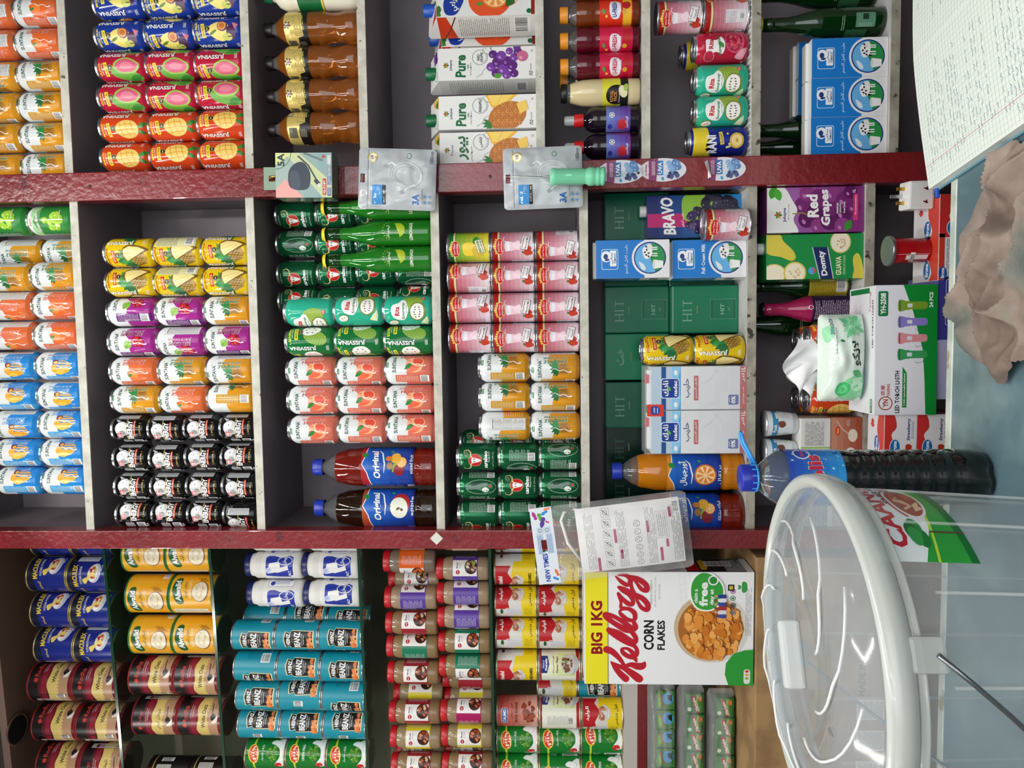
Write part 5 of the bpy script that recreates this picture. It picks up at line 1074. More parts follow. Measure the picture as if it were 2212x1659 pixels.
def torch_box():
    a = Art(); w, h = 240, 112; a.rect(0, 56, w, h, M('#e2e2ea'))
    a.blob([(120, 0), (120, 40), (70, 24), (10, 14), (-60, 14), (-120, 16), (-120, 0)], M('#148a34')); a.poly([(120, 0), (120, 62), (70, 44), (0, 26), (-60, 22), (-119, 20), (-119, 2)], M('#148a34'))
    for i, c in enumerate(('#3c9a5c', '#d89098', '#8a7cc8', '#7a9c2c')):
        x = -8+i*30; a.blob([(x-10, 70), (x+10, 70), (x+8, 56), (x+7, 50), (x-7, 50), (x-8, 56)], M(c)); a.rrect(x, 40, 14, 44, 5, M(c)); a.rect(x, 68, 19, 2, M('#3a5c3c')); a.rrect(x, 50, 7, 9, 1, M('#d8dce0')); a.line([(x-6, 22), (x-14, 26), (x-16, 36), (x-13, 40)], .8, M('#5c6460'))
    a.text('LED TORCH LIGTH', -77, 71, 8.5, M('#141414'), 0, 78, .03); a.poly([(-106, 62), (-30, 62), (-42, 54), (-106, 54)], M('#148a34')); a.text('1.AA removable battery', -72, 58, 4.4, W, 0, 60, .02)
    a.ell(-98, 92, 13, 13, M('#a8482c'), 0, 22); a.ell(-98, 92, 11, 11, M('#e2e2ea'), 0, 22); a.text('YN', -98, 92, 10, M('#a8482c'), 0, 15, .05); a.text('YAXING', -74, 87, 5.4, M('#a8482c'), 0, 24, .04); a.text('亚星', -74, 97, 7, M('#a8482c'), 0, 20, .02)
    a.rrect(86, 98, 46, 18, 3, M('#1c7a40')); a.text('YH-2508', 86, 98, 10, W, 0, 39, .05); a.text('24 PCS', 92, 12, 7, W, 0, 28, .04)
    T = Art(); T.rect(0, 0, w, 122, M('#e6e6ea')); T.text('LED TORCH LIGHT', 50, -50, 6, M('#181818'), 0, 90, .06); T.rect(112, 10, 10, 90, M('#1c7a40')); T.rrect(-104, -46, 26, 10, 2, M('#1c7a40')); T.text('YH-2508', -104, -46, 5, W, 0, 22, .03); T.text('Yaxing', 90, -38, 10, M('#a8482c'), 0, 40, .0, .4); T.lines(60, 20, 60, 40, 6, M('#8a8c94'), 1)
    L = Art(); L.rect(0, 56, 122, h, M('#dcdce2')); L.rect(0, 10, 122, 20, M('#148a34'))
    box_kind('torch_box', 'torch_carton', 'box', .240, .122, .112, M('#e0e0e6', .4), a, L, L, T, part='box_body')
def reel_box():
    a = Art(); w, h = 226, 150; a.rect(0, 75, w, h, M('#3c3c8c')); a.rect(-58, 75, 110, h, M('#a8a8cc')); a.text('Power', -60, 122, 20, M('#1c1c6a'), 0, 84, .05)
    a.rrect(66, 128, 84, 16, 3, M('#d8d8ec')); a.rrect(66, 128, 82.4, 14.4, 3, M('#3c3c8c')); a.text('Extension Reel', 66, 128, 8.4, W, 0, 74, .01); a.ell(30, 60, 34, 34, M('#2c2c70'), 0, 26); a.ell(30, 60, 18, 18, M('#8c8cc0'), 0, 20)
    T = Art(); T.rect(0, 0, w, 120, M('#5c5c9c')); T.rect(60, 10, 44, 14, M('#b8b8d4'))
    L = Art(); L.rect(0, 75, 120, h, M('#48488c'))
    box_kind('reel_box', 'reel_carton', 'box', .226, .120, .150, M('#44448c', .4), a, L, L, T, part='box_body')
torch_box(); reel_box()
def bruna(kind, w, d, h, ingr=False):
    a = Art(); W_, H_ = w*1000, h*1000; a.rect(0, H_/2, W_, H_, M('#e2e0e4'))
    if not ingr:
        a.blob([(-W_/2, H_), (W_/2, H_), (W_/2, H_*.72), (W_*.2, H_*.62), (0, H_*.78), (-W_*.3, H_*.60), (-W_/2, H_*.66)], M('#c83430')); a.ell(-W_*.28, H_*.66, W_*.2, H_*.17, M('#e8ecf4'), 0, 18); a.ell(-W_*.28, H_*.66, W_*.185, H_*.15, M('#1c6ab0'), 0, 18); a.text('Bruna', -W_*.28, H_*.67, H_*.12, W, 0, W_*.3, .04); a.text('Strawberry', W_*.14, H_*.24, H_*.13, M('#24246a'), 0, W_*.52, .03, .15); a.lines(W_*.14, H_*.12, W_*.44, H_*.08, 2, M('#5a5a80'), .8); berries(a, -W_*.33, H_*.24, H_*.014)
    else:
        a.rect(0, H_*.93, W_, H_*.14, M('#c8402c')); a.lines(0, H_*.52, W_*.86, H_*.6, 15, M('#4a4c58'), .9); a.ell(-W_*.34, H_*.9, W_*.14, H_*.1, M('#1c5aa0'), 0, 16); a.text('Bruna', -W_*.34, H_*.9, H_*.08, W, 0, W_*.22, .04)
    T = Art(); T.rect(0, 0, W_, d*1000, M('#d8d4d8')); T.blob([(-W_/2, -d*500), (W_/2, -d*500), (W_/2, -d*200), (W_*.1, -d*80), (-W_*.3, -d*240), (-W_/2, -d*160)], M('#c83c30')); T.ell(-W_*.25, -d*60, W_*.2, d*130, M('#1c5aa0'), 0, 16); T.text('Bruna', -W_*.25, -d*60, d*120, W, 0, W_*.3, .03); berries(T, W_*.2, d*200, .8)
    box_kind(kind, 'strawberry_carton', 'box', w, d, h, M('#dedce0', .4), a, a if not ingr else None, a if not ingr else None, T, part='box_body')
bruna('bruna_small', .080, .075, .059); bruna('bruna_big', .078, .10, .075); bruna('bruna_back', .085, .10, .075, True)
def misc_boxes():
    s = Mesh(); s.lathe([(.0215, .0), (.0222, .001), (.0242, .064), (.0242, .067)], M('#b01820', .2), 32); a = Art(); a.rrect(-24, 26, 10, 40, 1, M('#e0dcdc')); a.barcode(-24, 34, 9, 20, 90); a.rect(-17, 34, .8, 62, M('#e8c0c0')); s.wrap(a, [(.0222, .001), (.0242, .064)], 32, 2, 63, .0235)
    t = Mesh(); t.lathe([(.0248, .065), (.0288, .067), (.029, .070), (.0278, .073), (.0278, .073), (.025, .0725), (.0001, .0722)], M('#a4a6a8', .3, .9), 32, cap0=False, cap1=False)
    define('red_cup', 'drink_cup', 'can', [('cup_body', s.build('cup_body'), []), ('lid', t.build('lid'), [])])
    s = Mesh(); w = M('#e4e4e2', .3); s.bbox(-.026, .026, -.022, .022, 0, .046, w, .004, 2); a = Art()
    for x in (-12, 12):
        a.rect(x, 14, 6, 2.4, M('#5c1010')); a.rect(x, 17.5, 2.4, 5, M('#5c1010')); a.rect(x-2, 14, 2.4, 5, M('#5c1010'))
    s.flat(a, FRONT(-.022)); t = Mesh(); t.box(-.016, -.010, -.004, 0, .046, .060, M('#c8a048', .3, .9)); t.box(.010, .016, -.004, 0, .046, .060, M('#c8a048', .3, .9)); t.box(-.003, .003, .004, .008, .046, .068, M('#b8bcc0', .3, .9))
    define('plug_adapter', 'plug_adapter', 'plug', [('adapter_body', s.build('adapter_body'), []), ('pin', t.build('pin'), [])])
    # cream cup pair, box of jars, brown dessert box, white label box
    s = Mesh(); s.lathe([(.019, .0), (.0225, .003), (.0265, .040), (.0285, .066), (.0285, .070)], M('#d8e0e4', .35), 28); a = Art(); a.rect(0, 36, 170, 44, M('#dfe6ea')); a.rect(0, 52, 170, 12, M('#3c8cb8')); a.text('Puck', -8, 53, 7, W, 0, 18, .03); a.blob([(-4, 44), (6, 46), (8, 34), (0, 30), (-6, 36)], M('#7a4a38')); a.rrect(22, 34, 16, 34, 1, W); a.lines(22, 34, 14, 30, 9, M('#5a6470'), .8); a.lines(-26, 34, 14, 30, 9, M('#5a6470'), .8); s.wrap(a, [(.0225, .003), (.0265, .040), (.0285, .066)], 28, 6, 64, .0265)
    t = Mesh(); t.lathe([(.0295, .0695), (.0297, .0715), (.0001, .072)], M('#c8ccd0', .3, .7), 28, cap0=False, cap1=False)
    define('cream_cup', 'cream_cup', 'cup', [('cup_body', s.build('cup_body'), []), ('foil_lid', t.build('foil_lid'), [])])
    a = Art(); a.rrect(2, 34, 64, 52, 1, M('#dcdcd8')); a.rrect(2, 34, 58, 44, 1, M('#c4c6c8')); a.rrect(2, 34, 57, 43, 1, M('#d8d8d6')); a.lines(2, 34, 54, 40, 14, M('#4a4c54'), .9); a.rect(-30, 32, 3, 62, M('#8ab84c'))
    box_kind('white_label_box', 'food_carton', 'box', .068, .06, .064, M('#dedfda', .4), a, part='box_body')
    a = Art(); a.bands(0, 86, 0, 66, '#a8503c', '#c89078', 5); a.ell(4, 20, 14, 10, M('#ece0cc'), 0, 18); a.line([(4, 26), (20, 44), (36, 54)], 2, M('#e0c8b0')); a.rrect(14, 52, 18, 9, 4, M('#d8302c')); a.text('Gala', 14, 52, 4.6, M('#f4dc60'), 0, 12, .02); a.ell(-32, 24, 10, 10, M('#e8e4dc'), 0, 16); a.text('24', -32, 24, 8, M('#2c2420'), 0, 10, .02); a.lines(32, 30, 14, 8, 3, W, .7)
    box_kind('brown_dessert_box', 'food_carton', 'box', .086, .06, .066, M('#a8604a', .4), a, part='box_body')
    a = Art(); a.rect(0, 30, 60, 60, M('#8a9cb0')); a.lines(0, 30, 48, 40, 8, M('#d8e0e8'), 1); box_kind('grey_blue_box', 'food_carton', 'box', .07, .06, .06, M('#7a8c9c', .4), a, part='box_body')
    # cardboard
    card = noise_mat('cardboard', '#8a6c48', '#a48458', 14, .8); a = Art()
    for i in range(3): a.rect(-180+i*70, 50, 46, 60, M('#d8d4cc')); a.lines(-180+i*70, 50, 40, 54, 18, M('#4a4844'), 1)
    a.text('MADE IN', 30, 70, 14, M('#3c3020'), 0, 80, .03)
    box_kind('cardboard_carton', 'cardboard_carton', 'box', .60, .40, .30, card, a, part='box_body', bevel=.003)
misc_boxes()
def torch():
    s = Mesh(); g = M('#7ed8ac', .35); s.lathe([(.011, 0), (.0165, .001), (.0185, .004), (.0185, .008), (.0165, .010), (.0185, .013), (.0185, .018), (.0165, .021), (.0185, .024), (.0185, .034), (.0155, .040), (.0155, .043), (.0165, .046), (.0165, .100), (.0175, .103), (.0175, .110), (.015, .114)], g, 28, fn=lambda r, z, t: r+(.0005*cos(14*t) if z < .035 else 0)); a = Art(); a.rrect(0, 76, 7, 26, 2, M('#6ac898')); a.rrect(0, 76, 4, 12, 1, M('#98e8c0')); s.wrap(a, [(.0165, .046), (.0165, .100)], 28)
    t = Mesh(); t.tube([(.002*cos(g_), 0, .118+.012*sin(g_)) for g_ in [2*pi*k/14 for k in range(14)]], .0008, M('#b8b8b4', .3, .6), 6, True); t.tube([(0, 0, .128), (.001, -.002, .16), (0, -.001, .205)], .0012, M('#c0c0bc', .3, .8), 6)
    define('hanging_torch', 'torch', 'torch', [('torch_body', s.build('torch_body'), []), ('hook_wire', t.build('hook_wire'), [])])
torch()
def charger():
    w, h = 93, 120; a = Art(); a.bands(0, w, 0, h, '#88a8a8', '#a8b8b0', 4); a.poly([(-46, 0), (-14, 0), (46, 70), (46, 100), (-46, 20)], M('#c8d0a0')); a.poly([(-46, 60), (-8, 100), (-30, 120), (-46, 120)], M('#e8a8a0')); a.poly([(20, 120), (46, 84), (46, 120)], M('#d8dc98')); a.ring(46, 120, 34, 34, 1.6, M('#5a8a58'), 0, 22, 180, 270); a.text('5A', 32, 108, 15, M('#2c4a3c'), 0, 26, .04)
    a.blob([(-26, 88), (6, 92), (24, 78), (26, 60), (4, 46), (-28, 52)], M('#3c4450')); a.blob([(-26, 86), (4, 90), (6, 72), (-24, 68)], M('#4c5460')); a.line([(40, 72), (20, 50), (-8, 34)], 3, M('#3a4048')); a.rect(-14, 32, 13, 8, M('#3a4048'), 40); a.rect(-21, 27, 8, 6, M('#d8dce0'), 40); a.line([(46, 60), (30, 20)], 4, M('#707c78'))
    a.rrect(-24, 16, 34, 8, 2, M('#b83c2c')); a.text('Q-318T', -24, 16, 5, W, 0, 28, .04); a.poly([(34, 20), (42, 20), (38, 12)], M('#c83c3c')); [a.rrect(x, 6, 18, 8, 1, M(c)) for x, c in ((-34, '#4c6c98'), (-12, '#5c7ca8'), (10, '#9098a0'), (32, '#c8ccd0'))]; a.lines(0, 6, 80, 4, 2, W, .6)
    Bt = Art(); Bt.rect(0, 0, w, 50, M('#4c6058'))
    s = Mesh(); s.bbox(-.0465, .0465, -.024, .024, 0, .120, M('#54685c', .2), .001); s.flat(a, FRONT(-.024), (-46.2, 46.2, .3, 119.7))
    t = Mesh(); g = M('#8aa08c', .4); t.box(-.024, -.006, .010, .012, .1195, .158, g); t.box(.006, .024, .010, .012, .1195, .158, g); t.box(-.006, .006, .010, .012, .147, .158, g); t.box(-.006, .006, .010, .012, .1195, .133, g); t.add([(.012*cos(6.283*k/14), .0096, .121+.010*max(0, sin(6.283*k/14))) for k in range(8)], [tuple(range(7, -1, -1))], M('#e0663c')); t.tube([(0, .03, .140), (0, .0, .140), (0, -.012, .134), (0, -.014, .120)], .0022, M('#c8a860', .3, .9), 8)
    define('charger_box', 'charger_box', 'box', [('box_body', s.build('box_body'), []), ('hang_tab', t.build('hang_tab'), [])])
charger()
def pouch_surface(w, h, th, mat, seed=1, hole=None, nx=28, nz=34, wr=.0012, back=True):
    """a sealed bag: two sheets that bulge apart and meet at the rim; origin at its bottom centre"""
    from mathutils import noise as no
    s = Mesh()
    def P(i, k, side):
        u = i/nx*2-1; v = k/nz*2-1
        rx = 1-.075*max(0, (abs(v)-.88)/.12)**2.5; e = max(0, (1-abs(u)**2.4))*max(0, (1-abs(v)**3.2)); e = e**.55
        n_ = no.noise(Vector((u*2.2+seed, v*3.1, side)))*wr*2.4+no.noise(Vector((u*7+seed, v*5, side*3)))*wr
        return (u*w/2*rx, side*(th/2*e+n_*min(1, e*3)), (v+1)/2*h)
    for side in (-1, 1):
        V = [P(i, k, side) for k in range(nz+1) for i in range(nx+1)]; Fc = []
        for k in range(nz):
            for i in range(nx):
                if hole:
                    u = (i+.5)/nx*w-w/2; z = (k+.5)/nz*h
                    if (u-hole[0])**2/hole[2]**2+(z-hole[1])**2/hole[3]**2 < 1: continue
                q = (k*(nx+1)+i, k*(nx+1)+i+1, (k+1)*(nx+1)+i+1, (k+1)*(nx+1)+i); Fc.append(q if side < 0 else q[::-1])
        s.add(V, Fc, mat, True)
    def front(p):      # artwork follows the front sheet
        u = max(-1, min(1, p.x/(w/2))); v = max(-1, min(1, (p.y-h/2)/(h/2)))
        e = (max(0, 1-abs(u)**2.4)*max(0, 1-abs(v)**3.2))**.55
        n_ = no.noise(Vector((u*2.2+seed, v*3.1, -1)))*wr*2.4+no.noise(Vector((u*7+seed, v*5, -3)))*wr
        return (p.x, p.y, p.z+th/2*e+n_*min(1, e*3)+.0004)
    return s, front
def cable_pack(kind, seed):
    w, h = .128, .166; s, fr = pouch_surface(w, h, .016, M('#b2b7bb', .28, 0, .4), seed, (0, .156, .009, .006))
    a = Art(); a.rect(0, 145, 122, 2.5, M('#9a9fa4', .3)); a.rect(0, 141, 122, 1.2, M('#e8eaec', .3))
    a.rrect(-34, 124, 40, 22, 1, M('#1c88cc')); a.rect(-34, 109, 40, 7, M('#1c1e22')); a.text('rebsi', -40, 129, 7, W, 0, 24, .03); a.text('CA-X1 Lightning', -34, 109, 3.6, W, 0, 34); a.lines(-24, 121, 18, 8, 3, W, .6)
    a.ell(44, 136, 11, 11, M('#b8a868', .3, .6), 0, 20); a.ell(44, 136, 8.6, 8.6, M('#d8d4c0', .3, .4), 0, 18); a.text('18', 44, 136, 6, M('#7a6a3c'), 0, 8, .03); a.text('3A', -42, 42, 15, M('#1c60a8'), 0, 22, .06, .1); a.lines(-30, 28, 22, 3, 1, M('#606870'), .7)
    a.text('1000mm', 46, 10, 8, M('#3a3e44'), 0, 26, .01); a.ell(48, 58, 6, 5, M('#3c7a5c'), 0, 14); a.ell(48, 58, 4.6, 3.6, M('#cdd1d4'), 0, 14); a.text('CE', 48, 58, 3, M('#3c7a5c'), 0, 6); [a.ring(x, y, 4.4, 4.4, .8, M('#8a9098')) for x in (-36, -48) for y in (22, 12)]; [a.ell(x, y, 2, 2, M('#1c78c0'), 0, 10) for x in (-36, -48) for y in (22, 12)]; [a.lines(x, 96, 4, 16, 1, M('#8a9098'), .6, 90) for x in (30, 46)]
    for k in range(5): a.ring(6+k*.8, 60+k*.6, 20+k*1.8, 28+k*1.8, 1.3, M(('#b4b9bd', '#e0e3e5')[k % 2]), -12, 26)
    a.line([(26, 84), (34, 94), (28, 104)], 3.2, M('#dfe2e4')); a.rect(27, 106, 6, 8, M('#a8acb0'), 20); a.line([(-12, 44), (-20, 60), (-26, 66)], 3.2, M('#dfe2e4')); a.rect(-28, 70, 7, 9, M('#909498'), 30)
    s.flat(a, FRONT(0), (-60, 60, 6, 160), fn=fr, xc=[k*8 for k in range(-7, 8)], yc=[k*8 for k in range(1, 20)], e=.00005)
    define(kind, 'cable_pack', 'cable pack', [(None, s.build('cable_pack'), [])])
cable_pack('cable_pack_a', 1.3); cable_pack('cable_pack_b', 4.7)
def sticker(kind, peeled=False):
    a = Art(); n = 30; cut = 1 if not peeled else .62
    a.ell(0, 0, 24.5, 49, M('#dcdde4'), 0, 32)
    a.poly([(-24, 14), (24, 10), (20, 30), (-20, 30)], M('#8a3c70')); a.lines(4, 20, 30, 8, 3, W, .9); a.rrect(4, 6, 30, 13, 1, M('#2c70b0')); a.text('UVA', 4, 6, 9, W, 0, 25, .05); a.text('orchidea', 0, 36, 6, M('#a83c50'), 0, 24, .03); a.ring(0, 36, 16, 7, .8, M('#c898a8')); a.leaf(-14, 2, 9, 6, 200, M('#3c9ad0')); a.rrect(-8, -6, 12, 7, 2, M('#c8dce8'))
    grapes(a, 8, -24, 6, 14, 12, 14, ('#6c98c8', '#8ab0d8', '#5c84b8'), 3, '#c8dcf0'); grapes(a, -12, -22, 3.4, 16, 8, 12, ('#34406c', '#4a5888'), 6, '#8a94bc')
    s = Mesh(); s.lathe([(.001, 0)]*2, W, 3, cap0=False, cap1=False) if 0 else None
    ringp = [(24.5*cos(2*pi*k/32)/1000, 49*sin(2*pi*k/32)/1000) for k in range(32)]
    if peeled: ringp = [p for p in ringp if p[1] < .030]; 
    V = [(x, y_, z) for y_ in (0, -.0004) for x, z in ringp]; m_ = len(ringp)
    s.add(V, [tuple(range(m_)), tuple(range(2*m_-1, m_-1, -1))]+[(i, (i+1) % m_, m_+(i+1) % m_, m_+i) for i in range(m_)], M('#dcdde4'))
    s.flat(a, FRONT(-.0004), (-30, 30, -50, 29.5 if peeled else 50), e=.00004)
    if peeled:
        P = [(x/1000, y/1000, z/1000) for x, y, z in ((-19, -.5, 30), (19, -.5, 30), (14, -6, 38), (2, -12, 36), (-10, -13, 28), (-17, -7, 24))]; s.add(P, [(0, 1, 2, 3, 4, 5)], M('#e0dcd8'))
    define(kind, 'grape_sticker', 'sticker', [(None, s.build('grape_sticker'), [])])
sticker('sticker'); sticker('sticker_peeled', True)
def extension_pack():
    w, h = .168, .335
    s, fr = pouch_surface(.168, .290, .046, M('#eef1f0', .08, 0, 0, 0, .14, spec=1.0), 2.2, None, 30, 40, .0035)
    a = Art(); a.rrect(2, 128, 140, 222, 2, M('#e8e6e4')); pk = M('#b01c64')
    for x, y, l in ((-52, 200, 60), (-34, 150, 40), (8, 160, 56), (20, 90, 46), (-44, 66, 60), (44, 40, 40), (-20, 52, 34)): a.rrect(x, y, l*.55, 6, 3, pk, 0)
    for i in range(6): a.rrect(-52+i*22, 176, 18, 18, 2, M('#8a8c90')); a.rrect(-52+i*22, 176, 16.6, 16.6, 2, M('#e8e6e4')); a.line([(-58+i*22, 170), (-46+i*22, 182)], 1.6, M('#4a4a50')); a.ring(-52+i*22, 176, 5, 5, 1, M('#5a5c60'))
    for i in range(6): a.ring(-56+i*17, 112, 7, 7, .9, M('#5a5c60')); [a.ell(-56+i*17+u, 112+v, 1.3, 1.3, M('#5a5c60'), 0, 6) for u, v in ((-3, -1), (3, -1), (0, 3))]
    for y in (214, 146, 84, 30): a.lines(0, y, 126, 20, 6, M('#6c6e74'), .8)
    a.barcode(54, 26, 22, 16); a.rrect(20, 60, 56, 26, 1, M('#9a9ca0')); a.rrect(20, 60, 55, 25, 1, M('#e4e2e0')); a.lines(20, 60, 50, 20, 5, M('#6c6e74'), .8); a.text(ar('سوبر للكهرباء'), 8, 12, 6, M('#3a3c40'), 0, 60)
    t = Mesh(); t.flat(a, FRONT(-.004, 0, 0), (-76, 76, 4, 250), fn=lambda p: (p.x, p.y, p.z-.004+.020*max(0, 1-(p.x/.08)**2)*max(0, 1-((p.y-.13)/.14)**4)), xc=[k*10 for k in range(-7, 8)], yc=[k*12 for k in range(1, 21)], e=.00005)
    c = Mesh(); wc = M('#e6e4dc', .4)
    for k in range(6): c.tube([(.052*cos(g)*(1-.04*k), .004+.0035*(k % 3), .150+(.085-.004*k)*sin(g)) for g in [2*pi*j/28 for j in range(28)]], .0036, wc, 8, True)
    c.bbox(-.066, .066, .002, .018, .02, .065, wc, .006)
    c.tube([(-.05, .008, .235), (.0, .0, .262), (.05, .004, .270), (.066, .006, .262), (.07, .006, .240), (.06, .008, .215)], .0036, wc, 8)
    k = Mesh(); b = Art(); b.rect(0, 22, 168, 48, M('#dfe6ee')); b.text('NEW TIMES', -48, 26, 11, M('#1c3c9c'), 0, 62, .06); [b.rrect(4, y, 44, 14, 1, M('#b8c8dc')) for y in (12, 32)]; b.lines(4, 32, 40, 12, 4, M('#4c78b8'), .8); b.lines(4, 12, 40, 10, 3, M('#4c78b8'), .8); b.rrect(34, 22, 14, 30, 1, M('#c8d4e0')); b.ring(34, 30, 4, 4, .8, M('#3a3c50')); b.ring(34, 15, 4, 4, .8, M('#3a3c50'))
    for (x, y, c_, l, g) in ((62, 36, '#b82c8c', 16, 20), (68, 28, '#58a83c', 18, 200), (58, 20, '#5c3c9c', 20, 160), (74, 12, '#2c90d8', 14, 120), (50, 10, '#d82c80', 8, 60), (80, 6, '#e89058', 12, 100), (-76, 6, '#2c90d8', 12, 60), (-66, 4, '#e07a4c', 14, 20)): b.leaf(x, y, l, l*.5, g, M(c_)); b.ell(x, y, l*.24, l*.24, M(c_), 0, 12)
    k.box(-.084, -.013, -.0008, .0008, .288, .335, W); k.box(.013, .084, -.0008, .0008, .288, .335, W); k.box(-.013, .013, -.0008, .0008, .288, .307, W); k.box(-.013, .013, -.0008, .0008, .319, .335, W)
    for clip in ((-84, -13, 0, 47), (13, 84, 0, 47), (-13, 13, 0, 19), (-13, 13, 31, 47)): k.flat(b, FRONT(-.0008, 0, .288), clip, e=.00004)
    define('extension_pack', 'extension_lead_pack', 'extension lead', [('clear_bag', s.build('clear_bag'), []), ('header_card', k.build('header_card'), []), ('leaflet', t.build('leaflet'), []), ('cable', c.build('cable'), [])])
extension_pack()
def tissue():
    from mathutils import noise as no
    s, fr = pouch_surface(.166, .085, .085, M('#dfeee2', .2, 0, .3), 7.1, None, 30, 20, .0016)
    a = Art(); a.blob([(-74, 8), (-78, 44), (-60, 56), (-40, 44), (-30, 16), (-44, 6)], M('#8cdca4')); a.ell(-58, 48, 14, 13, M('#4cc878'), 0, 20); a.ell(-58, 48, 9, 8, M('#6cd890'), 0, 16); a.ell(-59, 49, 4, 4, M('#34a860'), 0, 12); a.ell(-48, 22, 14, 13, M('#c8f0d0'), 0, 18); a.leaf(-34, 14, 22, 14, 60, M('#54b878')); a.leaf(-64, 10, 24, 12, -30, M('#6cc88c'))
    for k in range(12): a.leaf(62, 30, 20+(k % 3)*4, 9, k*30, M(('#84d8a0', '#a4e4b8', '#6cc890')[k % 3]))
    a.blob([(30, 78), (56, 82), (60, 66), (40, 68)], M('#9ce0b0')); a.text(ar('لانكو'), 10, 26, 20, M('#1c2420'), 0, 48, .04); a.leaf(32, 48, 9, 5, 70, M('#2c8a4c')); a.text('Single White Soft Tissue', 34, 62, 3.4, M('#5c8494'), 0, 50); a.rect(-50, 4.5, 60, 6, M('#8cc0cc')); a.text('300±PCS', -64, 5, 5, M('#1c4c5c'), 0, 26, .02); a.text('300±2CS', 60, 68, 6, M('#4a5c60'), 0, 30, .02); a.rect(64, 68, 34, .8, M('#58a8c8'))
    s.flat(a, FRONT(0), (-80, 80, 3, 82), fn=fr, xc=[k*8 for k in range(-10, 11)], yc=[k*6 for k in range(1, 14)], e=.00005)
    t = Mesh(); n = 16; V = []; Fc = []
    for k in range(n+1):
        for i in range(n+1):
            u, v = i/n*2-1, k/n; wd = .016+.040*v**.8
            V.append((u*wd-.012*v+.006*sin(v*5), .014*sin(u*5+v*3)*v+.008*no.noise(Vector((u*2, v*2, 3))), .080+.062*v*(1-.25*abs(u)**1.5)+.010*v*sin(u*4+1)))
    for k in range(n):
        for i in range(n): q = k*(n+1)+i; Fc.append((q, q+1, q+n+2, q+n+1))
    t.add(V, Fc, M('#ececee', .7, sss=.1), True); V2 = [(x*.8-.022, y+.012, z-.006-.3*abs(x)) for x, y, z in V]; t.add(V2, Fc, M('#ececee', .7, sss=.1), True)
    define('tissue_pack', 'tissue_pack', 'tissues', [('packet', s.build('packet'), []), ('tissue', t.build('tissue'), [])])
tissue()
def tea():
    a = Art(); a.rect(0, 22, 46, 44, M('#2c7a34')); a.bands(0, 46, 0, 20, '#1c4a24', '#78a83c', 4); a.push(-2, 22, 18); a.rect(0, 0, 46, 9, M('#a82c24')); a.text('Marhaba', 0, 0, 6.4, W, 0, 34, .04, .15); a.pop(); a.ell(-14, 36, 5, 5, M('#e0e8e0'), 0, 12); a.line([(-20, 12), (8, 20), (20, 14)], 1.6, M('#c8d8b0')); a.poly([(6, 6), (18, 6), (16, 16), (8, 16)], M('#c87838'))
    box_kind('tea_box_green', 'tea_box', 'box', .046, .03, .044, M('#24703a', .35), a, part='box_body')
    a = Art(); a.rect(0, 22, 46, 44, M('#3c7a34')); a.ell(4, 16, 15, 13, M('#4c98d0'), 0, 20); a.poly([(-4, 6), (14, 6), (12, 18), (2, 16)], M('#141814')); a.blob([(-20, 36), (0, 40), (16, 36), (0, 30)], M('#78b83c')); a.push(0, 32, 18); a.text('Marhaba', 0, 0, 6, M('#b82c24'), 0, 34, .05, .15); a.pop()
    box_kind('tea_box_blue', 'tea_box', 'box', .046, .03, .044, M('#24602a', .35), a, part='box_body')
tea()
# ---- open notebook with ruled pages
def notebook():
    pg = M('#e9f1ea', .6); ln = M('#a8d0bc'); ink = M('#3c5484'); out = []
    for side in (0, 1):
        s = Mesh(); W_, L_ = .215, .300; th = .024
        def zc(x): return th*(1-.55*(x/W_)**1.5) if True else th
        n = 10; V = []
        for k in (0, 1):
            for i in range(n+1): x = W_*i/n; V += [(x, -L_*k, zc(x)), (x, -L_*k, -.002)]
        b = 2*(n+1); Fc = []
        for i in range(n): Fc += [(2*i, b+2*i, b+2*i+2, 2*i+2), (2*i, 2*i+2, 2*i+3, 2*i+1), (b+2*i, b+2*i+1, b+2*i+3, b+2*i+2)]
        Fc += [(2*n, b+2*n, b+2*n+1, 2*n+1), (0, 1, b+1, b)]
        s.add(V, Fc, pg); a = Art()
        for i in range(1, 38): a.rect(107, -i*8, 211, .4, ln)
        for i in range(1, 27): a.rect(i*8, -150, .3, 296, ln)
        a.rect(180, -150, 1, 296, M('#d8a0a8')); rnd = random.Random(side+3)
        for k in range(34):
            y = -18-k*8; x = 200-rnd.uniform(0, 30)
            while x > 40 and rnd.random() < .86:
                l = rnd.uniform(6, 16); a.line([(x-l*j/5, y+rnd.uniform(-1.8, 1.8)) for j in range(6)], .55, ink); x -= l+rnd.uniform(2, 12)
        if side: a.line([(40, -90), (150, -60)], .8, ink); a.line([(50, -140), (160, -90)], .8, ink)
        s.flat(a, TOPF(0), (1, 214, -299, -1), fn=lambda p: (p.x, p.y, p.z+zc(max(0, p.x))+.0001), xc=[21.5*i for i in range(1, 10)], e=.00003)
        if side == 0: s.V = [(-x, y, z) for x, y, z in s.V]; s.F = [f[::-1] for f in s.F]; s.N = [(0, 0, 0)]*len(s.V)
        out.append(('page_block', s.build('page_block'), []))
    c = Mesh(); c.bbox(-.218, .218, -.302, .002, -.005, -.002, M('#5a8a9a', .5), .001); out.append(('cover', c.build('cover'), []))
    define('notebook', 'notebook', 'notebook', out)
notebook()
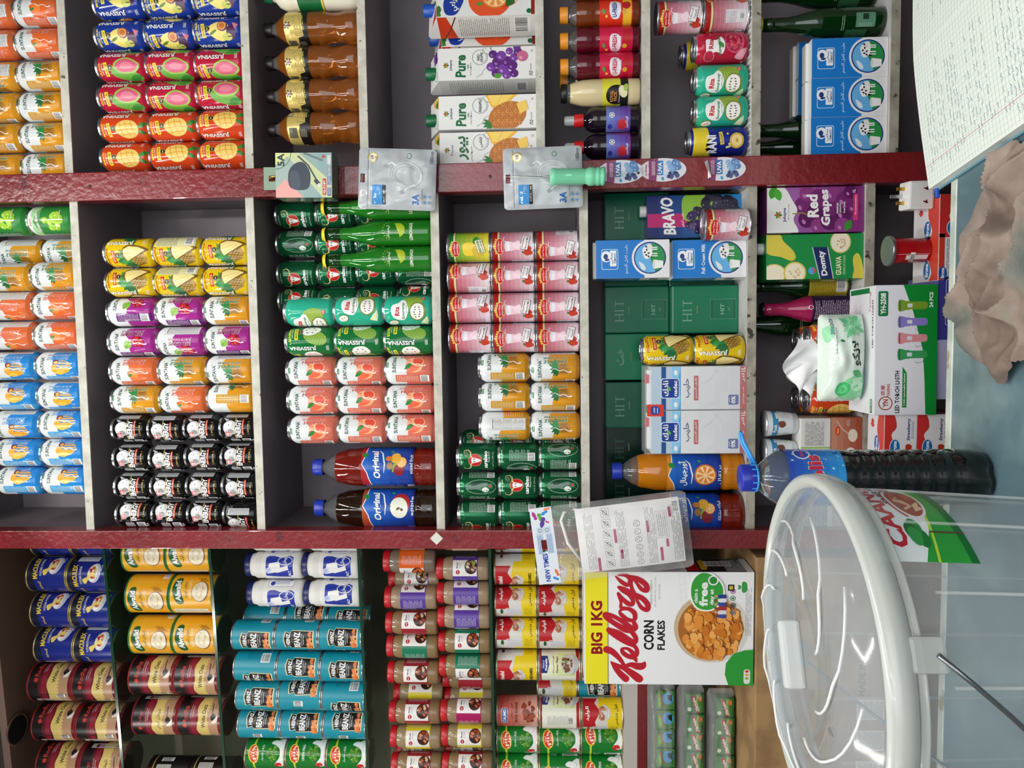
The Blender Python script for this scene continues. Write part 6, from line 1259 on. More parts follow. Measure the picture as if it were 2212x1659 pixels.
# ---- crumpled rag
def rag():
    from mathutils import noise as no
    s = Mesh(); nx, ny = 110, 90; cloth = noise_mat('rag_cloth', '#7a6a60', '#a09084', 9, .95, bump=.35, bscale=500, c3='#66706a', c3scale=7, c3thr=(.52, .66)); V = []; keep = {}
    for j in range(ny+1):
        for i in range(nx+1):
            u, v = i/nx*2-1, j/ny*2-1
            q = Vector((u*1.3, v*1.6, 2.0)); wv = no.noise(q)*1.5
            r1 = 1-abs(sin(2.6*u+1.4*v+wv*2.0)); r2 = 1-abs(sin(1.7*u-3.2*v+wv*2.6+1.0)); r3 = 1-abs(no.noise(q*2.6))*2
            edge = max(abs(u)**2.2, abs(v)**2.2); h = (.010+.030*r1**1.6+.022*r2**1.8+.007*r3)*(1-edge**1.5*.85)
            x = u*.15+.020*no.noise(Vector((u*2, v*2, 5))); y = v*.125+.022*no.noise(Vector((u*2, v*2, 9)))
            rr = 1+.05*no.noise(Vector((u*6, v*6, 1))); V.append((x*rr, y*rr, max(.0015, h)))
            keep[(i, j)] = (abs(u)**3.2+abs(v)**3.2) < 1.05+.18*no.noise(Vector((u*3, v*3, 4)))+.03*no.noise(Vector((u*20, v*20, 4)))
    Fc = [(j*(nx+1)+i, j*(nx+1)+i+1, (j+1)*(nx+1)+i+1, (j+1)*(nx+1)+i) for j in range(ny) for i in range(nx) if all(keep[(i+a, j+b)] for a, b in ((0, 0), (1, 0), (1, 1), (0, 1)))]
    s.add(V, Fc, cloth, True); t = Mesh()
    define('rag', 'rag', 'cloth', [(None, s.build('rag'), [])])
rag()
# ---- plastic bucket
def bucket():
    body = M('#a4b0b5', .2, 0, .1, 0, .38); rimm = M('#ccd1cb', .22, 0, .2, 0, .72); rib = M('#eef2f0', .3, 0, 0, 0, .22)
    R, Hh = .157, .380; prof = [(.122, .002), (.128, 0), (.131, .004), (R-.006, Hh), (R-.006, Hh+.001)]
    s = Mesh(); s.lathe(prof, body, 64, cap1=False)
    for k in range(14): g = 2*pi*k/14+.3; s.tube([((.1325)*sin(g), -.1325*cos(g), .02), ((R-.005)*sin(g), -(R-.005)*cos(g), Hh-.05)], .0014, rib, 6)
    for z in (Hh-.030, Hh-.012): s.lathe([(R-.004, z), (R+.002, z+.002), (R+.002, z+.004), (R-.004, z+.006)], rimm, 64, cap0=False, cap1=False)
    a = Art(); a.off = Matrix(((.9, 0, 138), (0, .52, 195), (0, 0, 1))); a.bands(0, 150, 240, 330, '#e8f0f4', '#f0f2f2', 2); a.rect(0, 255, 150, 160, M('#e8eef0'))
    a.poly([(-75, 255), (-75, 175), (75, 175), (75, 210), (20, 206), (-30, 222)], M('#2c9a38')); a.poly([(-75, 188), (-75, 175), (75, 175), (75, 192), (10, 190)], M('#146a2c')); a.line([(-75, 236), (-30, 222), (20, 206), (75, 210)], 4, M('#b8d83c'))
    a.text('CAANOL', 6, 284, 32, M('#c02030'), 0, 132, .07); a.text('SUGAR', 34, 261, 11, M('#3a3436'), 0, 60, .05)
    a.line([(-40, 176), (-40, 228)], 2.4, M('#5a4630')); [a.ell(-40+x, 244+y, 12, 10, M(c), 0, 12) for x, y, c in ((-8, 0, '#1c7a34'), (6, 4, '#2c8a3c'), (0, 12, '#1a6a2c'), (-6, 10, '#35964a'))]
    a.ell(12, 232, 34, 27, M('#e8e4e4'), 0, 28); a.ring(12, 232, 37, 30, 3, M('#b82c34'), 0, 26, 20, 150); a.ell(12, 232, 30, 23, M('#9a3c20'), 0, 26); a.poly([(-8, 242), (12, 250), (22, 238), (0, 226)], M('#d8b08c')); a.poly([(12, 250), (34, 244), (36, 232), (22, 238)], M('#b0542c')); a.poly([(-10, 228), (4, 224), (10, 212), (-6, 214)], M('#e0bc98')); a.poly([(14, 228), (30, 228), (28, 214), (12, 216)], M('#b85a30')); a.ell(52, 240, 12, 10, M('#8a4a34'), 0, 16)
    t = Mesh(); t.wrap(a, [(r+.0022, z) for r, z in prof], 64, 286.6, 367, .150, lift=.0003)
    l = Mesh(); lz = Hh
    lp = [(R+.004, lz-.018), (R+.0072, lz-.018), (R+.0082, lz-.010), (R+.0070, lz+.000), (R+.003, lz+.003), (R-.001, lz+.002), (R-.005, lz-.004), (R-.012, lz-.004), (R-.022, lz+.006), (R-.050, lz+.017), (.075, lz+.021), (.070, lz+.014), (.040, lz+.012), (.0001, lz+.012)]
    lm = M('#b4bcc0', .1, 0, .2, 0, .36); l.lathe(lp[:7], rimm, 72, cap0=False, cap1=False); l.lathe(lp[6:], lm, 72, cap0=False, cap1=False)
    for k in range(9):
        P = []
        for j in range(12):
            r = .070+(.130-.070)*j/11; g = 2*pi*k/9+1.1*(j/11)**1.4; z = lz+.021-(.008 if r > .1 else .0)*((r-.1)/.03 if r > .1 else 0); P.append((r*sin(g), -r*cos(g), z if r < .107 else lz+.017-(r-.107)/.028*.011))
        l.tube(P, .0013, M('#f2f5f4', .3, 0, 0, 0, .6), 6)
    l.bbox(-.030, .030, -.007, .007, lz+.012, lz+.030, M('#e8ecea', .3, 0, 0, 0, .45), .004)
    ears = []; h = Mesh()
    for sg in (1, -1):
        g = 0 if sg > 0 else pi
        c_, q_ = sin(g), -cos(g); r0 = R-.002
        M4 = Matrix(((-q_*1, c_, 0, c_*(r0+.004)), (c_, q_, 0, q_*(r0+.004)), (0, 0, 1, 0), (0, 0, 0, 1))); e = Mesh(); b0 = 0; e.bbox(-.013, .013, -.004, .006, Hh-.042, Hh-.016, M('#c4cac6', .25, 0, 0, 0, .6), .003); e.V[b0:] = [tuple(M4 @ Vector(v)) for v in e.V[b0:]]; ears.append(('handle_lug', e.build('handle_lug'), []))
    g = 0; A_ = Vector((sin(g), -cos(g), 0)); Bp = A_.cross(Vector((0, 0, 1)))*-1
    P = []
    for k in range(25):
        t_ = pi*k/24; out_ = Bp*-1*(.150*sin(t_)); P.append(tuple(A_*(R+.010)*cos(t_)+out_*(1.0)+Vector((0, 0, Hh-.034-.170*sin(t_)))))
    h.tube(P, .0019, M('#7c8084', .3, .9), 8)
    define('bucket', 'bucket', 'bucket', [('bucket_body', s.build('bucket_body'), [('printed_label', t.build('printed_label'))]), ('lid', l.build('lid'), []), *ears, ('wire_handle', h.build('wire_handle'), [])])
bucket()

def extras():
    s = Mesh(); s.tube([(0, 0, 0), (.10, 0, 0)], .0036, M('#2458c0', .3), 10); s.tube([(-.012, 0, 0), (0, 0, 0)], [.0012, .0036], M('#2a3a60', .3), 10); define('pen', 'pen', 'pen', [(None, s.build('pen'), [])])
    s = Mesh(); k = M('#1c1612', .5); s.tube([(-.004, 0, .0022), (-.002, 0, .0030), (.001, 0, .0030), (.003, 0, .0026), (.0042, 0, .0024)], [.0006, .0016, .0015, .0011, .0009], k, 8)
    w_ = Mesh(); w_.add([(0, .0004, .0045), (-.006, .003, .004), (-.0065, .0012, .004), (0, -.0004, .0045), (-.006, -.003, .004), (-.0065, -.0012, .004)], [(0, 1, 2), (3, 5, 4)], M('#6a645c', .3, 0, 0, 0, .6))
    l_ = Mesh()
    for x in (-.0015, .0, .0015):
        for sg in (1, -1): l_.tube([(x, 0, .0022), (x, sg*.0026, .0026), (x+.0004, sg*.0036, 0)], .0002, k, 4)
    define('housefly', 'housefly', 'fly', [('body', s.build('body'), []), ('wing', w_.build('wing'), []), ('leg', l_.build('leg'), [])])
extras()

# ================================================================ the shop
Z0 = 1.55                                    # eye height; shelf heights below are measured from it
def st(name, me, parent=None):
    o = link(name, me, parent)
    if not parent: o['kind'] = 'structure'
    return o
plaster = noise_mat('plaster', '#8f8a86', '#a39d98', 3, .9); cement = noise_mat('cement_floor', '#5a5550', '#746e68', 5, .8)
for nm, b, mt in (('floor', (-2.0, 1.9, -6.6, .75, -.05, 0), cement), ('ceiling', (-2.0, 1.9, -6.6, .75, 3.25, 3.3), plaster), ('wall_back', (-2.0, 1.9, .62, .75, 0, 3.25), plaster),
                  ('wall_left', (-2.05, -2.0, -6.6, .75, 0, 3.3), plaster), ('wall_right', (1.9, 1.95, -6.6, .75, 0, 3.3), plaster)):
    s = Mesh(); s.box(*b, mt); st(nm, s.build(nm))
lam = noise_mat('shelf_laminate', '#7f757b', '#8c8287', 6, .55, stretch=(1, 1, 1)); lam_top = noise_mat('white_shelf_top', '#b8b6b4', '#cfcdca', 8, .5, c3='#8a8682', c3scale=30, c3thr=(.66, .72))
cream = noise_mat('cream_edge_paint', '#b9b6a8', '#cfccbe', 30, .55, bump=.5, bscale=90, c3='#5f584c', c3scale=55, c3thr=(.66, .70))
dirty = noise_mat('grimy_edge_paint', '#8f897c', '#aaa596', 22, .6, bump=.6, bscale=80, c3='#3a342c', c3scale=45, c3thr=(.60, .66))
redp = noise_mat('red_gloss_paint', '#70161c', '#821e25', 5, .20, .42, bump=.8, bscale=75, coat=.6, c3='#5c1218', c3scale=22, c3thr=(.66, .74))
unit = thing('wall_shelving', 'tall shop shelving with glossy red posts and chipped cream shelf edges', 'shelving', (0, 0, 0))
def board(x0, x1, zl, zr, y0=.0, y1=.27, th=.018, edge=cream, top=lam, name='shelf_board', parent=unit, z=Z0):
    s = Mesh(); V = [(x, y, z+(zl if x == x0 else zr)+dz) for dz in (-th, 0) for y in (y0+.003, y1) for x in (x0, x1)]
    s.add(V, [(0, 2, 3, 1), (0, 1, 5, 4), (2, 6, 7, 3), (0, 4, 6, 2), (1, 3, 7, 5)], lam); s.add(V[4:], [(0, 1, 3, 2)], top)
    o = link(name, s.build(name), parent)
    e = Mesh(); e.add([(x, y, z+(zl if x == x0 else zr)+dz) for dz in (-th, .0004) for y in (y0, y0+.003) for x in (x0, x1)], [(0, 2, 3, 1), (4, 5, 7, 6), (0, 1, 5, 4), (2, 6, 7, 3), (0, 4, 6, 2), (1, 3, 7, 5)], edge)
    link('edge_strip', e.build('edge_strip'), o); return o
MID = dict(A=1.062, B=.6645, C=.2565, D=-.066, E=-.4245, F=-.670); RGHT = dict(A=1.068, B=.661, C=.4065, D=.0245, E=-.1995, F=-.430, G=-.715)
for k, v in MID.items(): board(-.449, .320, v, v, edge=cream if k in 'ABCD' else dirty, top=lam if k not in 'EF' else lam_top)
board(-.449, .320, 1.42, 1.42)
for k, v in RGHT.items(): board(.341, .96, v, v, edge=cream if k in 'ABCDE' else dirty, top=lam if k not in 'FG' else lam_top)
board(.341, .96, 1.42, 1.42)
for nm, x0, x1 in (('post', .2987, .3601), ('post', -.4799, -.4383)):
    s = Mesh(); s.bbox(x0, x1, -.014, .026, 0, Z0+1.62, redp, .002, 2); link(nm, s.build(nm), unit)
for x0, x1 in ((.320, .341), (-.470, -.449), (.96, .98)):
    s = Mesh(); s.box(x0, x1, .026, .27, 0, Z0+1.62, lam); link('side_panel', s.build('side_panel'), unit)
s = Mesh(); s.box(-.449, .96, .27, .28, 0, Z0+1.62, lam); link('back_panel', s.build('back_panel'), unit)
for x, px_ in ((.33, 196), (.335, 552), (.33, 1067), (.33, 1408-30), (-.452, 1150)):       # nail and screw heads in the posts
    z = Z0+(1190-px_)/1661*1.68; s = Mesh(); s.lathe([(.0035, 0), (.0035, .0012), (.0015, .0018), (.0001, .0018)], M('#5a4038', .5, .5), 10, cap0=False, cap1=False)
    s.V = [(x+a, -.014-c, z+b_) for a, b_, c in s.V]; link('nail_head', s.build('nail_head'), unit)
# bay on the left: glass shelves a little further back
K = .06
def yl(X): return .20+K*(-.48-X)
gl = thing('glass_shelf_rack', 'recessed rack of green-edged glass shelves packed with tins and spice jars', 'shelving', (0, 0, 0))
glass = M('#b8ccc0', .05, 0, 0, .95, ior=1.3); gedge = M('#1c4a36', .15, 0, .3, .3); backm = noise_mat('rack_back', '#57503f', '#6b6452', 4, .6)
XL = -1.55
def slab(z, th, y_in, y_out, mt, top=None, xr=-.475, xl=XL):
    s = Mesh(); V = [(x, yl(x)+dy, Z0+z+dz) for dz in (-th, 0) for dy in (y_in, y_out) for x in (xl, xr)]
    s.add(V, [(0, 2, 3, 1), (4, 5, 7, 6), (0, 1, 5, 4), (2, 6, 7, 3), (0, 4, 6, 2), (1, 3, 7, 5)], mt); return s
GZ = (1.153, .876, .492, .160)
for z in GZ:
    o = link('glass_shelf', slab(z, .007, .003, .27, glass).build('glass_shelf'), gl); link('polished_edge', slab(z, .0072, -.0005, .003, gedge).build('polished_edge'), o)
brown = noise_mat('brown_board', '#6f564c', '#82685c', 3, .6)
link('top_board', slab(1.46, .02, -.02, .33, brown).build('top_board'), gl)
s = Mesh(); s.lathe([(.040, 0), (.043, -.004), (.036, -.004), (.036, .004)], M('#6a5248'), 30, cap0=False, cap1=False); s.lathe([(.036, -.0035), (.0001, -.0034)], M('#0c0a0a', .9), 30, cap0=False, cap1=False)  # flat black disc inside the ring: the hole's inner shade put in as colour
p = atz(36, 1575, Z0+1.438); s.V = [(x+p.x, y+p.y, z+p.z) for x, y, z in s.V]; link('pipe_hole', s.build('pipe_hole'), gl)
link('wooden_ledge', slab(-.178, .034, .0, .30, M('#b9b4ae', .5)).build('wooden_ledge'), gl); link('red_rail', slab(-.212, .024, -.004, .03, redp).build('red_rail'), gl)
link('back_panel', slab(1.48, 3.0, .30, .31, backm).build('back_panel'), gl)
s = Mesh(); s.box(-.475, -.4702, .03, .50, 0, Z0+1.5, backm); link('side_panel', s.build('side_panel'), gl)
# floor-level ledge behind the counter and the counter itself
wood = noise_mat('dark_wood', '#2c221c', '#40332a', 12, .7)
s = Mesh(); s.box(-.52, .75, -.36, -.02, Z0-.885, Z0-.862, wood); s.box(-.50, -.47, -.34, -.03, 0, Z0-.885, wood); s.box(.70, .73, -.34, -.03, 0, Z0-.885, wood)
o = link('low_bench', s.build('low_bench')); tag(o, 'low dark wooden bench behind the counter carrying boxed goods', 'bench')
dusty = noise_mat('dusty_glass_top', '#3c585e', '#56727a', 4, .28, .5, c3='#7c9494', c3scale=9, c3thr=(.52, .75), coat=.2)
ct = thing('glass_counter', 'shop counter with a dusty blue-green glass top and pale back rail', 'counter', (0, -.9, 0))
def cpart(nm, b, mt):
    s = Mesh(); s.bbox(b[0], b[1], b[2]+.9, b[3]+.9, b[4], b[5], mt, .0015, 1); link(nm, s.build(nm), ct)
CZ = Z0-.62
cpart('glass_top', (-1.15, .95, -1.50, -.462, CZ-.008, CZ), dusty); cpart('back_rail', (-1.15, .95, -.462, -.445, CZ-.03, CZ+.001), noise_mat('pale_rail', '#b4c0b4', '#d0d8cc', 20, .35, c3='#8a7c40', c3scale=14, c3thr=(.60, .66)))
cpart('base', (-1.13, .93, -1.46, -.475, .0, CZ-.008), M('#4a5a5e', .4))

# ================================================================ stocking the shelves
PITCH = dict(energy_drink=.0835, green_energy_drink=.0915, strawberry_milk=.0967, banana_milk=.0967, custard_tin=.1077, white_oats_tin=.1217, golden_oats_tin=.1167, baked_beans_tin=.1147, green_peas_tin=.1097, beans_tin=.1087, fava_beans_tin=.1087, broad_beans_tin=.1097, salt_bottle=.1492, black_tin=.1152)
LV = {1: ('',), 2: ('lower', 'upper'), 3: ('bottom', 'middle', 'top'), 4: ('bottom', 'second lowest', 'third lowest', 'top')}
ORD = ('first', 'second', 'third', 'fourth', 'fifth', 'sixth', 'seventh', 'eighth')
rj = random.Random(5)
def col(kinds, py, z, Y, rots, look, stack, where, group, left=False):
    """one stack, given bottom to top"""
    n = len(kinds); zz = Z0+z; X = Xat(py, Y if not left else yl(-.8)+Y, zz+.1)
    if left:
        for _ in range(3): X = Xat(py, yl(X)+Y, zz+.1)
    y = Y if not left else yl(X)+Y
    for i, k in enumerate(kinds):
        lk = look[i] if isinstance(look, (list, tuple)) else look
        lab = f'{lk}, {LV[n][i]} in {stack}, {where}' if n > 1 else f'{lk}, {stack}, {where}'
        lab = lab.replace(', ,', ',').strip(', ')
        r = rots[i] if i < len(rots) else rj.uniform(-15, 15)
        place(k, (X+rj.uniform(-.0006, .0006), y, zz+.0004), radians(r)+face_cam(X, y), lab, group); zz += PITCH.get(k, .111)
    return X
W_OR, W_PI, W_RG, W_TR, W_PE = 'white and orange juice can', 'white-gold pineapple juice can', 'white and magenta grape juice can', 'white-blue tropical juice can', 'white and coral peach juice can'
# --- right bay, highest shelf in view
g = 'juice cans on the highest right shelf'; w_ = 'highest right shelf'
for i, (py, k, lk, r) in enumerate(((365, 'pineapple_drink', W_PI, (19, 15)), (299, 'pineapple_drink', W_PI, (18, 30)), (233.5, 'pineapple_drink', W_PI, (30, 5)), (166.5, 'pineapple_drink', W_PI, (33, -60)), (98, 'orange_drink', W_OR, (20, -70)), (30, 'orange_drink', W_OR, (33, -75)))):
    col([k, k], py, RGHT['A'], .040, r, lk, f'{ORD[i]} stack from the post', w_, g)
g = 'fruit drink cans on the second right shelf'; w_ = 'second right shelf'
for py, k, lk, r, sx in ((338, 'mango_drink', 'orange-red mango drink can', (22, 18, 0), 'stack beside the post'), (272.5, 'mango_drink', 'orange-red mango drink can', (25, 0, -5), 'stack beside the guava cans'),
        (208, 'guava_drink', 'pink-red guava drink can', (15, -20, 0), 'stack beside the mango cans'), (141.5, 'guava_drink', 'pink-red guava drink can', (-25, -12, -3), 'stack beside the blue cans'),
        (73.5, 'mixed_fruit_drink', 'blue mixed fruit drink can', (12, -22, 0), 'stack beside the guava cans'), (6, 'mixed_fruit_drink', 'blue mixed fruit drink can', (15, 5, 35), 'stack furthest from the post')):
    col([k]*3, py, RGHT['B'], .040, r, lk, sx, w_, g)
for i, (py, r) in enumerate(((277, 62), (207, 12), (135, 8), (60, 18))):
    col(['malt_bottle'], py, RGHT['C'], .045, (r,), 'amber malt drink bottle with black cap', f'{ORD[i]} bottle from the red post', 'gold label', 'malt drink bottles')
col(['white_milk_bottle'], -9, RGHT['C'], .045, (20,), 'white milk drink bottle with green cap', 'beside the amber malt bottles', '', None)
def box_at(kind, pyc, z, Yf, d, rz, lab, group=None, px=None):
    Y = Yf+d/2; X = Xat(pyc, Yf, Z0+z+.08); return place(kind, (X, Y, Z0+z+.0005), radians(rz), lab, group)
g = 'juice cartons on the fourth right shelf'
box_at('pure_pineapple_ar', 322, RGHT['D'], .012, .068, 3, 'white pineapple juice carton with Arabic lettering, beside the red post', g)
box_at('pure_pineapple', 243, RGHT['D'], .010, .068, 3, 'white pineapple juice carton with green Latin lettering and green cap', g)
box_at('pure_grape', 141, RGHT['D'], .020, .068, 8, 'white grape juice carton with purple grapes and green cap', g)
box_at('orange_carton', 75, RGHT['D'], .086, .070, 16, 'orange juice carton with blue cap, standing next to the grape carton', g)
box_at('orange_carton', 10, RGHT['D'], .010, .070, 16, 'orange juice carton with blue cap, furthest from the red post', g)
z = RGHT['E']; g = 'small juice bottles on the fifth right shelf'
for py, k, Y, r, lab in ((318, 'pink_sports_bottle', .036, 0, 'dark bottle with pink label and red cap beside the post'), (260, 'sports_bottle', .036, 0, 'dark bottle with violet label, red cap and clear spout cover'), (200, 'guava_nectar_bottle', .036, -8, 'creamy guava nectar bottle with black lid and yellow-black label'),
        (141, 'berry_bottle', .036, -4, 'dark red berry drink bottle with orange cap, beside the creamy bottle'), (87, 'berry_bottle', .036, -14, 'dark red berry drink bottle with orange cap, next to the apple one'), (32.5, 'apple_bottle', .036, 22, 'brown apple drink bottle with orange cap and red-yellow label'),
        (-19, 'apple_bottle', .036, 40, 'apple drink bottle with orange cap, furthest from the post'), (176, 'berry_bottle', .095, 0, 'orange-capped berry bottle half hidden behind the creamy guava bottle')):
    col([k], py, z, Y, (r,), lab, '', '', g)
z = RGHT['F']; g = 'cans on the ribbed mat of the sixth right shelf'
s = Mesh(); s.box(.345, .955, .002, .262, 0, .0015, M('#c8c8c6', .3)); [s.tube([(.345+.0127*i, .003, .0018), (.345+.0127*i+.004, .262, .0018)], .0011, M('#d8d8d6', .25), 5) for i in range(1, 48)]
o = link('shelf_mat', s.build('shelf_mat')); o.location = (0, 0, Z0+z); tag(o, 'white ribbed plastic mat lining the sixth right shelf', 'shelf mat')
z += .003
col(['blue_drink'], 303, z, .036, (-6,), 'tall blue and yellow drink can', 'beside the red post', '', g)
col(['soursop_drink'], 242, z, .036, (0,), 'turquoise soursop drink can', 'next to the tall blue can', 'sixth right shelf', g)
col(['soursop_drink'], 175, z, .036, (-15,), 'turquoise soursop drink can', 'next to the pomegranate can', '', g)
col(['pomegranate_drink'], 107, z, .036, (12,), 'dark red pomegranate drink can', 'beside the turquoise soursop can', '', g)
col(['strawberry_milk']*2, 40, z, .036, (90, 180), 'pink strawberry milk tin', 'stack beside the pomegranate can', 'sixth right shelf', g)
col(['blue_drink'], 122, z, .120, (90,), 'blue and yellow drink can standing behind the pomegranate can', '', '', g)
z = RGHT['G']; g = 'blue milk cartons on the lowest right shelf'
for py, w2 in ((293, 'beside the red post'), (210, 'middle of three'), (125, 'next to the green bottles')): box_at('milk_carton_arabic', py, z, .012, .05, 1, f'blue and white milk carton in front row, {w2}', g)
for py, w2 in ((205, 'behind the middle front carton'), (130, 'behind the carton near the green bottles')): box_at('milk_carton_arabic', py, z, .10, .05, 0, f'blue milk carton in back row, {w2}', g)
g = 'dark green bottles on the lowest right shelf'
for py, Y, lab in ((50, .05, 'dark green bottle with yellow cap beside the milk cartons'), (-14, .09, 'dark green bottle with yellow cap, second from the milk cartons'), (280, .13, 'dark green bottle behind the milk cartons, nearer the middle one'), (317, .19, 'dark green bottle behind the milk cartons, close to the red post')): col(['dark_green_bottle'], py, z, Y, (0,), lab, '', '', g)

# --- bay between the posts
z = MID['A']; g = 'juice cans on the highest middle shelf'; w_ = 'top middle shelf'
col(['white_grape_drink']*2, 478, z, .040, (0, 10), 'green white-grape juice can', 'stack beside the right red post', '', g)
for i, (py, k, lk, Y, r) in enumerate(((546, 'pineapple_drink', W_PI, .085, (-15, -35)), (598, 'pineapple_drink', W_PI, .040, (0, -20)), (661, 'orange_drink', W_OR, .040, (0, -40)), (725, 'orange_drink', W_OR, .040, (12, -30)), (790, 'tropical_drink', W_TR, .040, (0, -10)), (854, 'tropical_drink', W_TR, .040, (-8, 10)), (916, 'tropical_drink', W_TR, .040, (14, -25)), (977.5, 'tropical_drink', W_TR, .040, (20, 10)), (1037, 'tropical_drink', W_TR, .040, (24, 22)))):
    sx = ('deeper stack beside the green cans', 'nearer stack beside the green cans', 'first stack after the pineapple cans', 'second stack after the pineapple cans')[i] if i < 4 else f'{ORD[i-4]} stack after the orange cans'
    col([k, k], py, z, Y, r, lk, sx, w_, g)
z = MID['B']; g = 'juice cans on the second middle shelf'; w_ = 'second middle shelf'
PY = 'yellow pineapple drink can'
col(['pineapple_juice_drink']*3, 543.5, z, .040, (0, -132, -16), PY, 'stack nearest the right post', w_, g)
col(['pineapple_juice_drink']*3, 608, z, .040, (7, -125, 18), PY, 'stack beside the magenta cans', w_, g)
col(['pineapple_drink', 'red_grape_drink', 'red_grape_drink'], 672, z, .040, (6, 12, 42), [W_PI, W_RG, W_RG], 'stack beside the yellow cans', w_, g)
col(['red_grape_drink']*3, 735, z, .040, (0, -40, 0), W_RG, 'stack beside the orange-topped stack', w_, g)
col(['pineapple_drink', 'pineapple_drink', 'orange_drink'], 799, z, .040, (-20, -3, 0), [W_PI, W_PI, W_OR], 'stack beside the magenta cans', w_, g)
col(['pineapple_drink', 'orange_drink', 'pineapple_drink'], 861, z, .040, (62, -10, 12), [W_PI, W_OR, W_PI], 'stack beside the black cans', w_, g)
g = 'black energy drink cans'
for i, (py, r) in enumerate(((923.5, (-6, -8, -18, -8)), (986.5, (0, -10, -18, -5)), (1048, (-22, -14, -14, -7)), (1109, (-60, -2, 8, 10)))):
    col(['energy_drink']*4, py, z, .036, r, 'black energy drink can with white bull', ('stack touching the juice cans', 'second stack from the juice cans', 'second stack from left post', 'stack touching the left post')[i], '', g)
z = MID['C']; g = 'green energy drink cans behind the lemonade bottles'
for i, (py, r) in enumerate(((460, (0, 0, -4, -25)), (524, (0, 10, -2, 175)), (588, (120, 8, -5, -22)), (648, (60, 0, -20, 15)))):
    col(['green_energy_drink']*4, py, z, .094, r, 'green energy drink can', f'{("post-side", "second", "third", "fourth")[i]} stack behind the lemonade bottles', '', g)
g = 'lemonade bottles'
for i, (py, Y) in enumerate(((449, .031), (504, .031), (561, .031))): col(['lemonade_bottle'], py, z, Y, (8,), 'green lemonade bottle with yellow crown cap', ('half hidden behind the cable pouch', 'middle of the three', 'beside the soursop cans')[i], '', g)
g = 'drink cans in three-high stacks on the third middle shelf'
col(['soursop_drink']*3, 670, z, .040, (-8, 18, -62), 'turquoise soursop can', 'stack beside the lemonade bottles', '', g)
col(['soursop_juice_drink']*3, 735.5, z, .040, (52, 56, 34), 'dark green soursop can', 'stack beside the turquoise cans', '', g)
for i, (py, r) in enumerate(((800, (27, 0, 6)), (862, (0, 10, -10)), (925.5, (18, 16, -5)))): col(['peach_drink']*3, py, z, .040, r, W_PE, ('stack beside the dark green cans', 'middle stack', 'stack nearest the big juice bottles')[i], '', g)
col(['mixed_fruit_bottle'], 1008.5, z, .050, (8,), 'large red mixed fruit juice bottle with blue cap', 'third middle shelf', '', 'large juice bottles with blue caps')
col(['apple_juice_bottle'], 1097, z, .050, (5,), 'large dark apple juice bottle with blue cap', 'beside the left post', '', 'large juice bottles with blue caps')
z = MID['D']; g = 'flavoured milk tins on the fourth middle shelf'; SM = 'pink strawberry milk tin'
col(['strawberry_milk', 'strawberry_milk', 'banana_milk'], 537.5, z, .038, (158, 2, -5), [SM, SM, 'green and yellow banana milk tin'], 'stack nearest the empty corner', '', g)
for i, (py, r) in enumerate(((600.5, (185, 188, 30)), (664, (0, -10, 200)), (727.5, (182, 177, 10)))): col(['strawberry_milk']*3, py, z, .038, r, SM, ('second stack from the empty corner', 'third stack from the empty corner', 'stack beside the pineapple cans')[i], '', g)
g = 'pineapple cans on the fourth middle shelf'
for i, (py, r) in enumerate(((790, (-10, 27)), (854, (9, 30)), (917, (-12, -85)))): col(['pineapple_drink']*2, py, z, .040, r, W_PI, ('stack beside the milk tins', 'middle of three stacks', 'stack beside the green cans')[i], 'fourth middle shelf', g)
g = 'shrink-wrapped green energy drink cans'
for i, (py, r) in enumerate(((985.5, (-150, 120, -16)), (1048, (175, 0, 172)), (1109.5, (-60, -80, -82)))): col(['green_energy_drink']*3, py, z, .040, r, 'green energy drink can', ('shrink-wrapped stack beside the pineapple cans', 'middle shrink-wrapped stack', 'shrink-wrapped stack beside the left post')[i], '', g)
col(['green_energy_drink']*3, 955, z, .105, (0, 0, 0), 'green energy drink can', 'rear stack behind the shrink-wrapped ones', '', g)
z = MID['E']; g = 'green gift boxes at the back of the fifth middle shelf'
for k, py, Y, lv, lab in (('green_box_latin', 662, .112, 0, 'green box, lower back row, behind the boxed milk'), ('green_box_window', 668, .080, 0, 'bright green box with framed window, lower row, standing forward'), ('green_box_latin', 775, .125, 0, 'green box, lower row, hidden behind the yellow cans'), ('green_box_latin', 875, .125, 0, 'green box, lower row, hidden behind the low-fat milk'), ('dark_box', 965, .125, 0, 'dark green box, lower row, behind the orange juice bottle'), ('dark_box', 1063, .125, 0, 'dark green box, lower row, nearest the left post'),
        ('green_box_latin', 470, .125, 0, 'green box, lower row, hidden behind the grape juice carton'), ('green_box_latin', 568, .125, 0, 'green box, lower row, hidden behind the stacked milk cartons'),
        ('green_box_latin', 468, .118, 1, 'green box, upper row, nearest the right post'), ('green_box_latin', 569, .135, 1, 'green box, upper row, behind the upper milk carton'), ('green_box_window', 669, .122, 1, 'dusty green box with framed window, upper row'), ('green_box_arabic', 771, .122, 1, 'green box with Arabic lettering, upper row, above the yellow cans'), ('green_box_latin', 875, .122, 1, 'green box, upper row, above the low-fat milk cartons'), ('dark_box', 966, .135, 1, 'nearly black green box, upper row, behind the orange bottle cap'), ('dark_box', 1062, .135, 1, 'nearly black green box, upper row, next to the left post')):
    if lab.endswith('boxed milk'): continue
    box_at(k, py, z+lv*.1485, Y, .062, 0, lab, g)
box_at('dark_grape_carton', 468, z, .060, .060, 2, 'dark blue grape juice carton with pink stripe and white cap')
col(['strawberry_milk'], 487, z, .0, (170,), SM+' standing in front of the grape juice carton', '', '', None)
X = box_at('milk_carton_english', 560, z, .012, .05, 3, 'blue milk carton with English lettering, lower of two stacked', 'stacked milk cartons').location.x
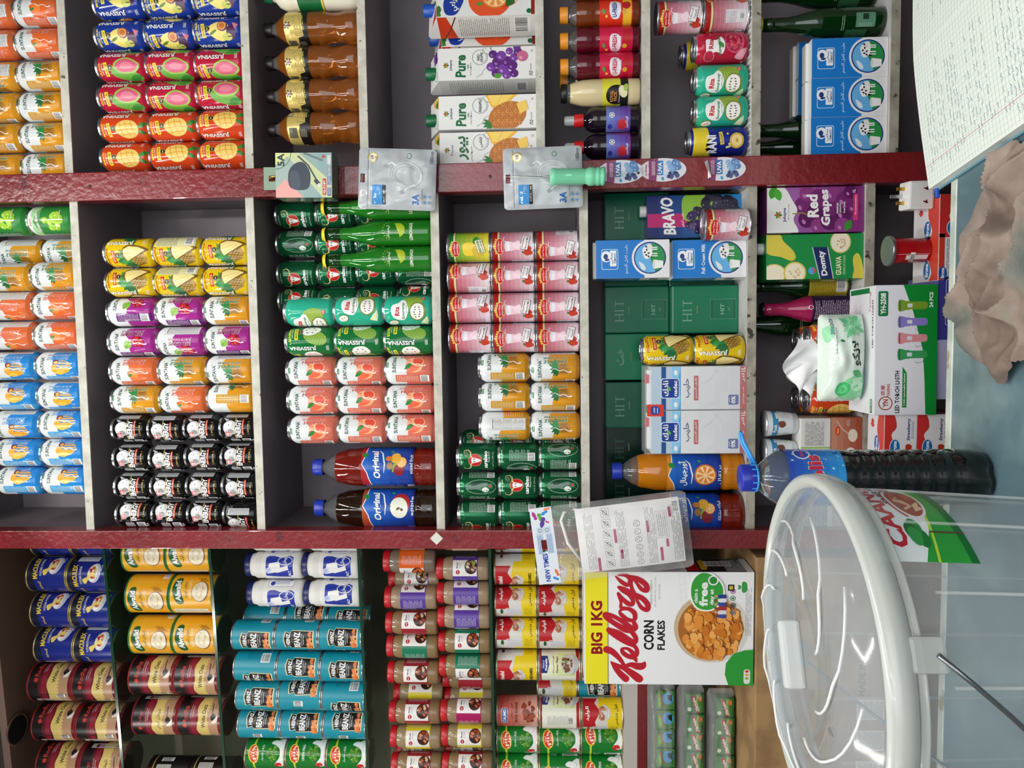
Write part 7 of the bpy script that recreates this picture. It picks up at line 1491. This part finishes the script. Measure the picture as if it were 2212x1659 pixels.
place('milk_carton_arabic', (X+.002, .030, Z0+z+.1655), radians(2), 'blue milk carton with Arabic lettering, stacked on the English one', 'stacked milk cartons')
col(['pineapple_juice_drink']*2, 756, z, .036, (48, 28), PY, 'pair beside the low-fat milk', 'fifth middle shelf', 'yellow cans on the fifth middle shelf')
box_at('low_fat_milk_carton', 838, z, .004, .06, 0, 'white low-fat milk carton beside the yellow cans', 'low-fat milk cartons')
box_at('low_fat_milk_carton', 933, z, .004, .06, 0, 'white low-fat milk carton beside the orange juice bottle', 'low-fat milk cartons')
col(['orange_juice_bottle'], 1017, z, .046, (-14,), 'large orange juice bottle with blue cap', 'fifth middle shelf', '', 'large juice bottles with blue caps')
col(['mixed_bottle_arabic'], 1107, z, .046, (6,), 'large red juice bottle half covered by the extension lead pack', '', '', 'large juice bottles with blue caps')
z = MID['F']
box_at('red_grapes_carton', 453, z, .010, .062, 1, 'purple red-grape juice carton with white top')
box_at('guava_carton', 555, z, .010, .062, 2, 'green guava juice carton with yellow fruit and white cap')
col(['yellow_label_bottle'], 617, z, .10, (0,), 'dark bottle with yellow label behind the purple bottle', '', '', None)
col(['purple_bottle'], 667, z, .045, (-5,), 'purple glass drink bottle with black crown cap', 'beside the guava carton', '', None)
col(['dark_green_bottle'], 700, z, .16, (0,), 'dark green bottle in shade behind the purple bottle', '', '', None)
g = 'wrapped mango drink cans on the lowest middle shelf'
for py, Y, lab in ((733, .030, 'beside the purple bottle'), (798, .030, 'hidden behind the tissue pack'), (861, .030, 'beside the cream cups'), (735, .10, 'back row beside the purple bottle'), (861, .10, 'back row beside the cream cups')): col(['mango_drink'], py, z, Y, (60,), 'orange-red mango drink can', lab, 'lowest middle shelf', g)
g = 'small groceries near the water bottle'
box_at('brown_dessert_box', 945, z, .0, .06, 0, 'brown dessert box with a spoon of cream printed on it', g)
box_at('white_label_box', 938, z+.0668, .0, .06, 0, 'white food box with printed table, on the brown dessert box', g)
place('cream_cup', (Xat(915, .03, Z0+z)+.002, .028, Z0+z+.1315), 0, 'small cream cup on the white box, nearest the mango cans', g); place('cream_cup', (Xat(915, .03, Z0+z)-.060, .030, Z0+z+.1315), .4, 'small cream cup on the white box, behind the water bottle neck', g)
box_at('grey_blue_box', 1040, z, .02, .06, 0, 'grey-blue food box, lower of two behind the water bottle', g); box_at('grey_blue_box', 1042, z+.0608, .02, .06, 0, 'grey-blue food box, upper of two behind the water bottle', g); box_at('white_label_box', 1112, z, .02, .06, 0, 'white food box beside the foot of the left post', g); box_at('grey_blue_box', 1112, z+.0648, .02, .06, 0, 'grey-blue food box on the white box beside the left post', g)

# --- rack with glass shelves
g = 'tins on the top glass shelf'; z = GZ[0]; B = 'blue custard powder tin'; O = 'red and tan white-oats tin'
for py, r, w2, Yo in ((1163, (0, 0), 'hidden beside the red post', .075), (1238, (-8, 20), 'nearest the red post', .05), (1316, (15, 22), 'middle custard stack', .05), (1391, (0, 30), 'beside the oats tins', .05)): col(['custard_tin']*2, py, z, Yo, r, B, 'stack '+w2 if not w2.startswith('mid') else w2, 'top glass shelf', g, True)
for i, (py, r) in enumerate(((1471, (8, 30), ), (1557, (30, 25)), (1642, (150, 25)))): col(['white_oats_tin']*2, py, z, .054, r, O, f'{ORD[i]} stack from the custard tins', 'top glass shelf', g, True)
g = 'tins on the second glass shelf'; z = GZ[1]
for i, (py, r) in enumerate(((1193, (-8, -10)), (1281, (8, -25)), (1369, (-15, -20)))): col(['golden_oats_tin']*2, py, z, .054, r, 'golden oats tin with green rim', ('stack beside the red post', 'middle stack', 'stack beside the red oats tins')[i], '', g, True)
for i, (py, r) in enumerate(((1457, (-5, 8)), (1544, (-4, 165)))): col(['white_oats_tin']*2, py, z, .054, r, O, ('stack beside the golden tins', 'stack beside the gap')[i], 'second glass shelf', g, True)
col(['black_tin']*2, 1672, z, .07, (30, 20), 'black tin with silver trim', 'stack past the gap', 'second glass shelf', g, True)
g = 'white salt bottles with navy caps'; z = GZ[2]
for i, (py, r) in enumerate(((1160, (0, 5)), (1219, (-10, -8)), (1280, (-8, -35)))): col(['salt_bottle']*2, py, z, .042, r, 'white salt bottle with navy cap', ('stack half behind the red post', 'middle stack', 'stack nearest the turquoise tins')[i], '', g, True)
g = 'turquoise baked beans tins'
for i, (py, r) in enumerate(((1371, (-12, -22, -28)), (1438, (-18, -8, 292)), (1501, (-62, 35, -12)), (1562, (8, 2, 12)))): col(['baked_beans_tin']*3, py, z, .044, r, 'turquoise baked beans tin', ('stack beside the salt bottles', 'second stack from the salt', 'third stack from the salt', 'stack beside the green pea tins')[i], '', g, True)
col(['baked_beans_tin']*3, 1336, z, .125, (0, 30, -60), 'turquoise baked beans tin', 'rear stack behind the salt bottles', '', g, True)
col(['green_peas_tin']*3, 1627, z, .044, (175, 0, 178), 'green pea tin with red-yellow oval', 'stack after the baked beans', '', 'green pea tins on the third glass shelf', True)
g = 'spice jars with red lids'; z = GZ[3]
LOWJ = ((1163, 'red_orange_jar', .035, 5, 'red-orange label'), (1227, 'purple_jar', .035, -5, 'purple label'), (1280, 'purple_jar', .035, 60, 'purple label'), (1331, 'purple_jar', .035, 65, 'purple label'), (1384, 'green_jar', .035, -8, 'green label and chicken picture'), (1437, 'green_jar', .035, 120, 'green label turned away'), (1468, 'red_jar', .092, 20, 'meat picture, pushed back'), (1500, 'yellow_jar', .094, 60, 'yellow label, pushed back'), (1534, 'magenta_jar', .035, 24, 'magenta label'), (1587, 'yellow_jar', .035, -18, 'yellow label'), (1617, 'yellow_jar', .094, 0, 'yellow label, pushed back'), (1648, 'red_jar', .035, 0, 'red meat label'))
UPJ = ((1160, 'red_orange_jar', .04, 5, 'red-orange label'), (1211, 'orange_jar', .035, 100, 'plain orange label'), (1250, 'purple_jar', .09, 0, 'purple label, pushed back'), (1289, 'purple_jar', .035, 58, 'purple label and barcode'), (1344, 'red_jar', .035, 5, 'chicken picture label'), (1395, 'green_jar', .035, 35, 'green label'), (1451, 'red_jar', .035, -18, 'meat picture label'), (1495, 'yellow_jar', .093, 35, 'yellow label, pushed back'), (1536, 'red_jar', .035, -12, 'bowl of meat label'), (1590, 'yellow_jar', .035, -20, 'curry picture label'), (1620, 'yellow_jar', .094, -10, 'yellow label, pushed back'), (1648, 'red_jar', .035, -10, 'red meat label'))
for lv, rows in (('lower', LOWJ), ('upper', UPJ)):
    for i, (py, k, Yo, r, lk) in enumerate(rows):
        zz = Z0+z+(.1355 if lv == 'upper' else 0)+.0005; X = -.8
        for _ in range(4): X = Xat(py, yl(X)+Yo, zz+.06)
        tl = (.0 if Yo < .05 else .0)
        place(k, (X, yl(X)+Yo, zz+tl), radians(r)+face_cam(X, yl(X)+Yo), f'red-lidded spice jar, {lk}, {("first", "second", "third", "fourth", "fifth", "sixth", "seventh", "eighth", "ninth", "tenth", "eleventh", "twelfth")[i]} in the {lv} row from the post', g)
g = 'bean and pea tins on the wooden ledge'; z = -.1785; FB = 'red and yellow foul beans tin'; w_ = 'wooden ledge'
GP = 'green pea tin'
col(['beans_tin']*3, 1162, z, .075, (0, 0, 0), FB, 'stack hidden beside the red post', w_, g, True)
col(['beans_tin']*3, 1228, z, .044, (0, -20, 120), FB, 'stack second from the red post', w_, g, True)
col(['beans_tin']*3, 1298, z, .044, (0, 4, 22), FB, 'third stack from the red post', w_, g, True)
col(['beans_tin']*3, 1367, z, .044, (0, 20, 25), FB, 'stack fourth from the red post', w_, g, True)
col(['beans_tin', 'fava_beans_tin', 'beans_tin'], 1436, z, .044, (0, 0, 122), [FB, 'pale fava beans tin', 'yellow and red foul beans tin'], 'stack above the cereal box edge', w_, g, True)
col(['baked_beans_tin', 'beans_tin'], 1487, z, .105, (0, 45), ['turquoise baked beans tin', FB], 'recessed pair by the pale tins', w_, g, True)
col(['beans_tin', 'fava_beans_tin', 'broad_beans_tin'], 1536, z, .044, (-8, 60, -10), [FB, 'pale fava beans tin with table', 'dusky red broad beans tin'], 'stack beside the pea tins', w_, g, True)
col(['green_peas_tin']*3, 1594, z, .050, (14, 178, 170), GP, 'stack beside the broad beans', w_, g, True)
col(['green_peas_tin']*3, 1657, z, .044, (-8, 150, 172), GP, 'stack furthest from the red post', w_, g, True)

# --- things on cartons below the ledge
p = at(1628, 1356, -.005); cz = p.z; X0 = p.x
card_top = cz-.001
for i, (cx, w2) in enumerate(((-.80, 'top'), (-.80, 'middle'), (-.80, 'bottom'))):
    place('cardboard_carton', (cx, .19, card_top-.302*(i+1)), 0, f'brown cardboard carton under the cereal box, {w2} of its stack', 'brown cardboard cartons')
place('cereal_box', (X0-.002, .040, cz), radians(-1.5), 'tall white corn flakes cereal box with yellow top band')
film = noise_mat('cloudy_film', '#e8ecea', '#ffffff', 8, .12, bump=.5, bscale=16); film.node_tree.nodes['Principled BSDF'].inputs['Alpha'].default_value = .17
tz = card_top
for bi, (px_, py_, nx, nz, kind) in enumerate(((1635, 1590, 4, 1, 'green'), (1545, 1580, 4, 1, 'green'), (1500, 1585, 4, 2, 'blue'))):
    pass
g = 'small tea boxes packed in clear film'; k_ = 0
for row, (zr, kind) in enumerate(((tz+.004, 'tea_box_green'), (tz+.076, 'tea_box_green'), (tz+.148, 'tea_box_blue'))):
    xs = [-1.16+.048*i for i in range(6)]
    for i, x in enumerate(xs):
        place(kind, (x+.008*row, .165+.004*(i % 2), zr), radians(rj.uniform(-4, 4)), f'small {("green tea box", "green tea box", "green and blue tea box")[row]}, {ORD[5-i]} from the cereal box, {("bottom", "middle", "top")[row]} film pack', g)
    s, fr = pouch_surface(.315, .066, .056, film, 3+row*2.2, None, 30, 12, .006)
    if True:
        a = Art(); a.text(('PRODUCED BY TEA CO', 'PRODUCED BY YEMEN TEA', ar('حلويات للجميع'))[row], 0, 8, 7, M('#2c2c34'), 0, 130); s.flat(a, FRONT(0), (-140, 140, 3, 60), fn=fr, xc=[k*10 for k in range(-14, 15)], e=.00005)
    o = link('film_pack', s.build('film_pack')); o.location = (-1.035+.008*row, .166, zr-.002+.0005); tag(o, f'crumpled clear film pack around tea boxes, {("bottom", "middle", "top")[row]} of three beside the cereal box', 'plastic wrap', 'clear film packs')
# --- things hung on the posts
def hung(kind, px_, py_, Y, lab, grp=None, tilt=0, rz=0, px_top=True):
    p = at(px_, py_, Y); o = place(kind, p, radians(rz), lab, grp); o.rotation_euler = (0, radians(tilt), radians(rz)); return o
hung('charger_box', 724, 383, -.042, 'boxed phone charger with cable picture hanging on the right post', tilt=1)
hung('cable_pack_a', 942, 390, -.034, 'silver charging cable pouch on the right post, below the charger box', 'silver charging cable pouches', 3)
hung('cable_pack_b', 1258, 381, -.034, 'silver charging cable pouch on the right post with a green torch over it', 'silver charging cable pouches', -1)
hung('hanging_torch', 1308, 381, -.066, 'mint green pocket torch hanging in front of the silver pouch', tilt=1)
hung('extension_pack', 1490, 1141, -.046, 'clear bag with white extension lead hanging on the left post', tilt=-7)
for px_, py_, k, w2 in ((1341, 371, 'sticker', 'highest, partly under the torch'), (1432, 367, 'sticker', 'middle'), (1560, 365, 'sticker_peeled', 'lowest, corner peeling')):
    hung(k, px_, py_, -.0148, f'oval grape juice sticker on right post, {w2}', 'oval stickers on the right post')
s = Mesh(); s.add([(0, -.0005, -.0145), (.0145, -.0005, 0), (0, -.0005, .0145), (-.0145, -.0005, 0), (0, 0, -.0145), (.0145, 0, 0), (0, 0, .0145), (-.0145, 0, 0)], [(0, 1, 2, 3), (7, 6, 5, 4), (0, 4, 5, 1), (1, 5, 6, 2), (2, 6, 7, 3), (3, 7, 4, 0)], M('#d8d6cc', .6))
o = link('paper_sticker', s.build('paper_sticker')); o.location = at(943, 1163, -.0146); tag(o, 'small white diamond sticker on the left post', 'sticker')
# --- bench behind the counter
zb = Z0-.8615; g = 'boxes on the low bench'
def bench(kind, py, h, Yf, d, lab, up=0, rz=0, grp=g):
    X = Xat(py, Yf, zb+up+h*.7); return place(kind, (X, Yf+d/2, zb+up), radians(rz), lab, grp)
bench('reel_box', 730, .150, -.225, .12, 'blue extension reel box under the torch carton')
bench('torch_box', 758, .112, -.228, .122, 'white and green carton of pocket torches', .1505, 1)
bench('tissue_pack', 775, .085, -.215, .085, 'pale green tissue packet on the torch carton, one tissue pulled up', .263, 0)
for i in range(4): bench('bruna_small', 940, .058, -.215, .075, f'small strawberry wafer carton by the water bottle, {("bottom", "second lowest", "third lowest", "top")[i]} of its stack', i*.0594, -1)
for i, w2 in enumerate(('lower', 'upper')):
    bench('bruna_big', 466, .083, -.225, .10, f'strawberry carton near the notebook, {w2} of two', i*.0755, 0); bench('bruna_back', 555, .083, -.225, .10, f'carton with printed ingredients beside the reel box, {w2} of two', i*.0755, 0)
p_ = Xat(424, -.18, zb+.16); place('plug_adapter', (p_, -.185, zb+.1512), radians(-4), 'white plug adapter with brass pins on a strawberry carton')
p_ = Xat(541, -.18, zb+.17); place('red_cup', (p_, -.180, zb+.1512), radians(20), 'small red drink cup with silver lid on the ingredients carton')
# --- on the counter
place('notebook', (.428, -.375, CZ+.0055), radians(9), 'open lined notebook full of handwriting on the counter edge')
place('rag', (.080, -.618, CZ+.0005), radians(-24), 'crumpled brown-grey rag on the glass counter')
place('dark_liquid_bottle', (-.219, -.552, CZ+.0005), face_cam(-.219, -.552)+radians(8), 'tall ribbed bottle of dark liquid with blue cap and carry ring')
place('bucket', (-.300, -.980, CZ+.0005), face_cam(-.300, -.980), 'large translucent white lidded bucket with wire handle on the counter')

place('pen', (.300, -.395, CZ+.0045), radians(190), 'blue pen lying half under the notebook edge')
place('housefly', (-.330, -1.062, CZ+.0005+.380+.0115), radians(70), 'small dark fly sitting on the bucket lid')
a_, b_ = [o for o in S.objects if not o.parent and o.name.startswith('milk_carton') and 'low-fat' in o.get('label', '')]
xa, xb = min(a_.location.x, b_.location.x)-.0485, max(a_.location.x, b_.location.x)+.0485; s = Mesh(); s.bbox(xa, xb, .0035, .0655, a_.location.z-.0003, a_.location.z+.2190, film, .0008, 1)
t = Art(); t.rrect(0, 0, 26, 36, 1, M('#d83c2c')); t.blob([(-8, 8), (8, 8), (7, -8), (-7, -8)], M('#1c3c94')); t.text(ar('نادك'), 0, 3, 5, W, 0, 12, .02); t.text('nadec', 0, -4, 3.4, W, 0, 12, .02)
o = link('film_wrap', s.build('film_wrap')); tag(o, 'clear film wrap holding the two low-fat milk cartons together', 'plastic wrap')
s = Mesh(); s.flat(t, FRONT(.0030, (xa+xb)/2, a_.location.z+.196), e=.00003); link('seal_label', s.build('seal_label'), o)
settle()
